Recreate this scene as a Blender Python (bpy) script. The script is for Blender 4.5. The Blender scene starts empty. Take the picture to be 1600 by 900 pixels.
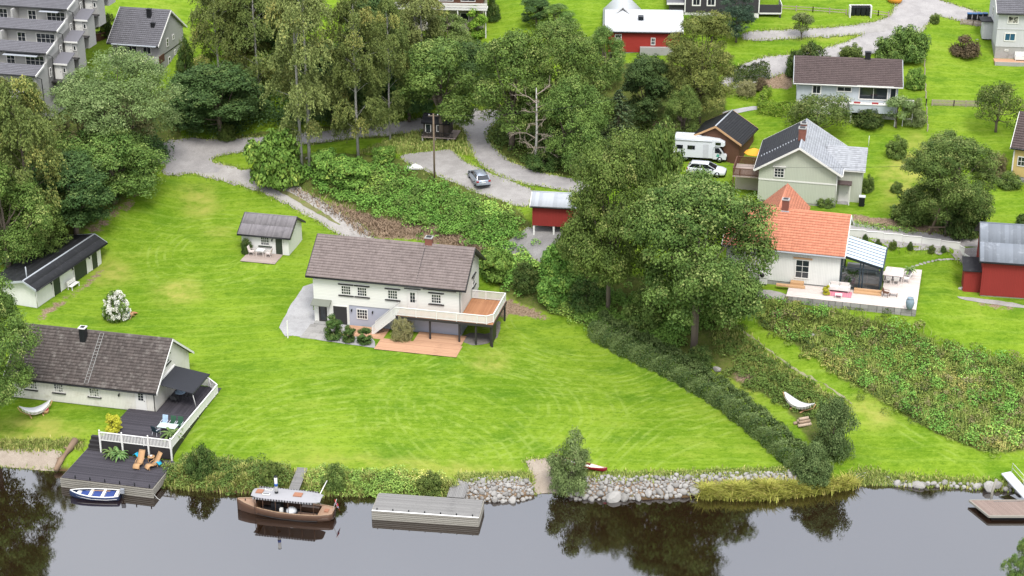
import bpy, bmesh, math, random
import numpy as np
from mathutils import Vector, Matrix
from mathutils.geometry import delaunay_2d_cdt

scene = bpy.context.scene
R = math.radians
# ------------------------------------------------------------------ camera
CAM_H, CAM_PITCH, FPX = 86.0, R(24), 2800.0        # metres above the river, tilt down, focal length in photo pixels
cam_data = bpy.data.cameras.new('camera')
cam = bpy.data.objects.new('camera', cam_data)
scene.collection.objects.link(cam)
cam.location = (0, 0, CAM_H)
cam.rotation_euler = (R(90) - CAM_PITCH, 0, 0)
cam_data.sensor_width = 36.0
cam_data.lens = 36.0 * FPX / 1600.0
cam_data.clip_start, cam_data.clip_end = 1.0, 6000.0
scene.camera = cam
# ------------------------------------------------------------------ sky, sun, exposure (bright overcast)
SUN_EL, SUN_AZ = 57.0, 168.0                        # azimuth in degrees clockwise from +Y (high behind the camera)
world = bpy.data.worlds.new('World'); scene.world = world
world.use_nodes = True
nt = world.node_tree; nt.nodes.clear()
sky = nt.nodes.new('ShaderNodeTexSky'); sky.sky_type = 'NISHITA'; sky.sun_disc = False
sky.sun_elevation = R(SUN_EL); sky.sun_rotation = R(SUN_AZ); sky.dust_density = 3.0; sky.air_density = 1.2
hs = nt.nodes.new('ShaderNodeHueSaturation'); hs.inputs['Saturation'].default_value = 0.35
tc = nt.nodes.new('ShaderNodeTexCoord')
ns = nt.nodes.new('ShaderNodeTexNoise'); ns.inputs['Scale'].default_value = 2.2; ns.inputs['Detail'].default_value = 6
cr = nt.nodes.new('ShaderNodeValToRGB')
cr.color_ramp.elements[0].position = .3; cr.color_ramp.elements[0].color = (6.6, 7.1, 8.2, 1)
cr.color_ramp.elements[1].position = .72; cr.color_ramp.elements[1].color = (9.0, 9.3, 10.0, 1)
mx = nt.nodes.new('ShaderNodeMix'); mx.data_type = 'RGBA'; mx.inputs[0].default_value = .8
bg = nt.nodes.new('ShaderNodeBackground'); bg.inputs['Strength'].default_value = 0.105
ow = nt.nodes.new('ShaderNodeOutputWorld')
nt.links.new(sky.outputs[0], hs.inputs['Color']); nt.links.new(tc.outputs['Generated'], ns.inputs['Vector'])
sz = nt.nodes.new('ShaderNodeSeparateXYZ'); nt.links.new(tc.outputs['Generated'], sz.inputs[0])
mr = nt.nodes.new('ShaderNodeMapRange'); mr.inputs[1].default_value = 0; mr.inputs[2].default_value = 1; mr.inputs[3].default_value = .62; mr.inputs[4].default_value = 1.5; nt.links.new(sz.outputs[2], mr.inputs[0])   # an overcast sky is brightest overhead
ml = nt.nodes.new('ShaderNodeVectorMath'); ml.operation = 'SCALE'; nt.links.new(cr.outputs[0], ml.inputs[0]); nt.links.new(mr.outputs[0], ml.inputs['Scale'])
nt.links.new(ns.outputs[0], cr.inputs[0]); nt.links.new(hs.outputs[0], mx.inputs[6]); nt.links.new(ml.outputs[0], mx.inputs[7])
nt.links.new(mx.outputs[2], bg.inputs[0]); nt.links.new(bg.outputs[0], ow.inputs[0])
sd = bpy.data.lights.new('sun', 'SUN'); sd.energy = 1.5; sd.angle = R(18); sd.color = (1, .97, .92)
sun = bpy.data.objects.new('sun', sd); scene.collection.objects.link(sun)
_d = Vector((math.sin(R(SUN_AZ)) * math.cos(R(SUN_EL)), math.cos(R(SUN_AZ)) * math.cos(R(SUN_EL)), math.sin(R(SUN_EL))))
sun.rotation_euler = _d.to_track_quat('Z', 'Y').to_euler(); sun.location = _d * 300
vs = scene.view_settings
scene.display_settings.display_device = 'sRGB'
vs.view_transform = 'Standard'; vs.look = 'None'; vs.gamma = 1.0; vs.use_curve_mapping = False; vs.exposure = 0.95
scene.cycles.max_bounces = 5; scene.cycles.diffuse_bounces = 1; scene.cycles.transmission_bounces = 4; scene.cycles.transparent_max_bounces = 6
scene.cycles.use_denoising = True

# ------------------------------------------------------------------ helpers
rng = np.random.default_rng(7); random.seed(7)
COL = scene.collection
CT, ST = math.cos(CAM_PITCH), math.sin(CAM_PITCH)
def ray(u, v):
    x = (u - 800) / FPX; y = -(v - 450) / FPX
    return np.array([x, CT + y * ST, -ST + y * CT])
def W(u, v, z=0.0):                                  # where the sight line of a photo pixel meets height z
    d = ray(u, v); t = (z - CAM_H) / d[2]
    return d * t + np.array([0, 0, CAM_H])
def PX(p):                                           # world -> photo pixel (arrays)
    p = np.asarray(p, float) - np.array([0, 0, CAM_H])
    dep = p[..., 1] * CT - p[..., 2] * ST; up = p[..., 1] * ST + p[..., 2] * CT
    return np.stack([800 + FPX * p[..., 0] / dep, 450 - FPX * up / dep, FPX / dep], -1)

def new_obj(name, mesh, parent=None):
    o = bpy.data.objects.new(name, mesh); COL.objects.link(o)
    if parent is not None: o.parent = parent
    return o
def tag(o, label=None, cat=None, group=None, kind=None):
    if label: o['label'] = label
    if cat: o['category'] = cat
    if group: o['group'] = group
    if kind: o['kind'] = kind
    return o
def thing(name, label, cat, loc=(0, 0, 0), rot=0.0, group=None):
    o = bpy.data.objects.new(name, None); COL.objects.link(o)
    o.empty_display_size = .3; o.location = [float(c) for c in loc]; o.rotation_euler = (0, 0, R(rot))
    return tag(o, label, cat, group)
def copy_tree(o, parent=None):
    c = o.copy(); COL.objects.link(c); c.parent = parent
    for ch in list(o.children): copy_tree(ch, c)
    return c

class MB:
    def __init__(s): s.v = []; s.f = []; s.sm = []
    def add(s, vs, fs, smooth=False):
        b = len(s.v); s.v += [tuple(map(float, p)) for p in vs]
        s.f += [tuple(i + b for i in f) for f in fs]; s.sm += [smooth] * len(fs); return s
    def hexa(s, p): return s.add(p, [(0, 3, 2, 1), (4, 5, 6, 7), (0, 1, 5, 4), (1, 2, 6, 5), (2, 3, 7, 6), (3, 0, 4, 7)])
    def box(s, x0, x1, y0, y1, z0, z1):
        return s.hexa([(x0, y0, z0), (x1, y0, z0), (x1, y1, z0), (x0, y1, z0), (x0, y0, z1), (x1, y0, z1), (x1, y1, z1), (x0, y1, z1)])
    def bar(s, p, q, w, h=None, up=(0, 0, 1)):       # beam from p to q, w across, h along 'up'
        h = h or w; p = Vector(p); q = Vector(q); d = (q - p).normalized(); up = Vector(up)
        if abs(d.dot(up)) > .98: up = Vector((0, 1, 0))
        a = d.cross(up).normalized() * (w / 2); b = a.cross(d).normalized() * (h / 2)
        return s.hexa([p - a - b, p + a - b, q + a - b, q - a - b, p - a + b, p + a + b, q + a + b, q - a + b])
    def tube(s, pts, rad, n=6, cap=True, smooth=True):
        pts = [Vector(p) for p in pts]; m = len(pts)
        if not hasattr(rad, '__len__'): rad = [rad] * m
        vs = []; ref = Vector((.31, .95, .05))
        for i, p in enumerate(pts):
            d = (pts[min(i + 1, m - 1)] - pts[max(i - 1, 0)]).normalized()
            a = d.cross(ref).normalized() if abs(d.dot(ref)) < .95 else d.cross(Vector((1, 0, 0))).normalized()
            b = d.cross(a)
            vs += [p + (a * math.cos(2 * math.pi * k / n) + b * math.sin(2 * math.pi * k / n)) * rad[i] for k in range(n)]
        fs = [(i * n + k, i * n + (k + 1) % n, (i + 1) * n + (k + 1) % n, (i + 1) * n + k) for i in range(m - 1) for k in range(n)]
        if cap: fs += [tuple(range(n))[::-1], tuple((m - 1) * n + k for k in range(n))]
        return s.add(vs, fs, smooth)
    def prism(s, poly, y0, y1):                      # polygon in x,z extruded along y
        n = len(poly)
        return s.add([(x, y0, z) for x, z in poly] + [(x, y1, z) for x, z in poly],
                     [tuple(range(n)), tuple(range(2 * n - 1, n - 1, -1))] + [(k, k + n, (k + 1) % n + n, (k + 1) % n) for k in range(n)])
    def prismx(s, poly, x0, x1):                     # polygon in y,z extruded along x
        n = len(poly)
        return s.add([(x0, y, z) for y, z in poly] + [(x1, y, z) for y, z in poly],
                     [tuple(range(n - 1, -1, -1)), tuple(range(n, 2 * n))] + [(k, (k + 1) % n, (k + 1) % n + n, k + n) for k in range(n)])
    def ext(s, poly, z0, z1):                        # polygon in x,y extruded up
        n = len(poly)
        return s.add([(x, y, z0) for x, y in poly] + [(x, y, z1) for x, y in poly],
                     [tuple(range(n - 1, -1, -1)), tuple(range(n, 2 * n))] + [(k, (k + 1) % n, (k + 1) % n + n, k + n) for k in range(n)])
    def lathe(s, prof, n=12, c=(0, 0, 0)):
        m = len(prof); vs = []
        for r, z in prof: vs += [(c[0] + r * math.cos(2 * math.pi * k / n), c[1] + r * math.sin(2 * math.pi * k / n), c[2] + z) for k in range(n)]
        fs = [(i * n + k, i * n + (k + 1) % n, (i + 1) * n + (k + 1) % n, (i + 1) * n + k) for i in range(m - 1) for k in range(n)]
        return s.add(vs, fs + [tuple(range(n))[::-1], tuple((m - 1) * n + k for k in range(n))], True)
    def mesh(s, name, mat):
        me = bpy.data.meshes.new(name); me.from_pydata(s.v, [], s.f)
        bm = bmesh.new(); bm.from_mesh(me); bmesh.ops.recalc_face_normals(bm, faces=bm.faces); bm.to_mesh(me); bm.free()
        me.polygons.foreach_set('use_smooth', s.sm)
        me.materials.append(mat); return me
    def build(s, name, mat, parent=None, kind=None, label=None, cat=None, group=None):
        return tag(new_obj(name, s.mesh(name, mat), parent), label, cat, group, kind)
def BX(name, mat, parent, *b):                       # one box part
    return MB().box(*b).build(name, mat, parent)

# ------------------------------------------------------------------ materials
def _nodes(name):
    m = bpy.data.materials.new(name); m.use_nodes = True; n = m.node_tree; n.nodes.clear()
    o = n.nodes.new('ShaderNodeOutputMaterial'); b = n.nodes.new('ShaderNodeBsdfPrincipled'); n.links.new(b.outputs[0], o.inputs[0])
    return m, n, b, o
def mth(n, op, a, b=None, c=None):
    x = n.nodes.new('ShaderNodeMath'); x.operation = op
    for i, q in enumerate((a, b, c)):
        if q is None: continue
        if isinstance(q, (int, float)): x.inputs[i].default_value = q
        else: n.links.new(q, x.inputs[i])
    return x.outputs[0]
def mixc(n, f, a, b, mode='MIX'):
    x = n.nodes.new('ShaderNodeMix'); x.data_type = 'RGBA'; x.blend_type = mode
    for i, q in ((0, f), (6, a), (7, b)):
        if isinstance(q, (int, float)): x.inputs[i].default_value = q
        elif isinstance(q, (tuple, list)): x.inputs[i].default_value = (*q[:3], 1)
        else: n.links.new(q, x.inputs[i])
    return x.outputs[2]
def noise(n, scale, vec=None, detail=4, rough=.6):
    t = n.nodes.new('ShaderNodeTexNoise'); t.inputs['Scale'].default_value = scale; t.inputs['Detail'].default_value = detail; t.inputs['Roughness'].default_value = rough
    if vec is not None: n.links.new(vec, t.inputs['Vector'])
    return t.outputs[0]
def ramp(n, f, a, b):                                # smooth 0..1 between a and b
    x = n.nodes.new('ShaderNodeMapRange'); x.interpolation_type = 'SMOOTHSTEP'
    x.inputs[1].default_value = a; x.inputs[2].default_value = b; n.links.new(f, x.inputs[0]); return x.outputs[0]
def attr(n, name):
    a = n.nodes.new('ShaderNodeAttribute'); a.attribute_name = name; return a.outputs['Fac']
def bump(n, b, h, strength, dist=.02):
    x = n.nodes.new('ShaderNodeBump'); x.inputs['Strength'].default_value = strength; x.inputs['Distance'].default_value = dist
    n.links.new(h, x.inputs['Height']); n.links.new(x.outputs[0], b.inputs['Normal'])
def mat(name, col, rough=.75, var=.2, scale=1.6, dirt=None, stripe=None, tint=0.0, bmp=.15, metallic=0, spec=.35):
    """stripe=(axis, period, depth): 'v' upright boards, 'h' lying boards, 'x'/'y' along one axis."""
    m, n, b, o = _nodes(name)
    tcn = n.nodes.new('ShaderNodeTexCoord'); ov = tcn.outputs['Object']
    big = noise(n, scale * .25, ov, 5); fine = noise(n, scale * 12, ov, 3)
    c = mixc(n, big, tuple(x * (1 - var) for x in col), tuple(min(.95, x * (1 + var)) for x in col))
    c = mixc(n, mth(n, 'MULTIPLY', fine, .35), c, tuple(x * .55 for x in col))
    if dirt: c = mixc(n, ramp(n, noise(n, scale * .6, ov, 8, .7), .5, .72), c, dirt)
    h = fine
    if tint: c = mixc(n, mth(n, 'MULTIPLY', attr(n, 'tint'), tint), c, tuple(x * .35 for x in col))
    if stripe:
        sp = n.nodes.new('ShaderNodeSeparateXYZ'); n.links.new(ov, sp.inputs[0])
        q = {'v': mth(n, 'ADD', sp.outputs[0], sp.outputs[1]), 'h': sp.outputs[2], 'x': sp.outputs[0], 'y': sp.outputs[1]}[stripe[0]]
        fr = mth(n, 'FRACT', mth(n, 'DIVIDE', q, stripe[1]))
        gap = mth(n, 'LESS_THAN', fr, .14)
        idv = n.nodes.new('ShaderNodeTexWhiteNoise'); idv.noise_dimensions = '1D'
        n.links.new(mth(n, 'FLOOR', mth(n, 'DIVIDE', q, stripe[1])), idv.inputs['W'])
        c = mixc(n, mth(n, 'MULTIPLY', idv.outputs[0], .12), c, tuple(x * .6 for x in col))
        c = mixc(n, mth(n, 'MULTIPLY', gap, stripe[2]), c, tuple(x * .3 for x in col))
        h = mth(n, 'SUBTRACT', mth(n, 'MULTIPLY', fine, .25), gap)
    n.links.new(c, b.inputs['Base Color'])
    b.inputs['Roughness'].default_value = rough; b.inputs['Metallic'].default_value = metallic; b.inputs['Specular IOR Level'].default_value = spec
    if bmp: bump(n, b, h, bmp)
    return m
def leafmat(name, c1, c2, c3=None, rough=.55, trans=.15, gain=1.6):
    c1 = tuple(x * (1 + (gain - 1) * .45) for x in c1); c2 = tuple(x * gain for x in c2); c3 = c3 and tuple(x * gain for x in c3)
    m, n, b, o = _nodes(name)
    t = attr(n, 'tint'); oi = n.nodes.new('ShaderNodeObjectInfo')
    c = mixc(n, t, c1, c2)
    if c3: c = mixc(n, ramp(n, attr(n, 'tint2'), .72, 1.0), c, c3)
    hsv = n.nodes.new('ShaderNodeHueSaturation'); n.links.new(c, hsv.inputs['Color'])
    n.links.new(mth(n, 'ADD', .487, mth(n, 'MULTIPLY', oi.outputs['Random'], .026)), hsv.inputs['Hue'])
    n.links.new(mth(n, 'ADD', .82, mth(n, 'MULTIPLY', oi.outputs['Random'], .36)), hsv.inputs['Value'])
    c = hsv.outputs[0]
    n.links.new(c, b.inputs['Base Color']); b.inputs['Roughness'].default_value = rough; b.inputs['Specular IOR Level'].default_value = .1
    tr = n.nodes.new('ShaderNodeBsdfTranslucent'); n.links.new(c, tr.inputs[0])
    ms = n.nodes.new('ShaderNodeMixShader'); ms.inputs[0].default_value = trans
    n.links.new(b.outputs[0], ms.inputs[1]); n.links.new(tr.outputs[0], ms.inputs[2]); n.links.new(ms.outputs[0], o.inputs[0])
    return m
def glassmat(name, col=(.02, .025, .03), curtain=None):
    m, n, b, o = _nodes(name)
    b.inputs['Base Color'].default_value = (*col, 1); b.inputs['Roughness'].default_value = .06; b.inputs['Specular IOR Level'].default_value = .8
    if curtain:
        tcn = n.nodes.new('ShaderNodeTexCoord'); x = noise(n, 2.3, tcn.outputs['Object'], 2)
        n.links.new(mixc(n, ramp(n, x, .45, .6), col, curtain), b.inputs['Base Color'])
    return m

# ------------------------------------------------------------------ terrain: heights known at photo pixels
CTRL = [(0,705,.9),(60,665,1.5),(130,675,1.5),(27,622,1.9),(243,645,1.9),(293,565,2.3),(350,700,1.4),(350,600,2.4),(480,715,1.3),(600,725,1.3),(600,630,2.3),
 (900,728,1.3),(900,620,2.3),(1150,715,1.4),(1050,660,1.9),(500,510,3.7),(600,535,3.6),(720,545,3.5),(780,535,3.7),(400,480,3.9),(300,450,4.2),(300,370,5.6),(285,300,7.4),
 (58,482,3.9),(157,413,4.2),(200,470,3.6),(230,400,4.8),(380,397,5.3),(470,392,5.3),(290,240,9.2),(350,262,8.8),(420,290,8.0),(480,320,7.0),(530,350,6.2),(570,372,5.6),(560,420,5.0),
 (650,365,6.4),(600,320,7.6),(700,350,8.2),(650,275,10.4),(700,300,10.2),(745,285,10.6),(800,340,10.0),(760,395,7.0),(835,395,8.2),(800,445,5.4),(800,490,4.2),(860,360,9.4),
 (400,222,10.2),(500,212,10.7),(600,205,11.2),(740,185,12.2),(760,230,11.8),(800,265,11.4),(880,285,11.0),(930,300,10.8),(700,225,11.4),(560,250,10.6),(440,275,9.0),
 (850,478,4.6),(950,525,3.6),(1100,605,2.5),(1250,715,1.4),(1092,545,4.4),(950,475,6.0),(900,420,7.4),(1120,495,6.8),(1250,585,4.0),(1400,690,2.0),(1500,735,1.2),
 (1190,455,9.0),(1230,470,8.4),(1430,497,8.45),(1300,520,6.6),(1450,570,4.8),(1560,660,2.6),(1400,610,4.0),(1560,485,8.1),(1500,500,7.8),(1531,465,8.3),(1600,475,8.3),(1400,748,.9),(1590,750,.9),(1480,420,8.9),
 (1080,460,8.0),(1360,350,10.6),(1500,383,10.2),(1187,310,11.3),(1330,325,11.2),(1400,260,12.2),(1450,335,10.9),(1590,275,12.2),(1500,200,13.8),(1560,120,16.0),(1553,92,17.0),(1243,176,14.5),(1400,190,14.0),
 (1240,95,17.4),(1400,55,19.2),(1460,12,20.5),(1560,30,20),(1250,45,19.5),(900,35,20),(1150,92,17.6),(1180,160,14.6),(1100,250,11.9),(1130,238,12.2),(1000,150,15.2),(1050,210,12.8),(980,245,11.6),(870,180,13),(780,120,15),
 (0,145,15),(100,390,6.0),(40,440,4.6),(150,320,8.4),(200,265,10),(60,300,10.5),(60,220,13),(280,200,11.4),(250,118,15),(340,140,13),(400,60,17),(500,120,14.5),(600,60,18),(640,20,19.5),(0,60,19),(180,40,19),(100,30,19.5),(1000,60,19)]
cp = np.array([W(*c) for c in CTRL])
far = [(-75,262,25),(-30,268,24),(20,268,23.5),(75,262,23),(-110,230,27),(-100,190,16),(-95,165,8),(-85,150,2.2),(85,150,2.2),(95,165,6),(105,190,12),(115,225,19),(0,330,30),(-110,330,36),(110,330,30),(0,420,38),(-140,420,42),(140,420,38)]
cp = np.vstack([cp, np.array(far, float)])
def _tps(r2): return np.where(r2 > 1e-9, .5 * r2 * np.log(np.maximum(r2, 1e-9)), 0)
_n = len(cp); _c0 = np.array([0, 190.]); _q = (cp[:, :2] - _c0) / 50
_A = np.zeros((_n + 3, _n + 3)); _A[:_n, :_n] = _tps(((_q[:, None] - _q[None]) ** 2).sum(-1)) + np.eye(_n) * .004
_A[:_n, _n] = 1; _A[:_n, _n + 1:] = _q; _A[_n:, :_n] = _A[:_n, _n:].T
_w = np.linalg.solve(_A, np.r_[cp[:, 2], 0, 0, 0])
SHORE_PX = [(-60,722),(0,727),(60,733),(100,735),(180,742),(250,752),(300,765),(400,770),(440,772),(480,775),(590,772),(690,781),(780,783),(828,778),(840,769),(872,768),(890,776),(1000,780),(1090,775),(1200,776),(1285,767),(1330,757),(1345,754),(1420,758),(1500,761),(1560,765),(1600,768),(1660,772)]
shore = np.array([W(u, v, 0)[:2] for u, v in SHORE_PX])
shore = np.vstack([[-3000, 145], [-200, 146], [-90, 149], shore, [90, 145], [200, 143], [3000, 140]])
def shore_d(x, y):                                   # signed metres inland of the waterline
    best = np.full(x.shape, 1e9); sy = np.interp(x, shore[:, 0], shore[:, 1])
    for a, b in zip(shore[:-1], shore[1:]):
        d = b - a; t = np.clip(((x - a[0]) * d[0] + (y - a[1]) * d[1]) / (d @ d), 0, 1)
        best = np.minimum(best, np.hypot(x - a[0] - t * d[0], y - a[1] - t * d[1]))
    return np.where(y > sy, best, -best)
def land(x, y):
    qx = (np.clip(x, -160, 160) - _c0[0]) / 50; qy = (np.clip(y, 140, 440) - _c0[1]) / 50
    z = _w[_n] + _w[_n + 1] * qx + _w[_n + 2] * qy
    for i in range(_n): z = z + _w[i] * _tps((qx - _q[i, 0]) ** 2 + (qy - _q[i, 1]) ** 2)
    z = np.maximum(z, .9) + np.maximum(y - 440, 0) * .03 + np.maximum(abs(x) - 160, 0) * .04
    d = shore_d(x, y)
    bw = 2.6
    t = np.clip((d + .3) / bw, 0, 1); s = 1 - (1 - t) ** 2
    zl = -.12 + (z + .12) * s
    zw = np.maximum(-.12 + (d + .3) * .35, -3.0)
    zz = np.where(d > -.3, zl, zw)
    ns_ = (108 - y)                                  # the near bank, below the frame
    return np.where(ns_ > 0, np.maximum(zz, np.minimum(-1.5 + ns_ * .5, 3 + ns_ * .01)), zz)
def _axis(a, b, step, far):
    c = list(np.arange(a, b + 1e-6, step)); d = step; lo = [a]; hi = [b]
    while hi[-1] < far: d *= 1.35; hi.append(hi[-1] + d)
    d = step
    while lo[-1] > -far: d *= 1.35; lo.append(lo[-1] - d)
    return np.array(lo[::-1][:-1] + c + hi[1:])
GX = _axis(-84, 84, .6, 3000); GY = _axis(139, 266, .6, 3000)
gx, gy = np.meshgrid(GX, GY); GZ = land(gx, gy)
GZ = GZ + .03 * np.sin(gx * 1.7 + gy * .6) * np.sin(gy * 1.3)
LEVEL = [  # (frame pixel, frame z, turn, x0, x1, y0, y1, height, fade): cut or fill under docks, decks and patios
 (27,622,1.9,-13, 10.4,20.2,-13.5,-6.9, .55,.8,'cut'), (27,622,1.9,-13, 12.2,19.4,-6.6,6.0, 2.05,.8,'cut'), (492,502,3.7,-13, 7.8,17.4,-5.1,0, 3.74,1.2,'set'), (492,502,3.7,-13, -1,9,-5,0, 3.70,1.2,'set'), (492,502,3.7,-13, 0,16.4,0,8, 3.6,1.0,'cut'),
 (379,393,5.3,-13, .6,5.2,-2.9,4.6, 5.34,1.0,'set'), (1310,450,9.3,-15, -9,9.2,-2.4,11, 8.9,1.2,'cut'), (1310,450,9.3,-15, -8.5,9,-4.2,-2.6, 8.5,1.2,'set'), (1531,463,8.4,-10, -1.5,12,-1,8, 8.42,1.5,'set'), (58,482,3.9,70, 0,13,-.6,5.2, 3.92,1.0,'set'), (27,622,1.9,-13, -1,15,-.6,8.8, 1.95,1.0,'set'), (1305,325,11.0,77, -1,9,-3,12, 11.05,1.5,'set'), (582,797.5,.9,-7.5, 0,9.8,-.5,2.9, -.4,.4,'cut')]
for (u_, v_, z_, a_, x0_, x1_, y0_, y1_, h_, f_, md_) in LEVEL:
    o_ = W(u_, v_, z_); c_, s_ = math.cos(R(a_)), math.sin(R(a_)); dx_, dy_ = gx - o_[0], gy - o_[1]; lx_, ly_ = dx_ * c_ + dy_ * s_, -dx_ * s_ + dy_ * c_
    d_ = np.maximum(np.maximum(x0_ - lx_, lx_ - x1_), np.maximum(y0_ - ly_, ly_ - y1_)); k_ = np.clip(1 - d_ / f_, 0, 1); k_ = k_ * k_ * (3 - 2 * k_)
    GZ = GZ * (1 - k_) + (np.minimum(GZ, h_) if md_ == 'cut' else h_) * k_
def ground(x, y):
    x = np.asarray(x, float); y = np.asarray(y, float)
    i = np.clip(np.searchsorted(GX, x) - 1, 0, len(GX) - 2); j = np.clip(np.searchsorted(GY, y) - 1, 0, len(GY) - 2)
    a = (x - GX[i]) / (GX[i + 1] - GX[i]); b = (y - GY[j]) / (GY[j + 1] - GY[j])
    return GZ[j, i] * (1 - a) * (1 - b) + GZ[j, i + 1] * a * (1 - b) + GZ[j + 1, i] * (1 - a) * b + GZ[j + 1, i + 1] * a * b
def G(u, v):                                         # where the sight line of a photo pixel meets the ground
    d = ray(u, v); lo = 60.0
    ts = np.arange(100, 420, .5); p = d[None] * ts[:, None] + np.array([0, 0, CAM_H])
    below = np.nonzero(p[:, 2] < ground(p[:, 0], p[:, 1]))[0]
    t1 = ts[below[0]] if len(below) else 400; t0 = t1 - .5
    for _ in range(12):
        tm = (t0 + t1) / 2; q = d * tm + np.array([0, 0, CAM_H])
        if q[2] < ground(q[0], q[1]): t1 = tm
        else: t0 = tm
    q = d * t1 + np.array([0, 0, CAM_H]); q[2] = max(float(ground(q[0], q[1])), -.1)
    return q
def inpoly(px, py, poly):
    r = np.zeros(px.shape, bool); n = len(poly)
    for k in range(n):
        x0, y0 = poly[k]; x1, y1 = poly[k - 1]
        if y0 == y1: continue
        r ^= ((y0 > py) != (y1 > py)) & (px < (x1 - x0) * (py - y0) / (y1 - y0) + x0)
    return r
def pix_to_world(poly): return [tuple(G(u, v)[:2]) for u, v in poly]
def smooth_poly(P, it=2):
    P = [np.array(p, float) for p in P]
    for _ in range(it):
        Q = []
        for a, b in zip(P, P[1:] + P[:1]): Q += [a * .75 + b * .25, a * .25 + b * .75]
        P = Q
    return P
def mask(polys, soft=2):
    pts = np.stack([gx, gy], -1); m = np.zeros(gx.shape)
    for poly in polys: m = np.maximum(m, inpoly(gx, gy, poly))
    for _ in range(soft):
        k = np.pad(m, 1, mode='edge'); m = (k[:-2, 1:-1] + k[2:, 1:-1] + k[1:-1, :-2] + k[1:-1, 2:] + k[1:-1, 1:-1] * 2) / 6
    return m
def drape(name, mt, poly, dz=.03, res=.8, rag=.0, kind='structure', smooth=1):
    P = smooth_poly(poly, smooth) if smooth else [np.array(p) for p in poly]
    B = []
    for a, b in zip(P, P[1:] + P[:1]):
        n = max(1, int(np.hypot(*(b - a)) / res)); B += [a + (b - a) * k / n for k in range(n)]
    B = np.array(B)
    if rag: B = B + rng.normal(0, rag, B.shape)
    lo, hi = B.min(0), B.max(0)
    X, Y = np.meshgrid(np.arange(lo[0], hi[0], res), np.arange(lo[1], hi[1], res)); X = X.ravel(); Y = Y.ravel()
    ok = inpoly(X, Y, [tuple(b) for b in B]); X = X[ok]; Y = Y[ok]
    vs_ = [Vector(b) for b in B] + [Vector((x, y)) for x, y in zip(X, Y)]
    nb = len(B)
    v, e, f, *_r = delaunay_2d_cdt(vs_, [(i, (i + 1) % nb) for i in range(nb)], [], 1, 1e-4)
    v = np.array([(p.x, p.y) for p in v]); z = ground(v[:, 0], v[:, 1]) + dz
    me = bpy.data.meshes.new(name); me.from_pydata(np.c_[v, z].tolist(), [], [tuple(q) for q in f])
    bm = bmesh.new(); bm.from_mesh(me); bmesh.ops.recalc_face_normals(bm, faces=bm.faces)
    if sum(q.normal.z for q in bm.faces) < 0: bmesh.ops.reverse_faces(bm, faces=bm.faces)
    for q in bm.faces: q.smooth = True
    bm.to_mesh(me); bm.free(); me.materials.append(mt)
    return tag(new_obj(name, me), kind=kind)
def ribbon(pts_px, widths):                          # px centre line -> world polygon with widths in metres
    c = np.array([G(u, v)[:2] for u, v in pts_px]); w = np.broadcast_to(widths, len(c)) / 2
    t = np.gradient(c, axis=0); t /= np.linalg.norm(t, axis=1)[:, None]; nrm = np.stack([-t[:, 1], t[:, 0]], 1)
    return [tuple(p) for p in c + nrm * w[:, None]] + [tuple(p) for p in (c - nrm * w[:, None])[::-1]]
# ------------------------------------------------------------------ the ground
def px(*p): return pix_to_world(p)
wild_polys = [
 px((0,430),(20,420),(130,365),(190,320),(240,270),(270,235),(300,215),(420,205),(620,190),(720,175),(780,165),(880,120),(960,100),(1040,95),(1130,130),(1140,190),(1060,215),(1060,270),(930,300),(900,275),(830,270),(770,240),(720,215),(600,215),(420,232),(280,228),(300,120),(240,150),(150,130),(0,140)),
 px((470,240),(560,240),(650,250),(760,290),(830,350),(870,390),(850,420),(800,390),(740,385),(680,365),(600,345),(540,325),(480,300),(400,270),(400,235)),
 px((745,400),(800,385),(850,420),(900,380),(960,420),(1080,450),(1180,465),(1240,475),(1130,505),(1240,590),(1330,650),(1290,720),(1230,640),(1110,570),(960,530),(860,488),(800,470)),
 px((1180,468),(1230,478),(1330,492),(1430,525),(1500,545),(1600,565),(1640,690),(1550,712),(1450,672),(1350,612),(1250,545),(1170,490)),
 px((250,735),(300,715),(480,738),(715,752),(720,782),(590,772),(480,775),(260,765)),
 px((1395,330),(1430,300),(1520,310),(1540,370),(1460,362)),
]
dirt_polys = [
 px((410,283),(470,298),(520,318),(600,340),(680,354),(745,378),(800,405),(780,425),(745,405),(640,372),(575,372),(532,345),(485,316)),
 px((120,375),(200,312),(250,268),(262,260),(255,272),(210,318),(150,368)), px((55,492),(105,462),(160,418),(166,422),(110,470),(62,505)),
 px((745,460),(800,470),(850,490),(880,505),(800,490),(780,500)), px((1200,110),(1240,115),(1240,140),(1150,130)),
 px((1330,335),(1410,340),(1500,365),(1490,375),(1330,352)), px((1010,190),(1060,185),(1060,215),(1005,225)),
 px((1130,575),(1180,580),(1200,600),(1150,598)), px((1500,460),(1540,470),(1600,480),(1600,490),(1530,478)), px((714,747),(770,744),(828,746),(836,765),(830,785),(716,785)), px((884,746),(1000,744),(1092,740),(1250,737),(1285,742),(1280,756),(1095,760),(1090,778),(900,786)), px((1395,754),(1500,758),(1600,762),(1600,772),(1400,762)),
]
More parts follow.
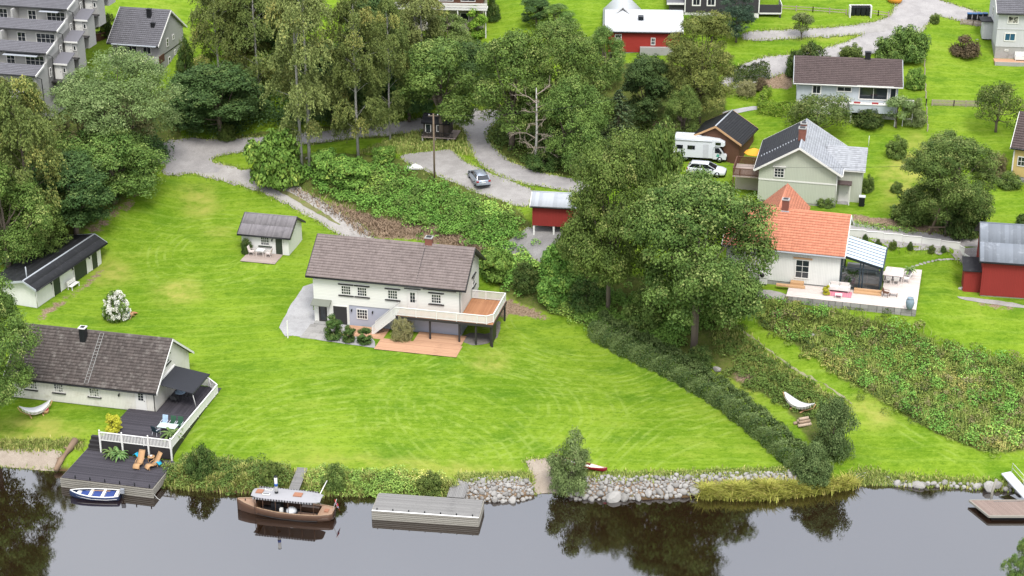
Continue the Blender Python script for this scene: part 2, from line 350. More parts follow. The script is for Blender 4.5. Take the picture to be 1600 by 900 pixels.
dry_polys = [px((285,290),(330,295),(335,330),(300,340)), px((330,355),(350,355),(352,372),(330,372)), px((240,445),(300,440),(320,465),(260,480)), px((150,410),(200,415),(190,445),(150,440)),
 px((740,560),(790,550),(790,575),(750,580)), px((0,660),(60,650),(140,680),(60,692),(0,690)), px((1130,560),(1230,600),(1200,630),(1130,590)),
 px((1340,620),(1400,650),(1380,670),(1330,640)), px((900,100),(960,98),(960,110),(900,112)), px((1500,620),(1600,640),(1600,700),(1540,690)), px((1380,260),(1440,200),(1450,330),(1390,330)),
 px((250,740),(520,722),(700,742),(830,745),(830,738),(520,712)), px((1210,45),(1380,45),(1330,60),(1210,58))]
def terrain_mat():
    m, n, b, o = _nodes('ground')
    tcn = n.nodes.new('ShaderNodeTexCoord'); ov = tcn.outputs['Object']
    def map_(sx, sy, rz):
        mp = n.nodes.new('ShaderNodeMapping'); mp.inputs['Scale'].default_value = (sx, sy, 1); mp.inputs['Rotation'].default_value = (0, 0, rz); n.links.new(ov, mp.inputs[0]); return mp.outputs[0]
    n1 = noise(n, .09, ov, 6, .65); n2 = noise(n, .5, ov, 5, .65); n3 = noise(n, 5.0, ov, 4, .7); streak = noise(n, .9, map_(.22, 2.2, .25), 5, .7); streak2 = noise(n, .8, map_(2.0, .2, .5), 4, .7)
    wv = n.nodes.new('ShaderNodeTexWave'); wv.wave_type = 'RINGS'; wv.inputs['Scale'].default_value = .13; wv.inputs['Distortion'].default_value = 5; wv.inputs['Detail'].default_value = 2; n.links.new(map_(1, 1.3, 0), wv.inputs[0])
    f = mth(n, 'ADD', mth(n, 'MULTIPLY', n1, .5), mth(n, 'ADD', mth(n, 'MULTIPLY', n2, .25), mth(n, 'MULTIPLY', streak, .25)))
    c = mixc(n, ramp(n, f, .36, .64), (.100, .186, .010), (.195, .285, .024))
    c = mixc(n, mth(n, 'MULTIPLY', ramp(n, wv.outputs[1], .8, 1.0), .22), c, (.24, .33, .055))
    c = mixc(n, mth(n, 'MULTIPLY', ramp(n, streak2, .58, .75), .22), c, (.24, .33, .055))
    n5 = noise(n, .17, map_(.7, 1.2, .3), 5, .7); c = mixc(n, mth(n, 'MULTIPLY', ramp(n, n5, .50, .68), .6), c, (.062, .145, .010)); c = mixc(n, mth(n, 'MULTIPLY', ramp(n, n5, .46, .32), .45), c, (.25, .31, .045))
    spx = n.nodes.new('ShaderNodeSeparateXYZ'); n.links.new(ov, spx.inputs[0]); wob = mth(n, 'MULTIPLY', noise(n, .06, ov, 1), 5.0); track = None
    for (u_, v_, r0_, r1_, sp_) in ((905, 470, 7, 17, .85), (560, 760, 9, 21, 1.3), (330, 395, 2, 9, 1.1), (760, 640, 5, 14, 1.0), (1290, 860, 16, 26, 1.0)):
        q_ = G(u_, v_); ddx = mth(n, 'SUBTRACT', spx.outputs[0], float(q_[0])); ddy = mth(n, 'SUBTRACT', spx.outputs[1], float(q_[1])); rr_ = mth(n, 'ADD', mth(n, 'SQRT', mth(n, 'ADD', mth(n, 'MULTIPLY', ddx, ddx), mth(n, 'MULTIPLY', ddy, ddy))), wob)
        ring = mth(n, 'MULTIPLY', ramp(n, mth(n, 'SINE', mth(n, 'MULTIPLY', rr_, 6.283 / sp_)), .1, .95), mth(n, 'MULTIPLY', ramp(n, rr_, r0_ + 2.5, r0_ + 3.5), ramp(n, rr_, r1_ + 3, r1_ + 2)))
        track = ring if track is None else mth(n, 'MAXIMUM', track, ring)
    c = mixc(n, mth(n, 'MULTIPLY', mth(n, 'MULTIPLY', track, ramp(n, n2, .40, .64)), .42), c, (.27, .35, .075))
    n4 = noise(n, 3.2, map_(.55, 1.0, .1), 6, .85)
    c = mixc(n, mth(n, 'MULTIPLY', ramp(n, n4, .50, .64), .6), c, (.055, .12, .006)); c = mixc(n, mth(n, 'MULTIPLY', ramp(n, n4, .47, .36), .45), c, (.25, .34, .05))
    dry = mth(n, 'MULTIPLY', attr(n, 'dry'), ramp(n, n2, .25, .7))
    c = mixc(n, dry, c, (.33, .31, .075))
    w = ramp(n, mth(n, 'ADD', attr(n, 'wild'), mth(n, 'MULTIPLY', mth(n, 'SUBTRACT', n2, .5), .9)), .35, .65)
    wc = mixc(n, ramp(n, n2, .3, .7), (.035, .06, .012), (.12, .15, .03)); wc = mixc(n, mth(n, 'MULTIPLY', ramp(n, n3, .4, .7), .6), wc, (.15, .12, .055))
    c = mixc(n, w, c, wc)
    d = ramp(n, mth(n, 'ADD', attr(n, 'dirt'), mth(n, 'MULTIPLY', mth(n, 'SUBTRACT', noise(n, 1.1, ov, 6, .75), .5), 1.3)), .42, .62)
    dc = mixc(n, ramp(n, n3, .3, .7), (.13, .09, .055), (.33, .24, .165))
    c = mixc(n, d, c, dc)
    geo = n.nodes.new('ShaderNodeNewGeometry'); sp = n.nodes.new('ShaderNodeSeparateXYZ'); n.links.new(geo.outputs['Position'], sp.inputs[0])
    mud = ramp(n, mth(n, 'ADD', sp.outputs[2], mth(n, 'MULTIPLY', n2, .3)), .55, .2)
    c = mixc(n, mud, c, (.10, .065, .035))
    n.links.new(c, b.inputs['Base Color']); b.inputs['Roughness'].default_value = .95; b.inputs['Specular IOR Level'].default_value = .02
    bump(n, b, mth(n, 'ADD', noise(n, 9, ov, 4, .7), mth(n, 'MULTIPLY', n2, 1.5)), .5, .12)
    return m
nyv, nxv = gx.shape
idx = np.arange(nxv * nyv).reshape(nyv, nxv)
quads = np.stack([idx[:-1, :-1], idx[:-1, 1:], idx[1:, 1:], idx[1:, :-1]], -1).reshape(-1, 4)
def np_mesh(name, verts, faces, mt, smooth=False):
    me = bpy.data.meshes.new(name); k = faces.shape[1]
    me.vertices.add(len(verts)); me.vertices.foreach_set('co', np.asarray(verts, np.float32).ravel())
    me.loops.add(faces.size); me.loops.foreach_set('vertex_index', faces.astype(np.int32).ravel())
    me.polygons.add(len(faces)); me.polygons.foreach_set('loop_start', np.arange(0, faces.size, k, dtype=np.int32)); me.polygons.foreach_set('loop_total', np.full(len(faces), k, np.int32))
    if smooth: me.polygons.foreach_set('use_smooth', np.ones(len(faces), bool))
    me.update(calc_edges=True); me.materials.append(mt); return me
def add_attr(me, name, vals, dom='POINT'):
    a = me.attributes.new(name, 'FLOAT', dom); a.data.foreach_set('value', np.asarray(vals, np.float32).ravel())
tm = np_mesh('ground', np.stack([gx, gy, GZ], -1).reshape(-1, 3), quads, terrain_mat(), True)
wm = mask(wild_polys, 3)
outside = ((np.abs(gx) > 86) | (gy > 262) | (gy < 120)).astype(float)
add_attr(tm, 'wild', np.maximum(wm, outside)); add_attr(tm, 'dirt', mask(dirt_polys, 3)); add_attr(tm, 'dry', mask(dry_polys, 6))
tag(new_obj('ground', tm), kind='structure')

# water: still, dark brown river that mirrors the sky
def water_mat():
    m, n, b, o = _nodes('river water')
    tcn = n.nodes.new('ShaderNodeTexCoord'); ov = tcn.outputs['Object']
    dif = n.nodes.new('ShaderNodeBsdfDiffuse'); dif.inputs[0].default_value = (.014, .007, .0035, 1)
    gl = n.nodes.new('ShaderNodeBsdfGlossy'); gl.inputs['Roughness'].default_value = .004; gl.inputs[0].default_value = (.95, .97, 1.0, 1)
    fr = n.nodes.new('ShaderNodeFresnel'); fr.inputs['IOR'].default_value = 2.9
    ms = n.nodes.new('ShaderNodeMixShader')
    h = mth(n, 'ADD', noise(n, 5.0, ov, 3), mth(n, 'MULTIPLY', noise(n, .5, ov, 2), 1.2))
    bp = n.nodes.new('ShaderNodeBump'); bp.inputs['Strength'].default_value = .035; bp.inputs['Distance'].default_value = .02; n.links.new(h, bp.inputs['Height'])
    for q in (gl, fr): n.links.new(bp.outputs[0], q.inputs['Normal'])
    n.links.new(fr.outputs[0], ms.inputs[0]); n.links.new(dif.outputs[0], ms.inputs[1]); n.links.new(gl.outputs[0], ms.inputs[2]); n.links.new(ms.outputs[0], o.inputs[0])
    return m
wx = np.array([(-2900, 60, 0), (2900, 60, 0), (2900, 165, 0), (-2900, 165, 0)], float)
tag(new_obj('river', np_mesh('river', wx, np.array([[0, 1, 2, 3]]), water_mat())), kind='structure')

# roads, gravel, paths
def gravel_mat(name, c1, c2, grass=.0, track=False):
    m, n, b, o = _nodes(name)
    tcn = n.nodes.new('ShaderNodeTexCoord'); ov = tcn.outputs['Object']
    a = noise(n, .35, ov, 6, .7); f = noise(n, 14, ov, 3, .8); g = noise(n, 1.3, ov, 6, .7)
    c = mixc(n, ramp(n, a, .3, .7), c1, c2); c = mixc(n, mth(n, 'MULTIPLY', ramp(n, f, .35, .7), .55), c, tuple(x * .5 for x in c1))
    c = mixc(n, mth(n, 'MULTIPLY', ramp(n, g, .62, .7), .5), c, tuple(x * .55 for x in c1))
    if grass: c = mixc(n, ramp(n, g, .70 - grass, .74 - grass), c, (.13, .19, .03))
    n.links.new(c, b.inputs['Base Color']); b.inputs['Roughness'].default_value = .92; b.inputs['Specular IOR Level'].default_value = .15
    bump(n, b, f, .4, .03); return m
ASPH = gravel_mat('worn asphalt', (.30, .28, .27), (.42, .395, .375))
GRAV = gravel_mat('pale gravel', (.29, .27, .25), (.41, .385, .36), .03)
GRAV2 = gravel_mat('fine gravel', (.33, .32, .31), (.46, .45, .44), 0)
SAND = gravel_mat('sand', (.30, .245, .19), (.42, .355, .285), 0)
ROADS = []
_drape0 = drape
def drape(name, mt, poly, *a, **k):
    if name in ('village_road', 'road_junction', 'road_bend', 'parking_yard', 'gravel_yard', 'driveway', 'hill_road', 'hill_road_branch', 'farm_track', 'garden_lane', 'sand_beach', 'boat_ramp', 'driveway_grass_strip'): ROADS.append(poly)
    return _drape0(name, mt, poly, *a, **k)
road = [(230,246),(290,233),(360,229),(430,222),(520,212),(600,204),(660,195),(720,186),(755,184)]
drape('village_road', ASPH, ribbon(road, [3.6,4.6,3.5,3.3,3.3,3.3,3.6,4.6,5.0]), .03, .45, .11)
drape('road_junction', ASPH, px((250,270),(268,244),(298,228),(372,225),(366,235),(340,242),(328,252),(348,268),(322,270),(292,266),(266,276)), .048, .45, .1)
drape('road_bend', ASPH, px((712,184),(745,172),(785,170),(778,188),(765,200),(762,215),(775,235),(800,255),(850,272),(905,280),(930,290),(920,305),(870,296),(810,287),(765,268),(740,248),(730,225),(726,205)), .036, .45, .11)
drape('parking_yard', GRAV, px((620,242),(680,236),(706,232),(722,250),(745,262),(770,272),(812,288),(835,296),(835,320),(812,325),(775,312),(735,298),(690,278),(640,258)), .042, .45, .11)
drape('gravel_yard', gravel_mat('coarse grey gravel', (.20, .19, .18), (.30, .285, .27), .02), px((795,375),(832,352),(880,352),(878,372),(858,400),(835,415),(800,402),(782,388)), .04, .45, .11)
drape('driveway', gravel_mat('driveway gravel', (.33, .305, .28), (.46, .43, .395), .03), ribbon([(262,262),(300,258),(350,270),(400,283),(450,302),(500,330),(540,355),(575,378)], [4.2,3.8,3.0,2.9,2.9,2.9,3.0,3.0]), .036, .45, .11)
drape('driveway_grass_strip', gravel_mat('strip', (.14, .16, .05), (.24, .22, .10), .12), ribbon([(425,293),(450,303),(480,320),(505,336),(530,352)], [.2,.6,.6,.5,.2]), .07, .5, .05)
drape('house_gravel_yard', GRAV2, px((436,512),(452,480),(474,448),(492,442),(560,450),(560,505),(586,534),(586,544),(500,532),(446,526)), .035, .6, .02, smooth=0)
drape('hill_road', ASPH, ribbon([(1130,135),(1195,104),(1245,98),(1300,88),(1350,72),(1395,52),(1420,32),(1432,10),(1440,-12)], [3,4.5,4.0,4.0,4.2,5,5.5,5.5,5.5]), .036, .45, .11)
drape('hill_road_branch', ASPH, ribbon([(1432,8),(1465,12),(1500,22),(1545,34)], [7,5,4,3.5]), .044, .45, .11)
drape('farm_track', GRAV, ribbon([(1160,58),(1220,54),(1290,51),(1340,47),(1385,40),(1400,36)], [2.4,2.4,2.4,2.6,3,4.5]), .05, .45, .11)
drape('garden_lane', ASPH, ribbon([(1315,352),(1360,364),(1410,372),(1470,378),(1540,388),(1620,396)], [3.4]*6), .04, .45, .11)
drape('side_path', gravel_mat('trodden', (.24, .23, .12), (.34, .32, .2), .14), ribbon([(1115,490),(1165,520),(1205,550),(1255,585),(1300,606),(1330,632)], [.2,.14,.2,.26,.16,.1]), .03, .4, .08)
drape('garden_path', GRAV2, ribbon([(1130,178),(1160,172),(1185,168)], [1.0]*3), .04, .5)
drape('sand_beach', SAND, px((-30,698),(40,700),(92,702),(100,712),(95,737),(60,736),(0,732),(-30,728)), .02, .5, .05)
drape('boat_ramp', SAND, px((820,718),(862,716),(866,730),(874,745),(876,774),(836,775),(832,745),(824,730)), .03, .4, .04)
drape('bathing_rock', gravel_mat('bare rock', (.33, .31, .29), (.48, .45, .42)), px((1338,738),(1360,738),(1395,748),(1410,754),(1395,760),(1350,756),(1336,752)), .05, .4, .04)
drape('gravel_side_yard', GRAV, px((1170,450),(1215,455),(1232,462),(1232,470),(1180,466)), .04, .6, .04)
drape('house_gravel_strip', GRAV, px((1495,462),(1500,468),(1540,474),(1600,483),(1600,476),(1530,466)), .035, .6, .04)
drape('under_deck_gravel', gravel_mat('dark gravel', (.14, .125, .11), (.22, .2, .18)), px((722,520),(770,524),(776,500),(785,505),(775,535),(725,541)), .03, .6, .04)  # darker gravel colour beneath the raised deck
# ------------------------------------------------------------------ building kit
def orand_mat(name, c1, c2, rough=.8, grain='x', gs=1.0):
    """planks, stones and the like: every piece its own shade"""
    m, n, b, o = _nodes(name); tcn = n.nodes.new('ShaderNodeTexCoord'); oi = n.nodes.new('ShaderNodeObjectInfo')
    mp = n.nodes.new('ShaderNodeMapping'); n.links.new(tcn.outputs['Object'], mp.inputs[0]); mp.inputs['Scale'].default_value = {'x': (.6, 9, 9), 'y': (9, .6, 9), 'o': (3, 3, 3)}[grain]
    ad = n.nodes.new('ShaderNodeVectorMath'); n.links.new(mp.outputs[0], ad.inputs[0]); n.links.new(oi.outputs['Random'], ad.inputs[1])
    nz = noise(n, gs, ad.outputs[0], 5, .7)
    c = mixc(n, mth(n, 'ADD', mth(n, 'MULTIPLY', oi.outputs['Random'], .6), mth(n, 'MULTIPLY', nz, .4)), c1, c2)
    c = mixc(n, ramp(n, nz, .55, .75), c, tuple(x * .6 for x in c1))
    n.links.new(c, b.inputs['Base Color']); b.inputs['Roughness'].default_value = rough; b.inputs['Specular IOR Level'].default_value = .25
    bump(n, b, nz, .25, .02); return m
WHITE = mat('white paint', (.76, .74, .69), .6, .06); CREAM_V = mat('cream upright boards', (.74, .71, .63), .7, .06, stripe=('v', .16, .35), dirt=(.55, .51, .42))
WHITE_H = mat('white lying boards', (.80, .79, .72), .7, .05, stripe=('h', .17, .30)); WHITE_V = mat('white upright boards', (.77, .76, .71), .7, .06, stripe=('v', .17, .3))
LAV = mat('pale lavender plaster', (.40, .41, .47), .85, .08); DARK = mat('dark brown paint', (.035, .032, .032), .5, .2); BLACK = mat('black metal', (.015, .016, .018), .45, .2)
GREEN_D = mat('dark green boards', (.035, .05, .03), .6, .2, stripe=('v', .12, .4)); CONC = mat('concrete', (.36, .35, .33), .9, .15, dirt=(.22, .21, .18)); GREYW = mat('grey boards', (.42, .41, .385), .75, .06, stripe=('h', .2, .25))
SAGE = mat('sage green boards', (.50, .52, .42), .75, .06, stripe=('v', .18, .25)); RED = mat('falu red boards', (.27, .028, .022), .8, .12, stripe=('v', .17, .35)); RED_H = mat('red lying boards', (.36, .035, .025), .8, .1, stripe=('h', .18, .3))
BLUEGR = mat('pale blue grey boards', (.50, .54, .56), .75, .05, stripe=('v', .18, .2)); LGREY = mat('light grey boards', (.56, .56, .56), .75, .05, stripe=('v', .18, .2)); YELL = mat('yellow boards', (.62, .46, .17), .75, .06, stripe=('v', .18, .25))
BROWN = mat('brown stained boards', (.13, .06, .035), .8, .2, stripe=('v', .15, .4)); CHAR = mat('charcoal boards', (.05, .046, .05), .7, .15, stripe=('v', .18, .3)); BEIGE = mat('beige plaster', (.56, .50, .40), .85, .08)
T_MAIN = mat('brown grey concrete tile', (.232, .187, .172), .85, .15, 2, dirt=(.155, .122, .11), tint=.3); T_COT = mat('weathered mossy tile', (.115, .095, .085), .95, .25, 2, dirt=(.20, .18, .16), tint=.6)
T_ORANGE = mat('orange clay tile', (.60, .235, .14), .85, .1, 2, dirt=(.50, .185, .11), tint=.3); T_GREY = mat('grey concrete tile', (.15, .145, .158), .7, .1, 2, tint=.3); T_BROWN = mat('dark brown tile', (.105, .075, .07), .8, .15, 2, tint=.35)
SLATE_D = mat('dark slate', (.048, .048, .058), .6, .15, 2, tint=.35); SLATE_L = mat('silver grey slate', (.40, .41, .43), .6, .12, 2, dirt=(.30, .31, .33), tint=.4)
FELT = mat('black roofing felt', (.022, .022, .025), .75, .15, 3, dirt=(.04, .04, .042)); ETERNIT = mat('lichen grey corrugated sheet', (.22, .20, .205), .9, .2, 2.2, dirt=(.13, .12, .125), tint=.4)
ZINC = mat('grey metal sheet', (.42, .44, .47), .5, .12, 1.2, dirt=(.30, .32, .35), tint=.3); STEEL_B = mat('blue grey weathered sheet', (.20, .22, .25), .6, .15, 1.5, dirt=(.32, .34, .37), tint=.5); PALEMETAL = mat('pale metal sheet', (.58, .59, .61), .5, .06, 1.2)
BRICKM = mat('chimney brick', (.22, .085, .06), .9, .25, 4, dirt=(.12, .06, .05)); GLASS = glassmat('window glass'); GLASSC = glassmat('window glass with curtains', (.03, .035, .04), (.45, .43, .38)); GLASSB = glassmat('blue window glass', (.02, .08, .15))
WOODN = mat('new pine', (.55, .33, .17), .7, .15, 3); TRUNK = mat('bark', (.17, .135, .105), .95, .3, 4, bmp=.6); BIRCHB = mat('birch bark', (.46, .44, .40), .85, .1, 3, dirt=(.06, .05, .045), bmp=.3)
PL_DARK = orand_mat('black stained planks', (.030, .027, .032), (.075, .068, .078)); PL_GREY = orand_mat('silver weathered planks', (.175, .167, .158), (.25, .24, .225)); PL_PINE = orand_mat('reddish pine planks', (.40, .22, .13), (.56, .33, .20))
PL_ORANGE = orand_mat('oiled planks', (.34, .15, .07), (.47, .23, .115)); PL_PALE = orand_mat('pale bleached planks', (.53, .45, .40), (.65, .57, .51)); PL_SHED = orand_mat('aged brown planks', (.30, .235, .20), (.42, .34, .29)); PL_BEAM = orand_mat('weathered beams', (.22, .20, .165), (.33, .31, .265))
PL_FLOAT = orand_mat('brown float planks', (.20, .145, .12), (.28, .21, .175)); STONE = orand_mat('grey field stone', (.17, .16, .145), (.40, .38, .35), .9, 'o', 1.5)

def LP(t, u, v, h):                                  # photo pixel at height h over a thing's base -> that thing's own coordinates
    p = Vector(W(u, v, t.location.z + h)) - t.location; a = -t.rotation_euler.z
    return (p.x * math.cos(a) - p.y * math.sin(a), p.x * math.sin(a) + p.y * math.cos(a))
def house(name, label, cat, u, v, z, rot, lx=0, ly=0):
    p = W(u, v, z); a = R(rot)
    return thing(name, label, cat, (p[0] - lx * math.cos(a) + ly * math.sin(a), p[1] - lx * math.sin(a) - ly * math.cos(a), z), rot)
_wc = {}
def window(par, x, y, z, w, h, nx=2, ny=2, face='F', frame=None, pane=None, fw=.09, sill=None, arch=False, trim=0):
    frame = frame or WHITE; pane = pane or GLASS; key = (w, h, nx, ny, frame.name, pane.name, fw)
    if key not in _wc:
        m = MB(); a, c = w / 2, h / 2
        m.box(-a, a, -.07, .01, -c, -c + fw).box(-a, a, -.07, .01, c - fw, c).box(-a, -a + fw, -.068, .01, -c + fw, c - fw).box(a - fw, a, -.068, .01, -c + fw, c - fw)
        for i in range(1, nx): q = -a + fw + (w - 2 * fw) * i / nx; m.box(q - .022, q + .022, -.055, 0, -c + fw, c - fw)
        for i in range(1, ny): q = -c + fw + (h - 2 * fw) * i / ny; m.box(-a + fw, a - fw, -.051, 0, q - .022, q + .022)
        g = MB().box(-a + fw, a - fw, -.03, -.004, -c + fw, c - fw)
        _wc[key] = (m.mesh('window', frame), g.mesh('pane', pane))
    fm, gm = _wc[key]
    o = new_obj('window', fm, par); o.location = (x, y, z); o.rotation_euler = (0, 0, {'F': 0, 'R': R(90), 'L': R(-90), 'B': R(180)}[face])
    new_obj('pane', gm, o)
    if sill:
        for nm, q in (('lintel', h / 2 + .12), ('sill', -h / 2 - .1)): MB().box(-w / 2 - .28, w / 2 + .28, -.14, .01, q - .05, q + .05).build(nm, sill, o)
    return o
def door(par, x, y, z, w, h, m, face='F', frame=None, pane=None, panes=(1, 1), ph=.45):
    d = MB().box(-w / 2, w / 2, -.05, .01, 0, h).build('door', m, par); d.location = (x, y, z); d.rotation_euler = (0, 0, {'F': 0, 'R': R(90), 'L': R(-90), 'B': R(180)}[face])
    f = frame or WHITE
    MB().box(-w / 2 - .1, -w / 2 - .002, -.08, .01, 0, h + .1).box(w / 2 + .002, w / 2 + .1, -.08, .01, 0, h + .1).box(-w / 2, w / 2, -.079, .01, h + .002, h + .1).build('door_frame', f, d)
    MB().box(w / 2 - .13, w / 2 - .06, -.1, -.05, h * .48, h * .51).build('handle', BLACK, d)
    if pane:
        a, b0, b1 = w * .3, h * (1 - ph), h * .93; g = MB(); nx, ny = panes
        for i in range(nx):
            for j in range(ny):
                g.box(-a + 2 * a * i / nx + .02, -a + 2 * a * (i + 1) / nx - .02, -.06, -.045, b0 + (b1 - b0) * j / ny + .02, b0 + (b1 - b0) * (j + 1) / ny - .02)
        g.build('pane', pane, d)
    return d
def tiles(par, A, ux, Lx, us, S, mt, row=.34, col=.3, amp=.034, step=.07, lift=.015, name='roof_tiles', ns=4):
    A = np.array(A, float); ux = np.array(ux, float); us = np.array(us, float); n = np.cross(ux, us); n /= np.linalg.norm(n)
    if n[2] < 0: n = -n
    nr = max(1, round(S / row)); nc = max(1, round(Lx / col)); xs = np.linspace(0, Lx, nc * ns + 1); wv = amp * np.abs(np.sin(np.pi * xs / (Lx / nc)))
    V = []; F = []; T = []; k = len(xs); jit = rng.normal(0, .004, (nr, nc + 1))
    tr = rng.random((nr, nc)) ** 1.6
    for r in range(nr):
        t0, t1 = S * r / nr, S * (r + 1) / nr; b = r * 3 * k
        for t, hh in ((t0, np.zeros(k) - .005), (t0, wv + step), (t1, wv * .9 + .003)):
            hh = hh + (jit[r][np.minimum(np.arange(k) // ns, nc)] if t == t0 else 0)
            V.append(A + ux * xs[:, None] + us * t + n * (hh + lift)[:, None])
        i = np.arange(k - 1)
        for q in (0, 1): F.append(np.stack([b + q * k + i, b + q * k + i + 1, b + (q + 1) * k + i + 1, b + (q + 1) * k + i], 1)); T.append(tr[r][i // ns] if q else np.ones(k - 1))  # risers get full tint: shadow line of each row put into the colour
    me = np_mesh(name, np.concatenate(V), np.concatenate(F), mt); add_attr(me, 'tint', np.concatenate(T), 'FACE')
    return tag(new_obj(name, me, par), kind='stuff')
STY = {'tile': dict(), 'shingle': dict(row=.30, col=.30, amp=.004, step=.018, ns=2), 'corr': dict(row=1.9, col=.18, amp=.035, step=.012, ns=4), 'felt': dict(row=1.0, col=1.0, amp=.0, step=.008, ns=1), 'seam': dict(row=2.6, col=.42, amp=.02, step=.01, ns=4)}
def roof(par, L, D, hw, rise, ohe, ohg, mt, sty='tile', trim=None, mt2=None, x0=0, y0=0, ridge_y=None, hb=None, barge=None, gutter=None, cap=None, th=.13):
    trim = trim or WHITE; ry = D / 2 if ridge_y is None else ridge_y; hb = hw if hb is None else hb; zr = hw + rise; k1 = rise / ry; k2 = (zr - hb) / (D - ry)
    ef = (-ohe, hw - k1 * ohe); eb = (D + ohe, hb - k2 * ohe)
    m = MB().prismx([(ef[0] + y0, ef[1]), (ry + y0, zr), (eb[0] + y0, eb[1]), (eb[0] + y0, eb[1] + th), (ry + y0, zr + th), (ef[0] + y0, ef[1] + th)], x0 - ohg, x0 + L + ohg)
    r = m.build('roof', trim, par); st = STY[sty]
    for e, mm in ((ef, mt), (eb, mt2 or mt)):
        d = np.array([0, ry - e[0], zr - e[1]]); S = np.linalg.norm(d)
        tiles(r, (x0 - ohg + .03, e[0] + y0 - math.copysign(.03, d[1]), e[1] + th), (1, 0, 0), L + 2 * ohg - .06, d / S, S + .02, mm, name='roof_tiles' if sty in ('tile', 'shingle') else 'roof_sheet', **st)
    MB().tube([(x0 - ohg, ry + y0, zr + th + .02), (x0 + L + ohg, ry + y0, zr + th + .02)], .09, 8).build('ridge_cap', cap or mt, r)
    for xx in (x0 - ohg, x0 + L + ohg):
        for e in (ef, eb):
            b = MB(); s = 1 if xx > x0 else -1; b.prismx([(e[0] + y0, e[1] - .08), (ry + y0, zr - .08), (ry + y0, zr + th + .05), (e[0] + y0, e[1] + th + .05)], xx + s * .002, xx + s * .06); b.build('bargeboard', barge or trim, r)
    for e, s in ((ef, -1), (eb, 1)):
        MB().tube([(x0 - ohg, e[0] + y0 + s * .06, e[1] + .03), (x0 + L + ohg, e[0] + y0 + s * .06, e[1] + .03)], .075, 7).build('gutter', gutter or BLACK, r)
    return r
def walls(par, L, D, hw, rise, mt, x0=0, y0=0, zb=0, ridge_y=None, hb=None, name='wall'):
    ry = D / 2 if ridge_y is None else ridge_y; hb = hw if hb is None else hb
    return MB().prismx([(y0, zb), (y0 + D, zb), (y0 + D, hb), (y0 + ry, hw + rise), (y0, hw)], x0, x0 + L).build(name, mt, par)
def chimney(par, x, y, z0, z1, w=.6, d=.6, m=None, capm=None):
    c = MB().box(x - w / 2, x + w / 2, y - d / 2, y + d / 2, z0, z1).build('chimney', m or BRICKM, par)
    MB().box(x - w / 2 - .06, x + w / 2 + .06, y - d / 2 - .06, y + d / 2 + .06, z1 + .001, z1 + .1).build('cap', capm or CONC, c)
    MB().box(x - w / 2 + .1, x + w / 2 - .1, y - d / 2 + .1, y + d / 2 - .1, z1 + .101, z1 + .14).build('flue', BLACK, c)
    MB().box(x - w / 2 - .12, x + w / 2 + .12, y - d / 2 - .12, y + d / 2 + .12, z0 + .02, z0 + .35 if z1 - z0 > 1 else z0 + .1).build('flashing', ZINC, c)
    return c
def downpipe(par, x, y, z0, z1, m=None): return MB().tube([(x, y, z0), (x, y, z1)], .045, 6).build('downpipe', m or BLACK, par)
def lamp(par, x, y, z, face='F'):
    o = MB().box(-.05, .05, -.16, 0, -.04, .04).lathe([(.06, -.22), (.10, -.05), (.03, .06)], 8, (0, -.16, 0)).build('wall_lamp', BLACK, par); o.location = (x, y, z); o.rotation_euler = (0, 0, {'F': 0, 'R': R(90), 'L': R(-90)}[face])
_pc = {}
def planks(par, x0, x1, y0, y1, z, mt, along='x', w=.145, gap=.012, th=.035, name='plank'):
    L = (x1 - x0) if along == 'x' else (y1 - y0); Wd = (y1 - y0) if along == 'x' else (x1 - x0); n = max(1, round(Wd / w)); pw = Wd / n
    key = (round(L, 3), round(pw, 4), mt.name)
    if key not in _pc: _pc[key] = MB().box(-L / 2, L / 2, -pw / 2 + gap / 2, pw / 2 - gap / 2, -th, 0).mesh(name, mt)
    for i in range(n):
        o = new_obj(name, _pc[key], par); q = (i + .5) * pw; dz = z + random.uniform(-.004, .004)
        if along == 'x': o.location = ((x0 + x1) / 2, y0 + q, dz)
        else: o.location = (x0 + q, (y0 + y1) / 2, dz); o.rotation_euler = (0, 0, R(90))
def railing(par, pts, h=.95, mt=None, pk=.09, gap=.035, post=.09, low=.1, solid=False, posts_down=0):
    mt = mt or WHITE; r = MB(); p = MB()
    for i, (a, b) in enumerate(zip(pts[:-1], pts[1:])):
        a = Vector(a); b = Vector(b); Z = Vector((0, 0, 1)); d = b - a; hl = Vector((d.x, d.y, 0)).length
        r.bar(a + Z * h, b + Z * h, .13, .05); r.bar(a + Z * low, b + Z * low, .05, .07)
        nn = max(1, int(hl / (pk + gap)))
        for k in range(nn):
            c = a + d * ((k + .5) / nn); t = d.normalized() * (pk / 2)
            p.bar(c + Z * (low - .02) , c + Z * (h - .02), .02, pk, up=d.normalized())
        for k in range(int(hl / 2.2) + 1):
            c = a + d * (k * 2.2 / max(hl, .01)) if k * 2.2 < hl else b
            r.box(c.x - post / 2, c.x + post / 2, c.y - post / 2, c.y + post / 2, c.z - posts_down, c.z + h + .03)
    o = r.build('railing', mt, par); p.build('pickets', mt, o, kind='stuff'); return o
def foundation(par, x0, x1, y0, y1, h=.35, m=None, depth=2.0): return BX('foundation', m or CONC, par, x0, x1, y0, y1, -depth, h)

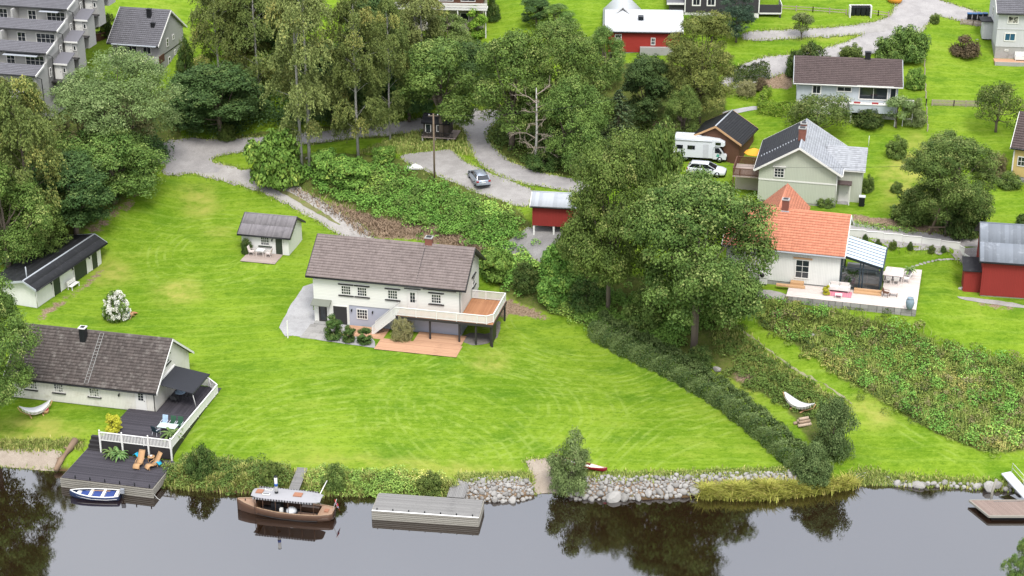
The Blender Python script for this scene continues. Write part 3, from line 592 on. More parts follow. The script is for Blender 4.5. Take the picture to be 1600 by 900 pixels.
# ------------------------------------------------------------------ the white house on the lawn
h = house('white_house', 'long white two-storey house with brown tiled roof in the middle of the lawn', 'house', 492, 502, 3.7, -13)
MAIN = h; L, D, hw = 16.4, 7.8, 5.75
walls(h, L, D, hw, 2.7, WHITE_H, zb=2.35); BX('basement_wall', LAV, h, .06, L - .06, .07, D - .07, -1.5, 2.35)
BX('white_corner', WHITE_H, h, 0, 3.95, .0, .066, -.5, 2.349)
roof(h, L, D, hw, 2.7, .5, .62, T_MAIN, 'tile', DARK, barge=DARK)
for x in (3.7, 5.5, 8.9, 13.7): window(h, x, 0, 4.08, 1.15, 1.1, 4, 3, sill=DARK)
window(h, 5.4, .066, 1.4, 1.25, 1.2, 4, 3); window(h, 14.3, .066, 1.75, 1.3, .55, 4, 1)
door(h, 1.0, 0, .12, .95, 2.1, DARK, pane=GLASS, ph=.9); door(h, 2.95, 0, 0, 1.55, 2.1, DARK)
door(h, 11.1, 0, 2.6, .92, 2.1, WHITE, pane=GLASS, panes=(2, 3), ph=.62); BX('lintel', DARK, h, 10.2, 12.0, -.12, .01, 4.93, 5.02)
MB().hexa([(-.1, -.95, 2.3), (2.0, -.95, 2.3), (2.0, 0, 2.5), (-.1, 0, 2.5), (-.1, -.95, 2.36), (2.0, -.95, 2.36), (2.0, 0, 2.72), (-.1, 0, 2.72)]).build('porch_roof', mat('mossy felt', (.19, .20, .16), .9, .2), h)
BX('doorstep', CONC, h, .1, 1.9, -.7, -.001, -.4, .12)
aw = BX('rolled_awning', DARK, h, 12.3, 15.9, -.22, -.01, 5.12, 5.26); MB().bar((12.3, -.12, 5.05), (15.9, -.12, 4.95), .05).build('awning_rod', WHITE, aw)
for x in (4.25, 6.6): lamp(h, x, .066, 1.85)
chimney(h, 11.9, 4.0, 7.9, 9.3, .75, .7); downpipe(h, L - .1, -.06, .2, 5.5)
MB().bar((11.6, 3.4, 8.35), (11.55, -.3, 5.75), .05, .04).build('roof_cable', BLACK, h)
window(h, L, 5.4, 4.1, 1.1, 1.1, 2, 2, 'R', sill=DARK)
dk = thing('balcony_deck', 'raised oiled-wood deck with white railing wrapped round the house gable', 'deck', h.location, -13)
planks(dk, 9.7, 16.38, -1.75, -.03, 2.5, PL_ORANGE, 'x'); planks(dk, 16.44, 20.25, -1.75, 4.4, 2.5, PL_ORANGE, 'y')
MB().box(9.7, 20.3, -1.83, -1.76, 2.22, 2.5).box(20.26, 20.33, -1.75, 4.45, 2.22, 2.5).box(16.45, 20.25, 4.41, 4.48, 2.22, 2.5).build('fascia', DARK, dk)
for x, y in ((13.4, -1.6), (16.6, -1.6), (20.15, -1.55), (20.15, 4.2), (18.4, -1.6)): BX('post', DARK, dk, x - .09, x + .09, y - .09, y + .09, -1.0, 2.24)
BX('screen', DARK, dk, 19.9, 20.06, -1.5, .6, -.8, 2.2)
railing(dk, [(9.75, -1.72, 2.5), (19.6, -1.72, 2.5), (20.2, -1.1, 2.5), (20.2, 4.4, 2.5), (16.5, 4.38, 2.5)])
for i in range(9):
    t = (i + .5) / 9; BX('step', DARK, dk, 7.1 + 2.6 * t - .16, 7.1 + 2.6 * t + .16, -1.7, -.55, .0 + 2.5 * t - .16, 2.5 * t - .11)
MB().bar((7.0, -1.73, .0), (9.7, -1.73, 2.4), .06, .24).bar((7.0, -.52, .0), (9.7, -.52, 2.4), .06, .24).build('stringer', WHITE, dk)
railing(dk, [(7.05, -1.76, 0.02), (9.7, -1.76, 2.5)]); railing(dk, [(7.05, -.5, 0.02), (9.7, -.5, 2.5)])
pt = thing('wooden_patio', 'low reddish pine patio in front of the white house', 'patio', h.location, -13)
planks(pt, 8.3, 17.2, -5.25, -2.6, .10, PL_PINE, 'x'); planks(pt, 11.8, 17.0, -2.58, -.12, .10, PL_PINE, 'x'); BX('joists', DARK, pt, 8.35, 16.95, -5.2, -2.65, -.7, .06); BX('joists', DARK, pt, 11.85, 16.95, -2.6, -.2, -.7, .059)
pv = thing('paved_terrace', 'brownish slab terrace by the basement wall behind the clipped shrubs', 'terrace', h.location, -13)
for i in range(9):
    for j in range(5): BX('slab', PL_PINE, pv, 4.0 + i * .5, 4.49 + i * .5, -2.75 + j * .52, -2.25 + j * .52, -.5, .06 + random.uniform(-.006, .006))
for i in range(5):
    for j in range(5): BX('slab', STONE, pv, -.2 + i * .8, .585 + i * .8, -4.3 + j * .7, -3.61 + j * .7, -.5, .05 + random.uniform(-.006, .006))
p = W(450, 528, 3.5); BX('marker_post', WHITE, None, p[0] - .06, p[0] + .06, p[1] - .06, p[1] + .06, 3.0, 5.5); tag(bpy.data.objects['marker_post'], 'slim white post at the corner of the gravel yard', 'post')

# ------------------------------------------------------------------ cottage by the river
h = house('river_cottage', 'low cream cottage with weathered mossy roof beside the river dock', 'house', 27, 622, 1.9, -13)
COT = h; L, D, hw = 15.1, 8.8, 2.7
walls(h, L + .6, D, hw, 3.4, CREAM_V, x0=-.6, zb=.12); foundation(h, -.55, L - .05, .06, D - .06, .12)
roof(h, L + .6, D, hw, 3.4, .42, .4, T_COT, 'tile', DARK, x0=-.6, barge=WHITE)
window(h, 1.7, 0, 1.75, 1.45, 1.0, 6, 3, pane=GLASSC); window(h, 4.75, 0, 1.7, 1.1, 1.0, 4, 3, pane=GLASSC); window(h, 8.6, 0, 1.65, 1.15, 1.0, 4, 3, pane=GLASSC)
for x in (1.7, 4.75, 8.6): BX('sill', DARK, h, x - .75, x + .75, -.16, .0, 1.08, 1.16)
door(h, 13.6, 0, .3, .95, 2.05, WHITE, pane=GLASS, panes=(2, 3), ph=.5); lamp(h, 11.3, 0, 1.8); downpipe(h, L - .05, -.12, .3, 2.5)
chimney(h, 6.2, 3.55, 4.9, 6.9, .62, .62, BLACK, WHITE)
l = MB(); a = Vector((8.0, 4.1, 6.2)); b = Vector((8.0, -.35, 2.75)); 
for s in (-.2, .2): l.bar(a + Vector((s, 0, .05)), b + Vector((s, 0, .05)), .035)
for i in range(17): q = a.lerp(b, i / 16); l.bar(q + Vector((-.2, 0, .05)), q + Vector((.2, 0, .05)), .028)
l.build('roof_ladder', CONC, h)
window(h, L, 3.6, 4.3, .8, .7, 2, 2, 'R', sill=DARK)
aw = thing('canvas_awning', 'dark charcoal canvas awning over the cottage terrace', 'awning', h.location, -13)
q = [(15.16, .6, 3.0), (15.16, 4.9, 3.0), (18.75, 5.3, 2.25), (18.75, .9, 2.25)]
MB().hexa([(x, y, z - .02) for x, y, z in q] + [(x, y, z + .02) for x, y, z in q]).build('canvas', mat('charcoal canvas', (.028, .029, .034), .9, .1), aw)
MB().bar((18.78, .85, 2.2), (18.78, 5.35, 2.2), .1).build('front_bar', BLACK, aw); MB().box(15.12, 15.3, .5, 5.0, 2.95, 3.12).build('cassette', WHITE, aw)
for y in (1.0, 5.1): MB().tube([(18.7, y, 2.2), (19.0, y + .1, .3)], .03).build('support', WHITE, aw)
tr = thing('cottage_terrace', 'black stained plank terrace with white railings beside the cottage', 'terrace', h.location, -13)
planks(tr, 12.2, 19.6, -6.85, -.06, .3, PL_DARK, 'x'); planks(tr, 15.16, 19.6, -.04, 6.2, .3, PL_DARK, 'y')
BX('skirt', DARK, tr, 12.3, 19.55, -6.75, 6.1, -1.4, .25) if False else MB().box(12.3, 19.5, -6.8, -6.72, -.9, .26).box(19.5, 19.58, -6.7, 6.1, -1.0, .26).box(12.25, 12.33, -6.7, -.1, -1.0, .26).build('skirt', DARK, tr)
railing(tr, [(12.3, -6.88, .3), (14.6, -6.88, .3), (17.3, -6.88, .3), (19.62, -6.88, .3)], .95, pk=.075, gap=.07)
for x in (12.3, 14.6, 17.3, 19.62): BX('post', WHITE, tr, x - .07, x + .07, -7.0, -6.86, -1.0, 1.35); MB().lathe([(.02, 0), (.09, .06), (.08, .14), (.02, .2)], 8, (x, -6.93, 1.35)).build('post_ball', WHITE, tr)
rl = railing(tr, [(19.65, -6.8, .3), (19.65, 5.0, .3)], 1.0, pk=.15, gap=.006); railing(tr, [(19.65, 5.0, .3), (18.2, 6.25, .3), (15.6, 6.25, .3)], 1.0, pk=.1, gap=.03)
for i in range(4): BX('step', DARK, tr, 10.75, 12.2, -6.85 + i * .36, -6.5 + i * .36, -.95, -.82 + i * .28)
LDK = thing('lower_dock', 'wide black plank dock at the water below the cottage terrace', 'dock', h.location, -13)
planks(LDK, 10.7, 19.9, -12.3, -7.02, -.9, PL_DARK, 'x'); planks(LDK, 10.7, 12.2, -7.0, -5.6, -.9, PL_DARK, 'x')
for i in range(5): BX('beam', PL_BEAM, LDK, 10.6, 20.0, -12.36 - .002 * i, -12.24, -1.12 - i * .2, -1.0 - i * .2)
for i in range(4): BX('beam', PL_BEAM, LDK, 19.86, 19.98, -12.2, -7.1, -1.12 - i * .2, -1.0 - i * .2); BX('beam', PL_BEAM, LDK, 10.6, 10.72, -12.2, -6, -1.12 - i * .2, -1.0 - i * .2)
for i in range(7): x = 10.8 + i * 1.5; BX('pile', PL_BEAM, LDK, x - .09, x + .09, -12.2, -12.02, -3.0, -.94); BX('pile', PL_BEAM, LDK, x - .09, x + .09, -9.2, -9.02, -3.0, -.94)
for i in range(6): x = 12.1 + i * 1.5; MB().lathe([(.06, 0), (.06, .3), (.04, .34)], 8, (x, -12.2, -.9)).build('mooring_post', BLACK, LDK)

# ------------------------------------------------------------------ long garage
h = house('long_garage', 'long white garage with black felt roof and green doors under the left trees', 'garage', 58, 482, 3.9, 70)
MB().prismx([(0, .05), (5.4, .05), (5.4, 2.45), (1.0, 3.25), (0, 2.75)], 0, 13.2).build('wall', WHITE_V, h); foundation(h, .05, 13.15, .06, 5.3, .05)
roof(h, 13.2, 5.4, 2.72, .53, .6, .6, FELT, 'felt', DARK, ridge_y=1.0, hb=2.42, barge=ZINC, cap=ZINC)
for x, w in ((4.0, 1.3), (8.8, 2.5), (11.75, 1.1)): door(h, x, 0, .05, w, 2.05, GREEN_D)
for x in (2.9, 7.2, 10.6): lamp(h, x, 0, 1.9)
MB().tube([(.3, 1.1, 3.0), (.3, 1.1, 4.7)], .07).build('vent_pipe', ZINC, h); downpipe(h, .0, -.1, .1, 2.4, WHITE)
h = house('garden_shed', 'small white shed with grey corrugated roof and dark green door', 'shed', 379, 393, 5.3, -13)
SHED = h; L, D = 5.7, 4.6; walls(h, L, D, 2.45, 1.35, WHITE_V, zb=.05); foundation(h, .05, L - .05, .05, D - .05, .05)
roof(h, L, D, 2.45, 1.35, .4, .35, ETERNIT, 'corr', DARK); window(h, 2.85, 0, 1.6, 1.1, 1.15, 4, 3, frame=WHITE, sill=GREEN_D); door(h, 4.55, 0, .1, .82, 2.0, GREEN_D); lamp(h, 3.75, 0, 1.9)
pt = thing('shed_deck', 'small grey plank deck in front of the garden shed', 'deck', h.location, -13); planks(pt, .8, 5.0, -2.9, -.08, .12, PL_SHED, 'x'); BX('joists', DARK, pt, .85, 4.95, -2.85, -.1, -.8, .08)

# ------------------------------------------------------------------ orange-roofed house with conservatory
h = house('orange_roof_house', 'white house with bright orange tiled roof beside the big maple', 'house', 1310, 450, 9.3, -15, 12.0, 0)
ORG = h; L, D, hw = 12.0, 8.6, 3.9
walls(h, L, D, hw, 2.6, WHITE_V, zb=.1); foundation(h, .05, L - .05, .06, D - .06, .1)
roof(h, L, D, hw, 2.6, .45, .45, T_ORANGE, 'tile', WHITE, gutter=ZINC)
ax, ay = LP(h, 1231, 285, 6.2); lx_, _ = LP(h, 1196, 300, 4.2); rx_, _ = LP(h, 1268, 308, 4.2)
rw = max(3.6, rx_ - lx_ - .6); cx = ax
MB().prism([(cx - rw / 2, 0), (cx + rw / 2, 0), (cx + rw / 2, 3.7), (cx, 5.9), (cx - rw / 2, 3.7)], D - .2, ay - .4).build('rear_wing_wall', WHITE_V, h)
for s in (-1, 1):
    e = np.array([cx + s * (rw / 2 + .35), 4.0, 3.7 - .35 * 2.2 / (rw / 2)]); d = np.array([cx - e[0], 0, 5.9 - e[2]]); S = np.linalg.norm(d); Ly = ay - 4.0
    tiles(h, e + np.array([0, 0, .12]), (0, 1, 0), Ly, d / S, S, T_ORANGE); MB().hexa([tuple(e), tuple(e + d), tuple(e + d + np.array([0, Ly, 0])), tuple(e + np.array([0, Ly, 0]))] + [tuple(q + np.array([0, 0, .11])) for q in (e, e + d, e + d + np.array([0, Ly, 0]), e + np.array([0, Ly, 0]))]).build('rear_wing_roof', WHITE, h)
MB().tube([(cx, 4.3, 6.04), (cx, ay, 6.04)], .09).build('rear_ridge_cap', T_ORANGE, h)
chx, chy = LP(h, 1229, 318, 6.9); chimney(h, chx, D / 2, 6.2, 7.7, .7, .65)
wx_, _ = LP(h, 1270, 440, 1.0); window(h, 8.1, 0, 1.75, 1.55, 2.2, 2, 3, fw=.12); BX('lintel', WOODN, h, 7.1, 9.1, -.15, .0, 2.9, 3.05); window(h, 2.4, 0, .75, 1.0, .5, 3, 2)
hp = thing('heat_pump', 'white heat pump unit on brackets by the orange-roofed house wall', 'heat pump', h.location, -15)
BX('housing', WHITE, hp, 3.7, 4.6, -.6, -.2, .5, 1.15); BX('base_unit', WHITE, hp, 3.75, 4.55, -.55, -.18, -.2, .46); MB().tube([(4.0, -.61, .83), (4.0, -.63, .83)], .25, 14).build('fan', DARK, hp)
cs = thing('conservatory', 'dark framed glass conservatory with pale blue roof panels on the house gable', 'conservatory', h.location, -15)
ANT = mat('anthracite frame', (.03, .045, .058), .45, .1); x0, x1, y0, y1, za, zb_ = L + .05, L + 4.2, .35, 5.6, 3.75, 2.75
for x, y, zt in ((x0 + .08, y0, za), (x1, y0, zb_), (x1, y1, zb_), (x0 + .08, y1, za), ((x0 + x1) / 2 - .05, y0, 3.2), ((x0 + x1) / 2 + .25, y0, 3.2), (x1, (y0 + y1) / 2, zb_)): BX('post', ANT, cs, x - .075, x + .075, y - .075, y + .075, -.05, zt - .1)
MB().bar((x0, y0, za - .16), (x1 + .1, y0, zb_ - .16), .16, .32).bar((x1, y0, zb_ - .14), (x1, y1, zb_ - .14), .16, .2).bar((x0, y0, .03), (x1, y0, .03), .12, .1).bar((x1, y0, .03), (x1, y1, .03), .12, .1).bar((x0, y0, 2.35), (x1, y0, 2.2), .07, .08).build('frame', ANT, cs)
RP = mat('pale blue roof panel', (.58, .66, .74), .25, .04); np_ = 7
for i in range(np_):
    a0, a1 = y0 - .35 + (y1 - y0 + .5) * i / np_, y0 - .35 + (y1 - y0 + .5) * (i + 1) / np_
    MB().hexa([(x0, a0 + .03, za), (x1 + .2, a0 + .03, zb_ - .05), (x1 + .2, a1 - .03, zb_ - .05), (x0, a1 - .03, za), (x0, a0 + .03, za + .05), (x1 + .2, a0 + .03, zb_), (x1 + .2, a1 - .03, zb_), (x0, a1 - .03, za + .05)]).build('roof_panel', RP, cs)
    MB().bar((x0, a0, za + .04), (x1 + .22, a0, zb_ - .01), .06, .1).build('roof_bar', ANT, cs)
MB().bar((x1 + .22, y0 - .4, zb_ - .05), (x1 + .22, y1 + .2, zb_ - .05), .14, .14).build('gutter', ANT, cs)
def clear_glass():
    m, n, b, o = _nodes('clear glass'); tr = n.nodes.new('ShaderNodeBsdfTransparent'); tr.inputs[0].default_value = (.86, .9, .92, 1); gl = n.nodes.new('ShaderNodeBsdfGlossy'); gl.inputs['Roughness'].default_value = .03
    fr = n.nodes.new('ShaderNodeFresnel'); fr.inputs['IOR'].default_value = 1.6; ms = n.nodes.new('ShaderNodeMixShader'); n.links.new(fr.outputs[0], ms.inputs[0]); n.links.new(tr.outputs[0], ms.inputs[1]); n.links.new(gl.outputs[0], ms.inputs[2]); n.links.new(ms.outputs[0], o.inputs[0]); return m
CG = clear_glass()
for i in range(3): a0 = x0 + .1 + i * 1.37; BX('pane', CG, cs, a0, a0 + 1.3, y0 - .008, y0 + .008, .1, 2.2)
for i in range(2): a0 = y0 + .1 + i * 2.6; BX('pane', CG, cs, x1 - .008, x1 + .008, a0, a0 + 2.5, .1, 2.5)
BX('floor', PL_PALE, cs, x0, x1, y0, y1, -.15, .01); BX('sideboard', WHITE, cs, x0 + .4, x1 - .4, y1 - .8, y1 - .3, .012, .85)
BX('door_leaf', ANT, cs, x1 + .12, x1 + .18, .5, 1.5, .1, 2.3)
td = thing('orange_house_deck', 'pale bleached plank deck on a stone wall in front of the orange-roofed house', 'deck', h.location, -15)
dl, dr, db = LP(h, 1229, 460, -.05), LP(h, 1431, 487, -.05), LP(h, 1420, 420, -.05)
fy = (dl[1] + dr[1]) / 2; fx0, fx1 = dl[0], dr[0]; bk = db[1]
planks(td, fx0, fx1, fy, -.05, -.02, PL_PALE, 'x', .2); planks(td, x1 + .3, fx1, -.04, bk, -.02, PL_PALE, 'x', .2)
st = MB().box(-.5, .5, -.5, .5, -.5, .5).mesh('block', STONE)
x = fx0; 
while x < fx1 - .2:
    w = random.uniform(.5, 1.1); w = min(w, fx1 - x)
    for j in range(2):
        o = new_obj('stone', st, td); o.location = (x + w / 2, fy + .18 + random.uniform(-.03, .03), -.3 - j * .45); o.scale = (w - .04, .4, .42); o.rotation_euler = (0, 0, random.uniform(-.04, .04))
    x += w
for i in range(14):
    for j in range(2): o = new_obj('stone', st, td); o.location = (fx1 - .2, fy + .6 + i * .75, -.3 - j * .45); o.scale = (.4, .7, .42)
BX('core', CONC, td, fx0 + .3, fx1 - .45, fy + .42, -.1, -2.0, -.09)
BX('bench_seat', WOODN, td, fx0 + .1, 8.4, -.75, -.06, .0, .42); BX('low_step', WOODN, td, 5.6, 8.6, -1.2, -.78, .0, .2)
for i in range(2): BX('step', WOODN, td, x0 + 1.6, x1 + .3, -.95 + i * .4, -.56 + i * .4, .0, .16 + i * .16)

# ------------------------------------------------------------------ sage green house behind
h = house('sage_house', 'pale sage green gabled house with dark and silver slate roof', 'house', 1305, 325, 11.0, 77)
SAG = h; L, D, hw = 9.2, 8.9, 4.3
walls(h, L, D, hw, 2.7, SAGE, zb=.3); foundation(h, .06, L - .06, .06, D - .06, .3)
roof(h, L, D, hw, 2.7, .5, .6, SLATE_L, 'shingle', WHITE, mt2=SLATE_D, cap=ZINC, gutter=WHITE)
BX('string_course', WHITE, h, -.06, -.002, 0, D, 2.75, 2.9)
w_ = window(h, 0, 6.6, 3.75, 1.2, 1.2, 3, 3, 'L'); BX('eyebrow', WHITE, h, -.2, -.01, 5.85, 7.35, 4.45, 4.55)
c_ = MB()
chimney(h, 2.6, D / 2, 6.4, 8.4, .8, .8); chimney(h, 4.6, D / 2, 6.6, 8.3, .7, .7)
for k in range(14): c_.box(3.0 + 0 * k, 3.16, 5.0 + k * .3, 5.12 + k * .3, hw + 2.7 - (5.0 + k * .3 - D / 2) * 2.7 / (D / 2) + .17, hw + 2.7 - (5.0 + k * .3 - D / 2) * 2.7 / (D / 2) + .3)
c_.build('snow_guard', ZINC, h, kind='stuff')
MB().prism([(2.2, 0), (7.6, 0), (7.6, 4.1), (4.9, 5.7), (2.2, 4.1)], -2.7, .05).build('wing_wall', SAGE, h)
for s in (-1, 1):
    e = np.array([4.9 + s * 3.1, -3.0, 4.1 - .4 * 1.6 / 2.7]); d = np.array([4.9 - e[0], 0, 5.7 - e[2]]); S = np.linalg.norm(d); Ly = 4.6 
    MB().hexa([tuple(e), tuple(e + d), tuple(e + d + np.array([0, Ly, 0])), tuple(e + np.array([0, Ly, 0]))] + [tuple(q + np.array([0, 0, .12])) for q in (e, e + d, e + d + np.array([0, Ly, 0]), e + np.array([0, Ly, 0]))]).build('wing_roof', WHITE, h)
    tiles(h, e + np.array([0, 0, .13]), (0, 1, 0), Ly, d / S, S, SLATE_L, **STY['shingle'])
door(h, 2.2, -.75, .1, .95, 2.1, WHITE, 'L'); BX('porch_roof', T_BROWN, h, 1.0, 2.19, -1.6, .2, 2.45, 2.6); BX('porch_post', WHITE, h, 1.05, 1.15, -1.5, -1.4, -.5, 2.45); BX('doorstep', CONC, h, 1.2, 2.19, -1.4, -.1, -.5, .1)
bl = BX('balcony_floor', PL_SHED, h, 1.0, 5.2, D + .01, D + 3.1, 2.45, 2.6)
railing(h, [(1.05, D + .05, 2.6), (1.05, D + 3.05, 2.6), (5.15, D + 3.05, 2.6), (5.15, D + .05, 2.6)], .9, BROWN, .1, .03)
for x, y in ((1.1, D + 3.0), (5.1, D + 3.0)): BX('balcony_post', BROWN, h, x - .06, x + .06, y - .06, y + .06, -1, 2.44)
BX('under_balcony_wall', BEIGE, h, 3.5, 3.7, D + .05, D + 3.0, -.6, 2.4); downpipe(h, -.05, .05, .1, 4.0, WHITE)

# ------------------------------------------------------------------ red barn on the right
h = house('red_barn', 'dark red barn with blue-grey sheet roof at the right edge', 'barn', 1531, 463, 8.4, -10)
L, D, hw = 13.0, 8.2, 4.2; walls(h, L, D, hw, 2.4, RED, zb=.15); foundation(h, .06, L - .06, .06, D - .06, .15)
roof(h, L, D, hw, 2.4, .35, .45, STEEL_B, 'seam', DARK, barge=DARK); BX('corner_board', RED, h, -.04, .1, -.05, -.002, .15, 4.1)
an = MB().prismx([(.9, -.3), (3.2, -.3), (3.2, 2.9), (.9, 2.45)], -1.75, -.002).build('annex', RED, h); MB().prismx([(.7, 2.42), (3.4, 2.95), (3.4, 3.05), (.7, 2.52)], -1.95, -.01).build('annex_roof', FELT, an)
for i in range(4): BX('corner_trim', WHITE if i == 0 else RED, h, 3 + i * 2.6, 3.08 + i * 2.6, -.03, -.002, .2, 4.0) if i > 3 else None

# ------------------------------------------------------------------ bungalow with brown roof
h = house('bungalow', 'pale blue-grey bungalow with brown tiled roof and a corner balcony', 'house', 1243, 176, 14.5, -8)
L, D, hw = 12.4, 8.0, 4.15; walls(h, L, D, hw, 1.9, BLUEGR, zb=1.75); BX('basement_wall', WHITE, h, .05, L - .05, .06, D - .06, -2, 1.75)
roof(h, L, D, hw, 1.9, .5, .5, T_BROWN, 'tile', WHITE, barge=ZINC, gutter=WHITE)
window(h, 2.4, 0, 3.15, 1.2, 1.25, 2, 1, fw=.16); window(h, 5.8, 0, 3.35, 1.9, .75, 2, 1, fw=.13); window(h, 9.4, 0, 2.95, 3.6, 1.7, 2, 1, fw=.12); window(h, 11.8, 0, 2.85, .8, 1.8, 1, 1)
BX('awning_box', WHITE, h, 7.3, 11.8, -.6, -.01, 3.88, 4.1); window(h, 4.9, .06, .8, 1.0, 1.3, 1, 1, frame=WHITE); door(h, 8.6, .06, -.4, .9, 1.9, WHITE); window(h, 10.0, .06, .6, 1.2, 1.2, 1, 1)
fl = BX('balcony_floor', WHITE, h, 6.6, 12.35, -1.75, -.01, 1.5, 1.74); BX('balcony_front', BLUEGR, h, 6.6, 12.35, -1.82, -1.74, .95, 2.0); BX('balcony_side', BLUEGR, h, 6.54, 6.6, -1.75, -.01, .95, 2.0); MB().box(6.5, 12.4, -1.9, -1.68, 2.0, 2.1).box(6.48, 6.66, -1.67, 0, 2.0, 2.1).build('handrail', WHITE, h)
for x in (6.75, 9.6, 12.2): BX('balcony_post', WHITE, h, x - .08, x + .08, -1.7, -1.54, -1.8, 1.5)
for x in (7.4, 9.6, 11.6): MB().box(x - .4, x + .4, -1.75, -1.55, 2.1, 2.28).build('flower_box', mat('red flowers', (.35, .05, .05), .8, .4, 9) if x == 7.4 else bpy.data.materials['red flowers'], h)
chimney(h, 8.6, D / 2, 5.7, 7.0, .7, .6, BLACK, BLACK)
sc_ = thing('glass_screen', 'white framed wind screen beside the bungalow balcony', 'screen', h.location, -8)
MB().box(13.1, 13.22, -1.4, -1.3, .2, 2.7).box(14.2, 14.32, -1.4, -1.3, .2, 2.7).box(13.23, 14.19, -1.4, -1.3, 2.55, 2.7).box(13.23, 14.19, -1.4, -1.3, .2, .35).build('frame', WHITE, sc_); BX('pane', CG, sc_, 13.22, 14.2, -1.36, -1.34, .35, 2.55)
for x in (13.1, 14.2): BX('leg', WHITE, sc_, x + .01, x + .11, -1.39, -1.31, -1.5, .199)

# ------------------------------------------------------------------ the far houses
h = house('red_farm_barn', 'bright red barn with pale metal roof among trees at the top', 'barn', 950, 82, 18.0, -3)
L, D, hw = 9.4, 7.0, 3.0; walls(h, L, D, hw, 1.7, RED_H, zb=.1); foundation(h, .1, L, .06, D, .1); roof(h, L, D, hw, 1.7, .35, .4, PALEMETAL, 'seam', WHITE)
MB().prism([(-.3, 0), (4.0, 0), (4.0, 3.4), (1.85, 5.1), (-.3, 3.4)], 4.4, 9.0).build('cross_wing', RED_H, h)
for s in (-1, 1):
    e = np.array([1.85 + s * 2.6, 1.6, 3.05]); d = np.array([-s * 2.6, 1.6, 2.15]); S = np.linalg.norm(d); MB().hexa([tuple(e), tuple(e + d), tuple(e + d + np.array([0, 8.5, 0])), tuple(e + np.array([0, 8.5, 0]))] + [tuple(q + np.array([0, 0, .1])) for q in (e, e + d, e + d + np.array([0, 8.5, 0]), e + np.array([0, 8.5, 0]))]).build('cross_roof', WHITE, h); tiles(h, e + np.array([0, 0, .11]), (0, 1, 0), 8.5, d / S, S, PALEMETAL, **STY['seam'])
window(h, 1.3, 0, 2.1, .9, .9, 1, 1, pane=GLASSC); window(h, 5.9, 0, 1.6, .6, 1.0, 2, 2); BX('roof_hatch', BLACK, h, 3.9, 4.6, 1.6, 2.6, 3.75, 4.45); MB().box(4.0, 4.5, 1.56, 2.2, 3.9, 4.4).build('hatch_pane', GLASS, h)
BX('plinth_wall', CONC, h, 4.2, 9.3, -.6, -.01, -1.5, .9)
h = house('grey_detached_house', 'grey house with slate-coloured tiled roof above the round trees', 'house', 246, 62, 19.7, -13, 6.6, 0)
h.location.z = 15.0; L, D, hw = 6.8, 8.0, 4.6; walls(h, L, D, hw, 2.9, GREYW, zb=-1); roof(h, L, D, hw, 2.9, .9, .25, T_GREY, 'tile', WHITE)
chimney(h, 4.4, 2.9, 6.2, 7.9, .55, .5, BLACK, BLACK); chimney(h, 5.4, 1.6, 5.6, 6.4, .5, .4, BLACK, BLACK)
for y, z, w in ((2.6, 3.6, .7), (4.6, 3.8, .6), (2.8, 1.0, .7), (4.8, 1.6, .5)): window(h, L, y, z, w, w * 1.6 if w > .6 else .7, 1, 2, 'R')
BX('band', DARK, h, L + .001, L + .04, .1, D - .1, 2.3, 2.42); window(h, 2.2, 0, 3.2, 2.8, 1.3, 4, 1); window(h, 5.0, 0, 3.2, 1.2, 1.2, 2, 1); BX('balcony_floor', GREYW, h, .2, L + .6, -1.8, -.01, 1.9, 2.1); BX('balcony_front', GREYW, h, .2, L + .6, -1.88, -1.8, 1.9, 2.9); BX('balcony_side', BROWN, h, L + .55, L + .62, -1.79, -.02, 1.9, 2.9); BX('awning', ZINC, h, .5, L, -1.3, -.5, 4.0, 4.1)
h = house('grey_corner_house', 'tall light grey house with slate roof in the top right corner', 'house', 1553, 92, 17.0, -6)
L, D, hw = 10.0, 8.0, 6.5; walls(h, L, D, hw, 2.6, LGREY, zb=1.7); BX('basement_wall', CONC, h, .05, L, .06, D - .05, -2, 1.7); roof(h, L, D, hw, 2.6, .45, .35, T_GREY, 'tile', WHITE)
window(h, 1.9, 0, 5.4, 1.45, 1.1, 2, 1, fw=.13, pane=GLASSC); window(h, 1.75, 0, 3.05, 1.5, 1.15, 2, 1, fw=.13, pane=GLASSB); window(h, 1.5, .06, 1.2, .5, .25, 1, 1); BX('band', LGREY, h, -.04, L, -.05, -.002, 4.05, 4.2)
window(h, 6, 0, 5.4, 1.45, 1.1, 2, 1); window(h, 0, 4.5, 5.3, .8, 1.2, 1, 2, 'L')
BX('porch', LGREY, h, -1.2, -.01, 3.8, 5.8, 1.6, 4.0); BX('porch_roof', FELT, h, -1.6, -.01, 3.5, 6.0, 4.0, 4.12)
for i in range(6): BX('step', CONC, h, -2.0 - i * .35, -1.66 - i * .35, 3.9, 5.2, -1.5, 1.5 - i * .24)
pt = thing('corner_house_patio', 'pinkish slab patio below the light grey corner house', 'patio', h.location, -6); BX('slab_field', PL_PINE, pt, -.1, 9.5, -1.7, .0, -1.0, .08); BX('edging', CONC, pt, -.1, 9.5, -1.8, -1.71, -1.0, .12)
s2 = thing('garden_sofa', 'white garden sofa with cushions against the corner house basement', 'sofa', h.location, -6)
BX('seat', WHITE, s2, 2.6, 4.6, -.8, -.1, .2, .55); BX('backrest', WHITE, s2, 2.6, 4.6, -.09, .03, .2, 1.1)
for x in (2.7, 3.62): BX('cushion', WHITE, s2, x, x + .86, -.75, -.2, .56, .72)
for x in (2.62, 4.5):
    for y in (-.78, -.2): BX('leg', WHITE, s2, x, x + .08, y, y + .08, .08, .2)
h = house('yellow_house', 'yellow wooden house with brown roof at the right edge', 'house', 1579, 283, 12.0, -24)
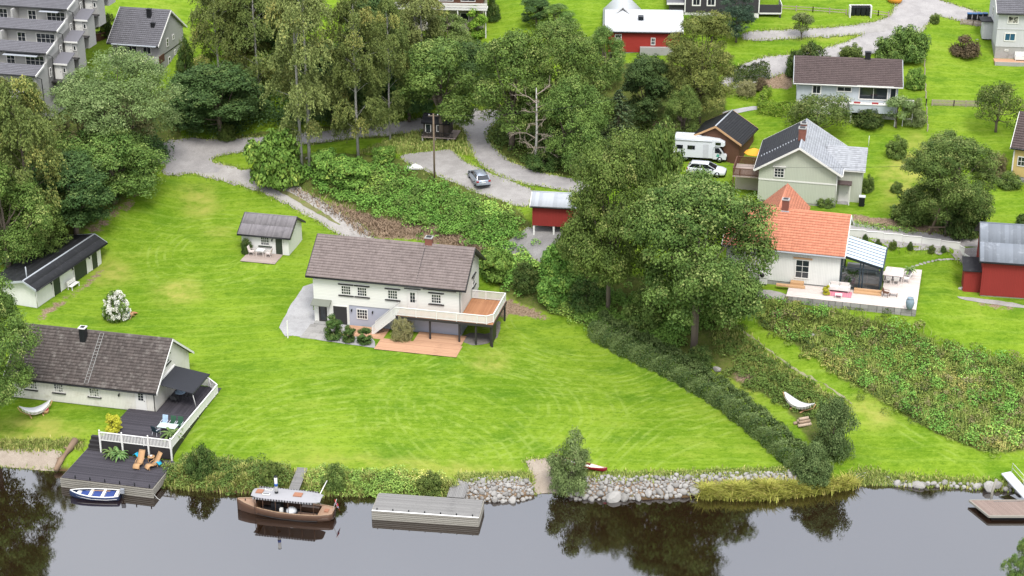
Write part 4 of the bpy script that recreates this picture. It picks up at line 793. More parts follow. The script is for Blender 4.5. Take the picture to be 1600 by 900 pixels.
L, D, hw = 9.0, 7.5, 4.4; walls(h, L, D, hw, 2.8, YELL, zb=.7); BX('basement_wall', CONC, h, .05, L, .06, D - .05, -2, .7); roof(h, L, D, hw, 2.8, .4, .4, T_BROWN, 'tile', WHITE)
window(h, .95, 0, 2.6, .9, 1.2, 2, 2); window(h, 0, 2.2, 3.0, .7, 1.2, 1, 2, 'L'); window(h, 3.6, 0, 2.6, .9, 1.2, 2, 2); BX('corner_board', WHITE, h, -.05, .1, -.05, -.002, .7, 4.3)
h = house('brown_garage', 'brown boarded garage with charcoal roof behind the camper van', 'garage', 1154, 252, 12.2, 66)
L, D, hw = 6.0, 6.0, 2.3; walls(h, L, D, hw, 1.7, BROWN, zb=-.5); roof(h, L, D, hw, 1.7, .35, .35, FELT, 'shingle', WOODN, cap=ZINC); door(h, 0, 3.0, -.2, 2.5, 2.0, BROWN, 'L', frame=BROWN)
h = house('red_stilt_shed', 'small red shed on white stilts with grey sheet roof by the gravel yard', 'shed', 832, 352, 10.3, -8)
L, D = 5.0, 3.3; walls(h, L, D, 2.5, .8, RED, zb=0); roof(h, L, D, 2.5, .8, .35, .25, ZINC, 'seam', WHITE)
for x in (.15, 2.4, 4.8):
    for y in (.15, 3.1): BX('stilt', WHITE, h, x - .1, x + .1, y - .1, y + .1, -2.2, -.002)
MB().box(-.02, .1, -.04, -.002, 0, 2.3).build('corner_board', RED, h)
h = house('play_hut', 'small dark wooden play hut on poles under the roadside oak', 'hut', 662, 211, 12.2, -10)
L, D = 3.2, 2.6; walls(h, L, D, 1.7, .6, mat('old dark boards', (.07, .055, .045), .9, .3, stripe=('v', .15, .4)), zb=0); roof(h, L, D, 1.7, .6, .2, .2, FELT, 'felt', DARK)
window(h, .6, 0, .95, .75, 1.2, 1, 1); window(h, 2.1, 0, 1.0, .9, .9, 1, 1); BX('platform', PL_SHED, h, -.2, 4.2, -.6, 2.6, -.12, -.002)
for x in (-.05, 1.6, 3.2): BX('pole', BIRCHB, h, x - .08, x + .08, -.5, -.34, -3, -.12)
railing(h, [(-.1, -.55, 0), (3.9, -.55, 0)], .6, DARK, .06, .25)
h = house('white_balcony_house', 'house with long white balcony behind the birches at the top', 'house', 635, 36, 19.5, -4)
BX('lower_wall', BEIGE, h, 0, 10.5, .05, 7, -2, 2.6); BX('upper_wall', BROWN, h, -.5, 10.5, .0, 7, 2.6, 5.2); bal = BX('balcony_floor', WHITE, h, -2.0, 11.2, -1.5, -.01, 2.4, 2.6)
for i in range(3): BX('balcony_board', WHITE, h, -2.0, 11.2, -1.56, -1.5, 2.35 + i * .36, 2.6 + i * .36)
for x in (-1.8, 3.0, 7.2, 11.0): BX('balcony_post', WHITE, h, x - .07, x + .07, -1.48, -1.34, -2.5, 2.4)
for x in (2.0, 5.5, 8.5): window(h, x, 0, 3.9, 2.0, 1.5, 2, 1)
window(h, 8.0, .05, 1.0, 1.2, 1.2, 1, 1); window(h, 2.0, .05, 1.0, 1.2, 1.2, 2, 1); roof(h, 12, 7, 5.2, 1.6, .8, .6, T_BROWN, 'tile', WHITE, x0=-.9)
h = house('charcoal_house', 'charcoal house on white basement with balcony at the top edge', 'house', 1068, 47, 18.4, -2)
L, D, hw = 10.2, 8.0, 7.2; walls(h, L, D, hw, 2.4, CHAR, zb=2.5); BX('basement_wall', WHITE, h, .05, L - .05, .06, D - .06, -2, 2.5); roof(h, L, D, hw, 2.4, .6, .5, T_GREY, 'tile', WHITE)
for x in (1.6, 3.6): window(h, x, 0, 4.2, 1.2, 1.6, 2, 1, fw=.16)
for x in (2.2, 6.0): window(h, x, .06, 1.1, 1.2, .9, 2, 1)
MB().box(0, .15, -.05, -.002, 2.5, 7).box(L - .15, L, -.05, -.002, 2.5, 7).build('corner_boards', WHITE, h)
BX('entry_wing', CHAR, h, -2.0, -.01, .5, 5, -1, 3.6); MB().prismx([(0.2, 3.6), (5.3, 4.4), (5.3, 4.55), (.2, 3.75)], -2.4, -.02).build('entry_roof', T_GREY, h); BX('entry_fascia', WHITE, h, -2.4, -.02, .12, .19, 3.5, 3.76)
BX('balcony_floor', DARK, h, L + .02, L + 3.0, .3, 4, 2.4, 2.6); BX('balcony_front', CHAR, h, L + .02, L + 3.0, .2, .29, 2.4, 3.6); BX('balcony_side', WHITE, h, L + 3.0, L + 3.08, .2, 4, 2.4, 3.66); BX('balcony_trim', WHITE, h, L + .02, L + 3.0, .14, .19, 2.3, 2.5)
for x, y in ((L + 2.9, .4), (L + 2.9, 3.8)): BX('balcony_post', CHAR, h, x - .12, x + .12, y - .12, y + .12, -2, 2.4)

# ------------------------------------------------------------------ stepped terrace flats, top left
h = house('terraced_flats', 'stepped grey terraced flats climbing the slope in the top left corner', 'apartment building', 54, 120, 20.25, -13, 0, 0)
h.location.z = 20.25 - 2.35
SB, SH = 3.33, 1.92
for k in range(5):
    y, z = k * SB, k * SH                            # eave of flat k at z + 2.35
    Lk = 24.0
    BX('flat_wall', GREYW, h, -Lk, -.3, y + .8, y + 7, z - 3.5, z + 2.3)
    MB().prismx([(y + .2, z - 4), (y + 7.5, z - 4), (y + 7.5, z + SH + 2.0), (y + 2.9, z + 3.0), (y + .3, z + 2.3)], -.29, -.05).build('gable_wall', GREYW, h)
    s = MB().prismx([(y, z + 2.3), (y + 2.4, z + 2.95), (y + 2.4, z + 3.05), (y, z + 2.4)], -Lk, .1).build('roof', DARK, h)
    d = np.array([0, 2.4, .65]); S = np.linalg.norm(d); tiles(s, (-Lk, y - .03, z + 2.41), (1, 0, 0), Lk + .1, d / S, S, T_GREY)
    MB().prismx([(y, z + 2.25), (y + 2.4, z + 2.9), (y + 2.4, z + 3.15), (y, z + 2.5)], .11, .2).build('bargeboard', WHITE, s); MB().tube([(-Lk, y - .07, z + 2.35), (.1, y - .07, z + 2.35)], .07).build('gutter', BLACK, s); MB().tube([(.15, y, z + 2.3), (.25, y + 1.2, z + 1.7), (.05, y + 1.6, z - 1.5)], .05).build('downpipe', BLACK, h)
    BX('balcony_parapet', GREYW, h, -Lk, -.1, y - .95, y - .83, z - .6, z + .55); BX('balcony_floor', CONC, h, -Lk, -.3, y - .82, y + .79, z - .6, z - .3); BX('balcony_end', BROWN, h, -.28, -.16, y - .82, y + .3, z - .3, z + .85)
    for x, w, ny in ((-1.9, 2.6, 2), (-5.2, 1.2, 2), (-9.2, 1.2, 2), (-11.4, 2.6, 2), (-14.6, 1.2, 2)): window(h, x, y + .8, z + 1.15, w, 1.35, 4 if w > 2 else 2, ny)
    for x in (-7.2, -16.3): BX('party_wall', GREYW, h, x - .12, x + .12, y - .8, y + .79, z - .3, z + 2.2)
    if k in (1, 3): BX('awning', ZINC, h, -6.6 + k, -1.0, y - .5, y + .7, z + 2.0, z + 2.08)
    window(h, -.05, y + 4.2, z + 1.7, .55, 1.2, 1, 2, 'R')
    eb = BX('entry_bay', GREYW, h, -.04, 1.7, y + 5.3, y + 7.4, z - 1.2, z + 2.6); MB().prismx([(y + 5.0, z + 2.5), (y + 7.4, z + 3.3), (y + 7.4, z + 3.4), (y + 5.0, z + 2.6)], -.04, 1.95).build('entry_roof', T_GREY, eb); MB().box(-.04, 1.95, y + 4.92, y + 4.99, z + 2.42, z + 2.62).build('fascia', WHITE, eb)
    door(h, .55, y + 5.3, z + .5, .75, 1.95, WHITE); window(h, 1.35, y + 5.3, z + 1.7, .45, .7, 1, 1); BX('entry_step', DARK, h, -.04, 1.9, y + 4.3, y + 5.29, z + .3, z + .48)

# ------------------------------------------------------------------ docks
d = house('grey_dock', 'silver-grey plank dock with white-edged beams in the middle of the shore', 'dock', 582, 797.5, .9, -7.5)
d.location.z = 0; GDK = d
planks(d, 0, 9.75, 0, 3.15, .9, PL_GREY, 'x'); bmw = 5
for i in range(bmw): BX('beam', PL_BEAM, d, -.04, 9.79, -.09, .0, .72 - i * .19 - .001, .85 - i * .19); BX('beam', PL_BEAM, d, -.1, -.02, .02, 3.1, .72 - i * .19, .85 - i * .19); BX('beam', PL_BEAM, d, 9.77, 9.85, .02, 3.1, .72 - i * .19, .85 - i * .19)
BX('edge_board', WHITE, d, -.05, 9.8, -.1, .08, .905, .93)
for i in range(7): x = .4 + i * 1.47; BX('pile', PL_BEAM, d, x - .09, x + .09, .05, .23, -2.5, .85); BX('pile', PL_BEAM, d, x - .09, x + .09, 2.7, 2.88, -2.5, .85); MB().lathe([(.06, 0), (.06, .16), (.03, .2)], 8, (x, .12, .93)).build('mooring_post', BLACK, d)
planks(d, 6.35, 8.0, 3.17, 6.9, .98, PL_GREY, 'y'); BX('walkway_bearers', DARK, d, 6.5, 7.85, 3.2, 6.8, .5, .93)
g = thing('gangway', 'narrow weathered plank gangway from the lawn down to the moored launch', 'gangway', W(473, 731, 1.3), -13)
a = np.array(W(457, 770, .75)); b = np.array(W(473, 730, 1.35)); L_ = np.linalg.norm(b - a); g.location = tuple(a); dv = (b - a) / L_
g.rotation_euler = (0, 0, math.atan2(dv[1], dv[0])); sl = math.asin(dv[2])
for i in range(int(L_ / .17)): BX('plank', PL_GREY, g, i * .17, i * .17 + .155, -.5, .5, i * .17 * math.tan(sl) - .02, i * .17 * math.tan(sl) + .02)
for s in (-.42, .42): MB().bar((0, s, -.09), (L_ * math.cos(sl), s, L_ * math.sin(sl) - .09), .08, .12).build('bearer', DARK, g)
f = house('floating_dock', 'brown plank floating dock at the right edge of the river', 'dock', 1546, 806, .5, 0)
f.location.z = 0; FDK = f
for i in range(34):
    y0_, y1_ = .05, 2.75; sk = -.42
    x = i * .2; MB().hexa([(x, y0_, .46), (x + .185, y0_, .46), (x + .185 + sk * 2.7, y1_, .46), (x + sk * 2.7, y1_, .46), (x, y0_, .5), (x + .185, y0_, .5), (x + .185 + sk * 2.7, y1_, .5), (x + sk * 2.7, y1_, .5)]).build('plank', PL_FLOAT, f)
MB().bar((-.05, 0, .42), (7, 0, .42), .1, .2).bar((-.05, 0, .42), (-1.2, 2.8, .42), .1, .2).bar((-1.2, 2.8, .42), (6, 2.8, .42), .1, .2).build('rim', PL_BEAM, f); BX('float', BLACK, f, .3, 6.5, .25, .9, -.3, .34); BX('float', BLACK, f, -.5, 6, 1.8, 2.5, -.3, .34)
MB().tube([(1.0, 2.5, .51), (3.8, 2.6, .53)], .03).build('boat_hook', PL_GREY, f)
q = W(1548, 781, 0); tag(MB().tube([(q[0], q[1], -2), (q[0] + .05, q[1], .9), (q[0] + .3, q[1], 2.2)], [.13, .12, .12], 8).build('mooring_pile', PL_BEAM), 'leaning weathered mooring pile behind the floating dock', 'post')
r = thing('boarding_ramp', 'aluminium boarding ramp with handrail down to the floating dock', 'ramp', (0, 0, 0)); a = np.array(W(1572, 738, 1.3)); b = np.array(W(1612, 782, .6)); r.location = tuple(a); dv = b - a; r.rotation_euler = (0, 0, math.atan2(dv[1], dv[0])); Lr = np.hypot(dv[0], dv[1]); dz_ = dv[2]
for i in range(18): t0, t1 = i / 18, (i + .93) / 18; MB().hexa([(Lr * t0, -.45, dz_ * t0 - .04), (Lr * t1, -.45, dz_ * t1 - .04), (Lr * t1, .45, dz_ * t1 - .04), (Lr * t0, .45, dz_ * t0 - .04), (Lr * t0, -.45, dz_ * t0), (Lr * t1, -.45, dz_ * t1), (Lr * t1, .45, dz_ * t1), (Lr * t0, .45, dz_ * t0)]).build('tread', PALEMETAL, r)
MB().bar((0, -.48, -.06), (Lr, -.48, dz_ - .06), .06, .14).bar((0, .48, -.06), (Lr, .48, dz_ - .06), .06, .14).build('side_rail', PALEMETAL, r)
hr = MB().tube([(.2, .48, -.05), (.2, .48, 1.0), (Lr, .48, dz_ + 1.0), (Lr, .48, dz_)], .025); hr.tube([(.2, .48, .5), (Lr, .48, dz_ + .5)], .018); hr.tube([(Lr * .5, .48, dz_ * .5), (Lr * .5, .48, dz_ * .5 + 1.0)], .02); hr.build('handrail', WHITE, r)

# ------------------------------------------------------------------ boats
def hull(stn, n=6):
    """stations: (x, half breadth at sheer, sheer z, keel z) -> open shell, with thickness"""
    V = []; F = []; k = 2 * n + 1
    for s, ins in ((0, 0), (1, .045)):
        for x, b, zs, zk in stn:
            b2 = max(b - ins, .004)
            for i in range(-n, n + 1):
                t = abs(i) / n; V.append((x, math.copysign(b2 * math.sin(t * math.pi / 2) ** .75, i) if i else 0, zk + ins + (zs - zk - ins) * (1 - math.cos(t * math.pi / 2)) ** 1.05 if s else zk + (zs - zk) * (1 - math.cos(t * math.pi / 2)) ** 1.05))
    m = len(stn)
    for s in range(2):
        for j in range(m - 1):
            for i in range(k - 1): q = s * m * k + j * k + i; F.append((q, q + 1, q + k + 1, q + k))
    for j in range(m - 1):
        for i in (0, k - 1): q = j * k + i; F.append((q, q + k, q + k + m * k, q + m * k))
    for j in (0, m - 1): F += [tuple(j * k + i for i in range(k)), tuple(m * k + j * k + i for i in range(k))]
    return V, F
MAHOG = mat('varnished mahogany', (.105, .055, .032), .4, .2, 2, stripe=('h', .12, .35)); MAHOG_L = mat('pale varnished deck', (.36, .22, .14), .5, .12, 3, stripe=('y', .1, .3)); CANV = mat('grey white canvas roof', (.34, .33, .335), .8, .1, 2, dirt=(.27, .265, .27)); TERRA = mat('brown slats', (.36, .16, .09), .6, .15, 3, stripe=('x', .08, .5))
a = np.array(W(364, 803, 0)); b = np.array(W(522, 819, 0)); c = (a + b) / 2; ang = math.degrees(math.atan2(a[1] - b[1], a[0] - b[0]))
s = thing('steam_launch', 'varnished wooden steam launch with white canopy moored beside the gangway', 'boat', (c[0] + .1, c[1] + .95, 0), ang)
stn = [(-4.65, .62, .82, .1), (-4.3, .85, .78, -.15), (-3.2, 1.05, .72, -.35), (-1.5, 1.15, .68, -.4), (.5, 1.15, .72, -.4), (2.0, 1.0, .82, -.4), (3.2, .72, .95, -.38), (4.1, .36, 1.06, -.32), (4.6, .06, 1.14, -.2)]
V, F = hull(stn); MB().add(V, F, True).build('hull', MAHOG, s)
def deckpart(nm, x0, x1, mt, n=7, dz=-.03, inner=0):
    m = MB(); xs = np.linspace(x0, x1, n); X = [q[0] for q in stn]
    B = np.interp(xs, X, [q[1] for q in stn]) - .03; Z = np.interp(xs, X, [q[2] for q in stn]) + dz
    if inner:
        for sg in (-1, 1):
            for i in range(n - 1): m.hexa([(xs[i], sg * (B[i] - inner), Z[i] - .03), (xs[i + 1], sg * (B[i + 1] - inner), Z[i + 1] - .03), (xs[i + 1], sg * B[i + 1], Z[i + 1] - .03), (xs[i], sg * B[i], Z[i] - .03), (xs[i], sg * (B[i] - inner), Z[i]), (xs[i + 1], sg * (B[i + 1] - inner), Z[i + 1]), (xs[i + 1], sg * B[i + 1], Z[i + 1]), (xs[i], sg * B[i], Z[i])])
    else:
        for i in range(n - 1): m.hexa([(xs[i], -B[i], Z[i] - .04), (xs[i + 1], -B[i + 1], Z[i + 1] - .04), (xs[i + 1], B[i + 1], Z[i + 1] - .04), (xs[i], B[i], Z[i] - .04), (xs[i], -B[i], Z[i]), (xs[i + 1], -B[i + 1], Z[i + 1]), (xs[i + 1], B[i + 1], Z[i + 1]), (xs[i], B[i], Z[i])])
    return m.build(nm, mt, s)
deckpart('foredeck', 2.7, 4.55, MAHOG_L); deckpart('aft_deck', -4.6, -3.3, MAHOG_L); deckpart('side_deck', -3.3, 2.7, MAHOG_L, 10, -.02, .2); deckpart('floor', -3.3, 2.7, DARK, 8, -.62)
deckpart('gunwale', -4.6, 4.5, mat('pale rubbing strake', (.40, .28, .18), .5, .1), 12, .03, .07)
rf = MB(); xs = np.linspace(-3.55, 3.0, 14)
for i in range(13):
    def rw_(x): return 1.02 * min(1, (max(0, 1 - ((x + .28) / 3.45) ** 2)) ** .22 + .02)
    x0_, x1_ = xs[i], xs[i + 1]; w0, w1 = max(rw_(x0_), .55), max(rw_(x1_), .55)
    ys = np.linspace(-1, 1, 7)
    for j in range(6):
        f0, f1 = ys[j], ys[j + 1]; zc = lambda q: 2.12 - .13 * q * q
        rf.hexa([(x0_, f0 * w0, zc(f0) - .06), (x1_, f0 * w1, zc(f0) - .06), (x1_, f1 * w1, zc(f1) - .06), (x0_, f1 * w0, zc(f1) - .06), (x0_, f0 * w0, zc(f0)), (x1_, f0 * w1, zc(f0)), (x1_, f1 * w1, zc(f1)), (x0_, f1 * w0, zc(f1))])
rf = rf.build('canopy', CANV, s)
for sg in (-1, 1):
    m0, m1 = MB(), MB()
    for i in range(44): (m0 if i % 2 else m1).box(-3.0 + i * .13, -3.0 + i * .13 + .128, sg * 1.04 - .012, sg * 1.04 + .012, 1.86, 2.03)
    m0.build('valance_white', CANV, rf, kind='stuff'); m1.build('valance_dark', DARK, rf, kind='stuff')
    for x in (-3.0, -1.8, -.6, .6, 1.8, 2.6): MB().tube([(x, sg * .95, .6), (x, sg * .95, 1.98)], .03).build('stanchion', MAHOG, s)
MB().box(-1.7, -.9, -.32, .32, 2.1, 2.2).build('hatch', TERRA, rf); MB().box(2.0, 2.65, -.3, .35, 2.08, 2.18).build('hatch', TERRA, rf)
for y in (-.42, .42): MB().box(1.25, 1.95, y - .12, y + .12, 2.1, 2.19).build('skylight', WHITE, rf); MB().box(1.3, 1.9, y - .07, y + .07, 2.191, 2.2).build('skylight_pane', GLASS, rf)
fn = MB().lathe([(.17, 0), (.17, .3), (.15, .32)], 14, (.75, 0, 2.0)).build('funnel_base', BLACK, s); fu = MB().lathe([(.15, 0), (.15, 1.5), (.13, 1.52)], 14, (.75, 0, 2.3)).build('funnel', WHITE, s)
BLUE = mat('blue paint', (.02, .09, .35), .4, .1); MB().lathe([(.158, 0), (.158, .28)], 14, (.75, 0, 2.85)).build('blue_band', BLUE, fu); MB().lathe([(.16, 0), (.16, .08)], 14, (.75, 0, 3.78)).build('funnel_rim', BLACK, fu)
BX('bulkhead', MAHOG, s, 2.45, 2.55, -.85, .85, .2, 1.3); BX('windshield', CG, s, 2.47, 2.5, -.8, .8, 1.3, 1.98); BX('boiler', BLACK, s, .3, 1.2, -.45, .45, .1, 1.25); MB().lathe([(.5, 0), (.48, .25), (.3, .42), (.1, .48)], 12, (-.75, .5, .55)).build('engine_cowl', PALEMETAL, s); BX('locker', WHITE, s, .0, .3, .5, .8, .3, .95)
for sg in (-1, 1): BX('bench', MAHOG, s, -3.1, -1.4, sg * .68 - .22, sg * .68 + .22, .15, .62)
BX('aft_hatch', TERRA, s, -4.15, -3.75, -.25, .25, .76, .82); MB().tube([(3.8, 0, 1.0), (3.8, 0, 1.15)], .06).build('bollard', DARK, s)
fl = MB().tube([(-4.5, 0, .8), (-4.95, 0, 2.1)], .02).build('flag_staff', WHITE, s)
fr_, fw_, fb_ = MB(), MB(), MB()
for i in range(16):
    for j in range(11):
        x0_, z0_ = i / 16, j / 11; cross_b = (5 <= i <= 6) or j == 5; cross_w = (4 <= i <= 7) or 4 <= j <= 6
        tgt = fb_ if cross_b else fw_ if cross_w else fr_
        P_ = lambda q, r_: (-4.92 - q * .28 + r_ * .16, .09 * math.sin(q * 7 + r_ * 3), 1.35 + r_ * .7 - q * .45)
        tgt.add([P_(i / 16, j / 11), P_((i + 1) / 16, j / 11), P_((i + 1) / 16, (j + 1) / 11), P_(i / 16, (j + 1) / 11)], [(0, 1, 2, 3)])
FLAGR = mat('flag red', (.5, .02, .03), .8, .1); fr_.build('flag', FLAGR, s); fw_.build('flag_white_cross', WHITE, fl); fb_.build('flag_blue_cross', BLUE, fl)
a = W(498, 776, 1.0); b = W(511, 751, 1.6); tag(MB().tube([tuple(a), tuple(b)], .05).build('punting_pole', WHITE), 'white pole leaning against the bank behind the launch', 'pole')
c = W(150, 777, 0); rb = thing('rowing_boat', 'small white rowing boat with blue thwarts beside the black dock', 'boat', (c[0], c[1], 0), 176)
stn2 = [(-2.35, .62, .52, .0), (-2.2, .72, .5, -.1), (-1.2, .85, .46, -.15), (.2, .84, .48, -.15), (1.3, .62, .56, -.12), (2.0, .32, .64, -.05), (2.45, .05, .7, .1)]
V, F = hull(stn2); MB().add(V, F, True).build('hull', mat('navy hull', (.02, .035, .09), .4, .1), rb); s_ = s; s = rb; stn_ = stn; stn = stn2
deckpart('gunwale', -2.33, 2.4, WHITE, 12, .03, .12); deckpart('sole', -2.2, 1.8, WHITE, 9, -.22)
NAVY = mat('blue cushions', (.03, .06, .22), .7, .1)
for x0_, x1_ in ((-1.75, -.95), (-.55, .25), (.65, 1.4)):
    b_ = np.interp((x0_ + x1_) / 2, [q[0] for q in stn], [q[1] for q in stn]) - .16; BX('cushion', NAVY, rb, x0_, x1_, -b_, b_, .22, .36)
for x in (-2.0, -.75, .45, 1.6): b_ = np.interp(x, [q[0] for q in stn], [q[1] for q in stn]) - .1; BX('thwart', WHITE, rb, x - .14, x + .14, -b_, b_, .38, .44)
ob = MB().box(-2.75, -2.4, -.13, .13, .55, 1.0).build('outboard', mat('grey engine', (.25, .26, .28), .4, .1), rb); BX('shaft', BLACK, ob, -2.62, -2.52, -.05, .05, -.4, .55); BX('oar', WOODN, rb, -1.3, .5, -.45, -.4, .45, .49)
stn = stn_; s = s_
c = W(908, 729, 1.4); cn = thing('red_canoe', 'red canoe with pale top lying on the grass behind the willow shrub', 'canoe', (c[0], c[1], 1.4), -27)
stn3 = [(-2.7, .03, .62, .3), (-2.3, .16, .48, .04), (-1.2, .38, .38, .0), (0, .44, .36, .0), (1.2, .38, .38, .0), (2.3, .16, .48, .04), (2.7, .03, .62, .3)]
V, F = hull(stn3, 5); MB().add(V, F, True).build('hull', mat('canoe red', (.22, .01, .02), .35, .1), cn); s_ = s; s = cn; stn_ = stn; stn = stn3; deckpart('gunwale', -2.6, 2.6, WOODN, 12, .02, .04); deckpart('deck_plate', .9, 2.4, WHITE, 5, -.02); deckpart('inner_floor', -2.0, .9, WHITE, 5, -.18); stn = stn_; s = s_
for i, (u0, v0, u1, v1) in enumerate([(233, 757, 250, 781)]):
    a, b = W(u0, v0, 1.05), W(u1, v1, .0); tag(MB().tube([tuple(a + (b - a) * t - np.array([0, 0, .35 * math.sin(math.pi * t)])) for t in np.linspace(0, 1, 8)], .018).build('mooring_rope', WHITE), 'pale mooring rope hanging off the right end of the black dock', 'rope')

# ------------------------------------------------------------------ vehicles
TYRE = mat('tyre', (.015, .015, .016), .8, .1); RIM = mat('alloy', (.45, .46, .48), .35, .05, metallic=.6); CARGL = glassmat('car glass', (.01, .012, .015)); TAIL = mat('tail light', (.3, .01, .01), .3, .05); HEAD = mat('head light', (.7, .7, .7), .15, .05); PLATE = mat('number plate', (.75, .75, .72), .5, .02)
def loft(rings, m=None, smooth=True):
    m = m or MB(); k = len(rings[0]); V = [p for r_ in rings for p in r_]; F = [(i * k + j, i * k + (j + 1) % k, (i + 1) * k + (j + 1) % k, (i + 1) * k + j) for i in range(len(rings) - 1) for j in range(k)]
    return m.add(V, F + [tuple(range(k))[::-1], tuple((len(rings) - 1) * k + j for j in range(k))], smooth)
def wheel(par, x, y, r=.33):
    w = MB().tube([(x, y - .11, r), (x, y + .11, r)], r, 18).build('wheel', TYRE, par); sg = 1 if y > 0 else -1
    MB().tube([(x, y + sg * .08, r), (x, y + sg * .125, r)], r * .62, 14).build('rim', RIM, w); MB().tube([(x, y + sg * .12, r), (x, y + sg * .135, r)], r * .15, 8).build('hub', BLACK, w)
def estate(name, label, loc, rot, paint, Lc=4.6, Wc=1.78):
    t = thing(name, label, 'car', loc, rot); h2 = Wc / 2
    def ring(x, w, z0, z1): return [(x, -w * .93, z0), (x, -w, z0 + (z1 - z0) * .35), (x, -w * .985, z0 + (z1 - z0) * .75), (x, -w * .9, z1), (x, w * .9, z1), (x, w * .985, z0 + (z1 - z0) * .75), (x, w, z0 + (z1 - z0) * .35), (x, w * .93, z0)]
    loft([ring(-2.28, h2 * .9, .35, .82), ring(-2.2, h2 * .96, .25, .95), ring(-1.7, h2, .22, .97), ring(0, h2, .2, .94), ring(1.2, h2, .2, .9), ring(1.9, h2 * .97, .22, .8), ring(2.2, h2 * .88, .26, .68), ring(2.28, h2 * .8, .35, .58)]).build('body', paint, t)
    cab = lambda x, w, z: [(x, -w, z), (x, w, z)]
    def cr_(x0, x1, w0, w1, z0, z1): return None
    G_ = [[(-2.18, -.76, .95), (1.15, -.78, .9), (1.15, .78, .9), (-2.18, .76, .95)], [(-1.75, -.62, 1.4), (.2, -.62, 1.42), (.2, .62, 1.42), (-1.75, .62, 1.4)]]
    MB().add(G_[0] + G_[1], [(0, 1, 5, 4), (1, 2, 6, 5), (2, 3, 7, 6), (3, 0, 4, 7), (0, 3, 2, 1)]).build('glasshouse', CARGL, t)
    loft([[(-1.85, -.63, 1.37), (-1.85, .63, 1.37), (-1.82, .6, 1.43), (-1.82, -.6, 1.43)], [(-1.0, -.65, 1.41), (-1.0, .65, 1.41), (-1.0, .6, 1.47), (-1.0, -.6, 1.47)], [(.0, -.64, 1.41), (.0, .64, 1.41), (.0, .6, 1.46), (.0, -.6, 1.46)], [(.25, -.62, 1.38), (.25, .62, 1.38), (.22, .58, 1.42), (.22, -.58, 1.42)]]).build('roof', paint, t)
    for sg in (-1, 1):
        MB().bar((.2, sg * .635, 1.39), (1.12, sg * .775, .93), .05, .06).bar((-1.78, sg * .64, 1.38), (-2.16, sg * .75, .97), .08, .1).bar((-.75, sg * .66, 1.4), (-.7, sg * .785, .95), .05, .07).build('pillar', paint, t); MB().tube([(-1.6, sg * .57, 1.48), (.0, sg * .57, 1.49)], .02).build('roof_rail', BLACK, t)
        MB().box(.75, .95, sg * .95 - .09, sg * .95 + .09, .92, 1.06).build('mirror', BLACK, t); MB().box(-2.3, -2.16, sg * .72 - .14, sg * .72 + .14, .72, .9).build('tail_light', TAIL, t); MB().box(2.08, 2.24, sg * .6 - .16, sg * .6 + .16, .56, .68).build('headlight', HEAD, t)
        for x in (-1.35, 1.35): wheel(t, x, sg * (h2 - .09))
    BX('rear_bumper', paint, t, -2.36, -2.15, -.8, .8, .38, .58); BX('bumper_strip', BLACK, t, -2.38, -2.2, -.82, .82, .24, .38); BX('number_plate', PLATE, t, -2.33, -2.29, -.26, .26, .62, .73); BX('front_bumper', BLACK, t, 2.1, 2.33, -.7, .7, .26, .44)
    return t
SILVER = mat('silver paint', (.42, .46, .52), .25, .03, metallic=.5); CARW = mat('white car paint', (.72, .74, .76), .25, .03)
p = G(748, 284); estate('estate_car', 'silver estate car parked on the gravel yard, seen from behind', (p[0], p[1], p[2] + .05), 106, SILVER)
p = W(1112, 268, 11.9); estate('white_car', 'white estate car half hidden behind the maple in front of the camper', (p[0] - .6, p[1], float(ground(p[0], p[1])) + .02), -14, CARW)
p = W(1106, 262, 11.9); z0_ = float(ground(p[0], p[1] + 3)) + .02
cv = thing('camper_van', 'white camper van with over-cab bunk parked by the brown garage', 'camper', (p[0] - .6, p[1] + 3.0, z0_), -10)
hb_ = 1.12
MB().prism([(-3.2, .55), (1.5, .55), (1.5, 1.75), (1.75, 2.1), (2.75, 2.1), (2.95, 2.3), (2.9, 2.6), (2.2, 2.85), (-3.1, 2.9), (-3.2, 2.8)], -hb_, hb_).build('body', CARW, cv)
MB().prism([(1.51, .4), (3.1, .4), (3.15, .95), (2.85, 1.15), (2.2, 2.09), (1.51, 2.09)], -.98, .98).build('cab', CARW, cv)
for sg in (-1, 1):
    MB().prism([(1.75, 1.2), (2.65, 1.2), (2.2, 1.85), (1.75, 1.85)], sg * .985 - .01, sg * .985 + .01).build('cab_window', CARGL, cv)
    for x, w in ((-2.5, .8), (-1.1, .9), (2.1, .65)): BX('side_window', CARGL, cv, x - w / 2, x + w / 2, sg * (hb_ + .012) - .012, sg * (hb_ + .012) + .012, (1.55 if x < 1 else 2.25), (2.05 if x < 1 else 2.6))
    MB().box(.35, 1.0, sg * (hb_ + .01) - .01, sg * (hb_ + .01) + .01, .62, 2.3).build('side_door', PALEMETAL, cv); wheel(cv, 2.35, sg * .9, .36); wheel(cv, -1.7, sg * .9, .36)
    MB().box(3.1, 3.2, sg * .7 - .15, sg * .7 + .15, .75, .95).build('headlight', HEAD, cv); MB().box(2.35, 2.5, sg * 1.13 - .1, sg * 1.13 + .1, 1.2, 1.5).build('mirror', BLACK, cv)
    MB().add([(1.9, sg * .99, .75), (2.25, sg * .99, .7), (2.3, sg * .99, 1.0), (2.05, sg * .99, 1.12)], [(0, 1, 2, 3)]).build('green_mark', mat('green print', (.1, .4, .3), .5, .1) if sg < 0 else bpy.data.materials['green print'], cv)
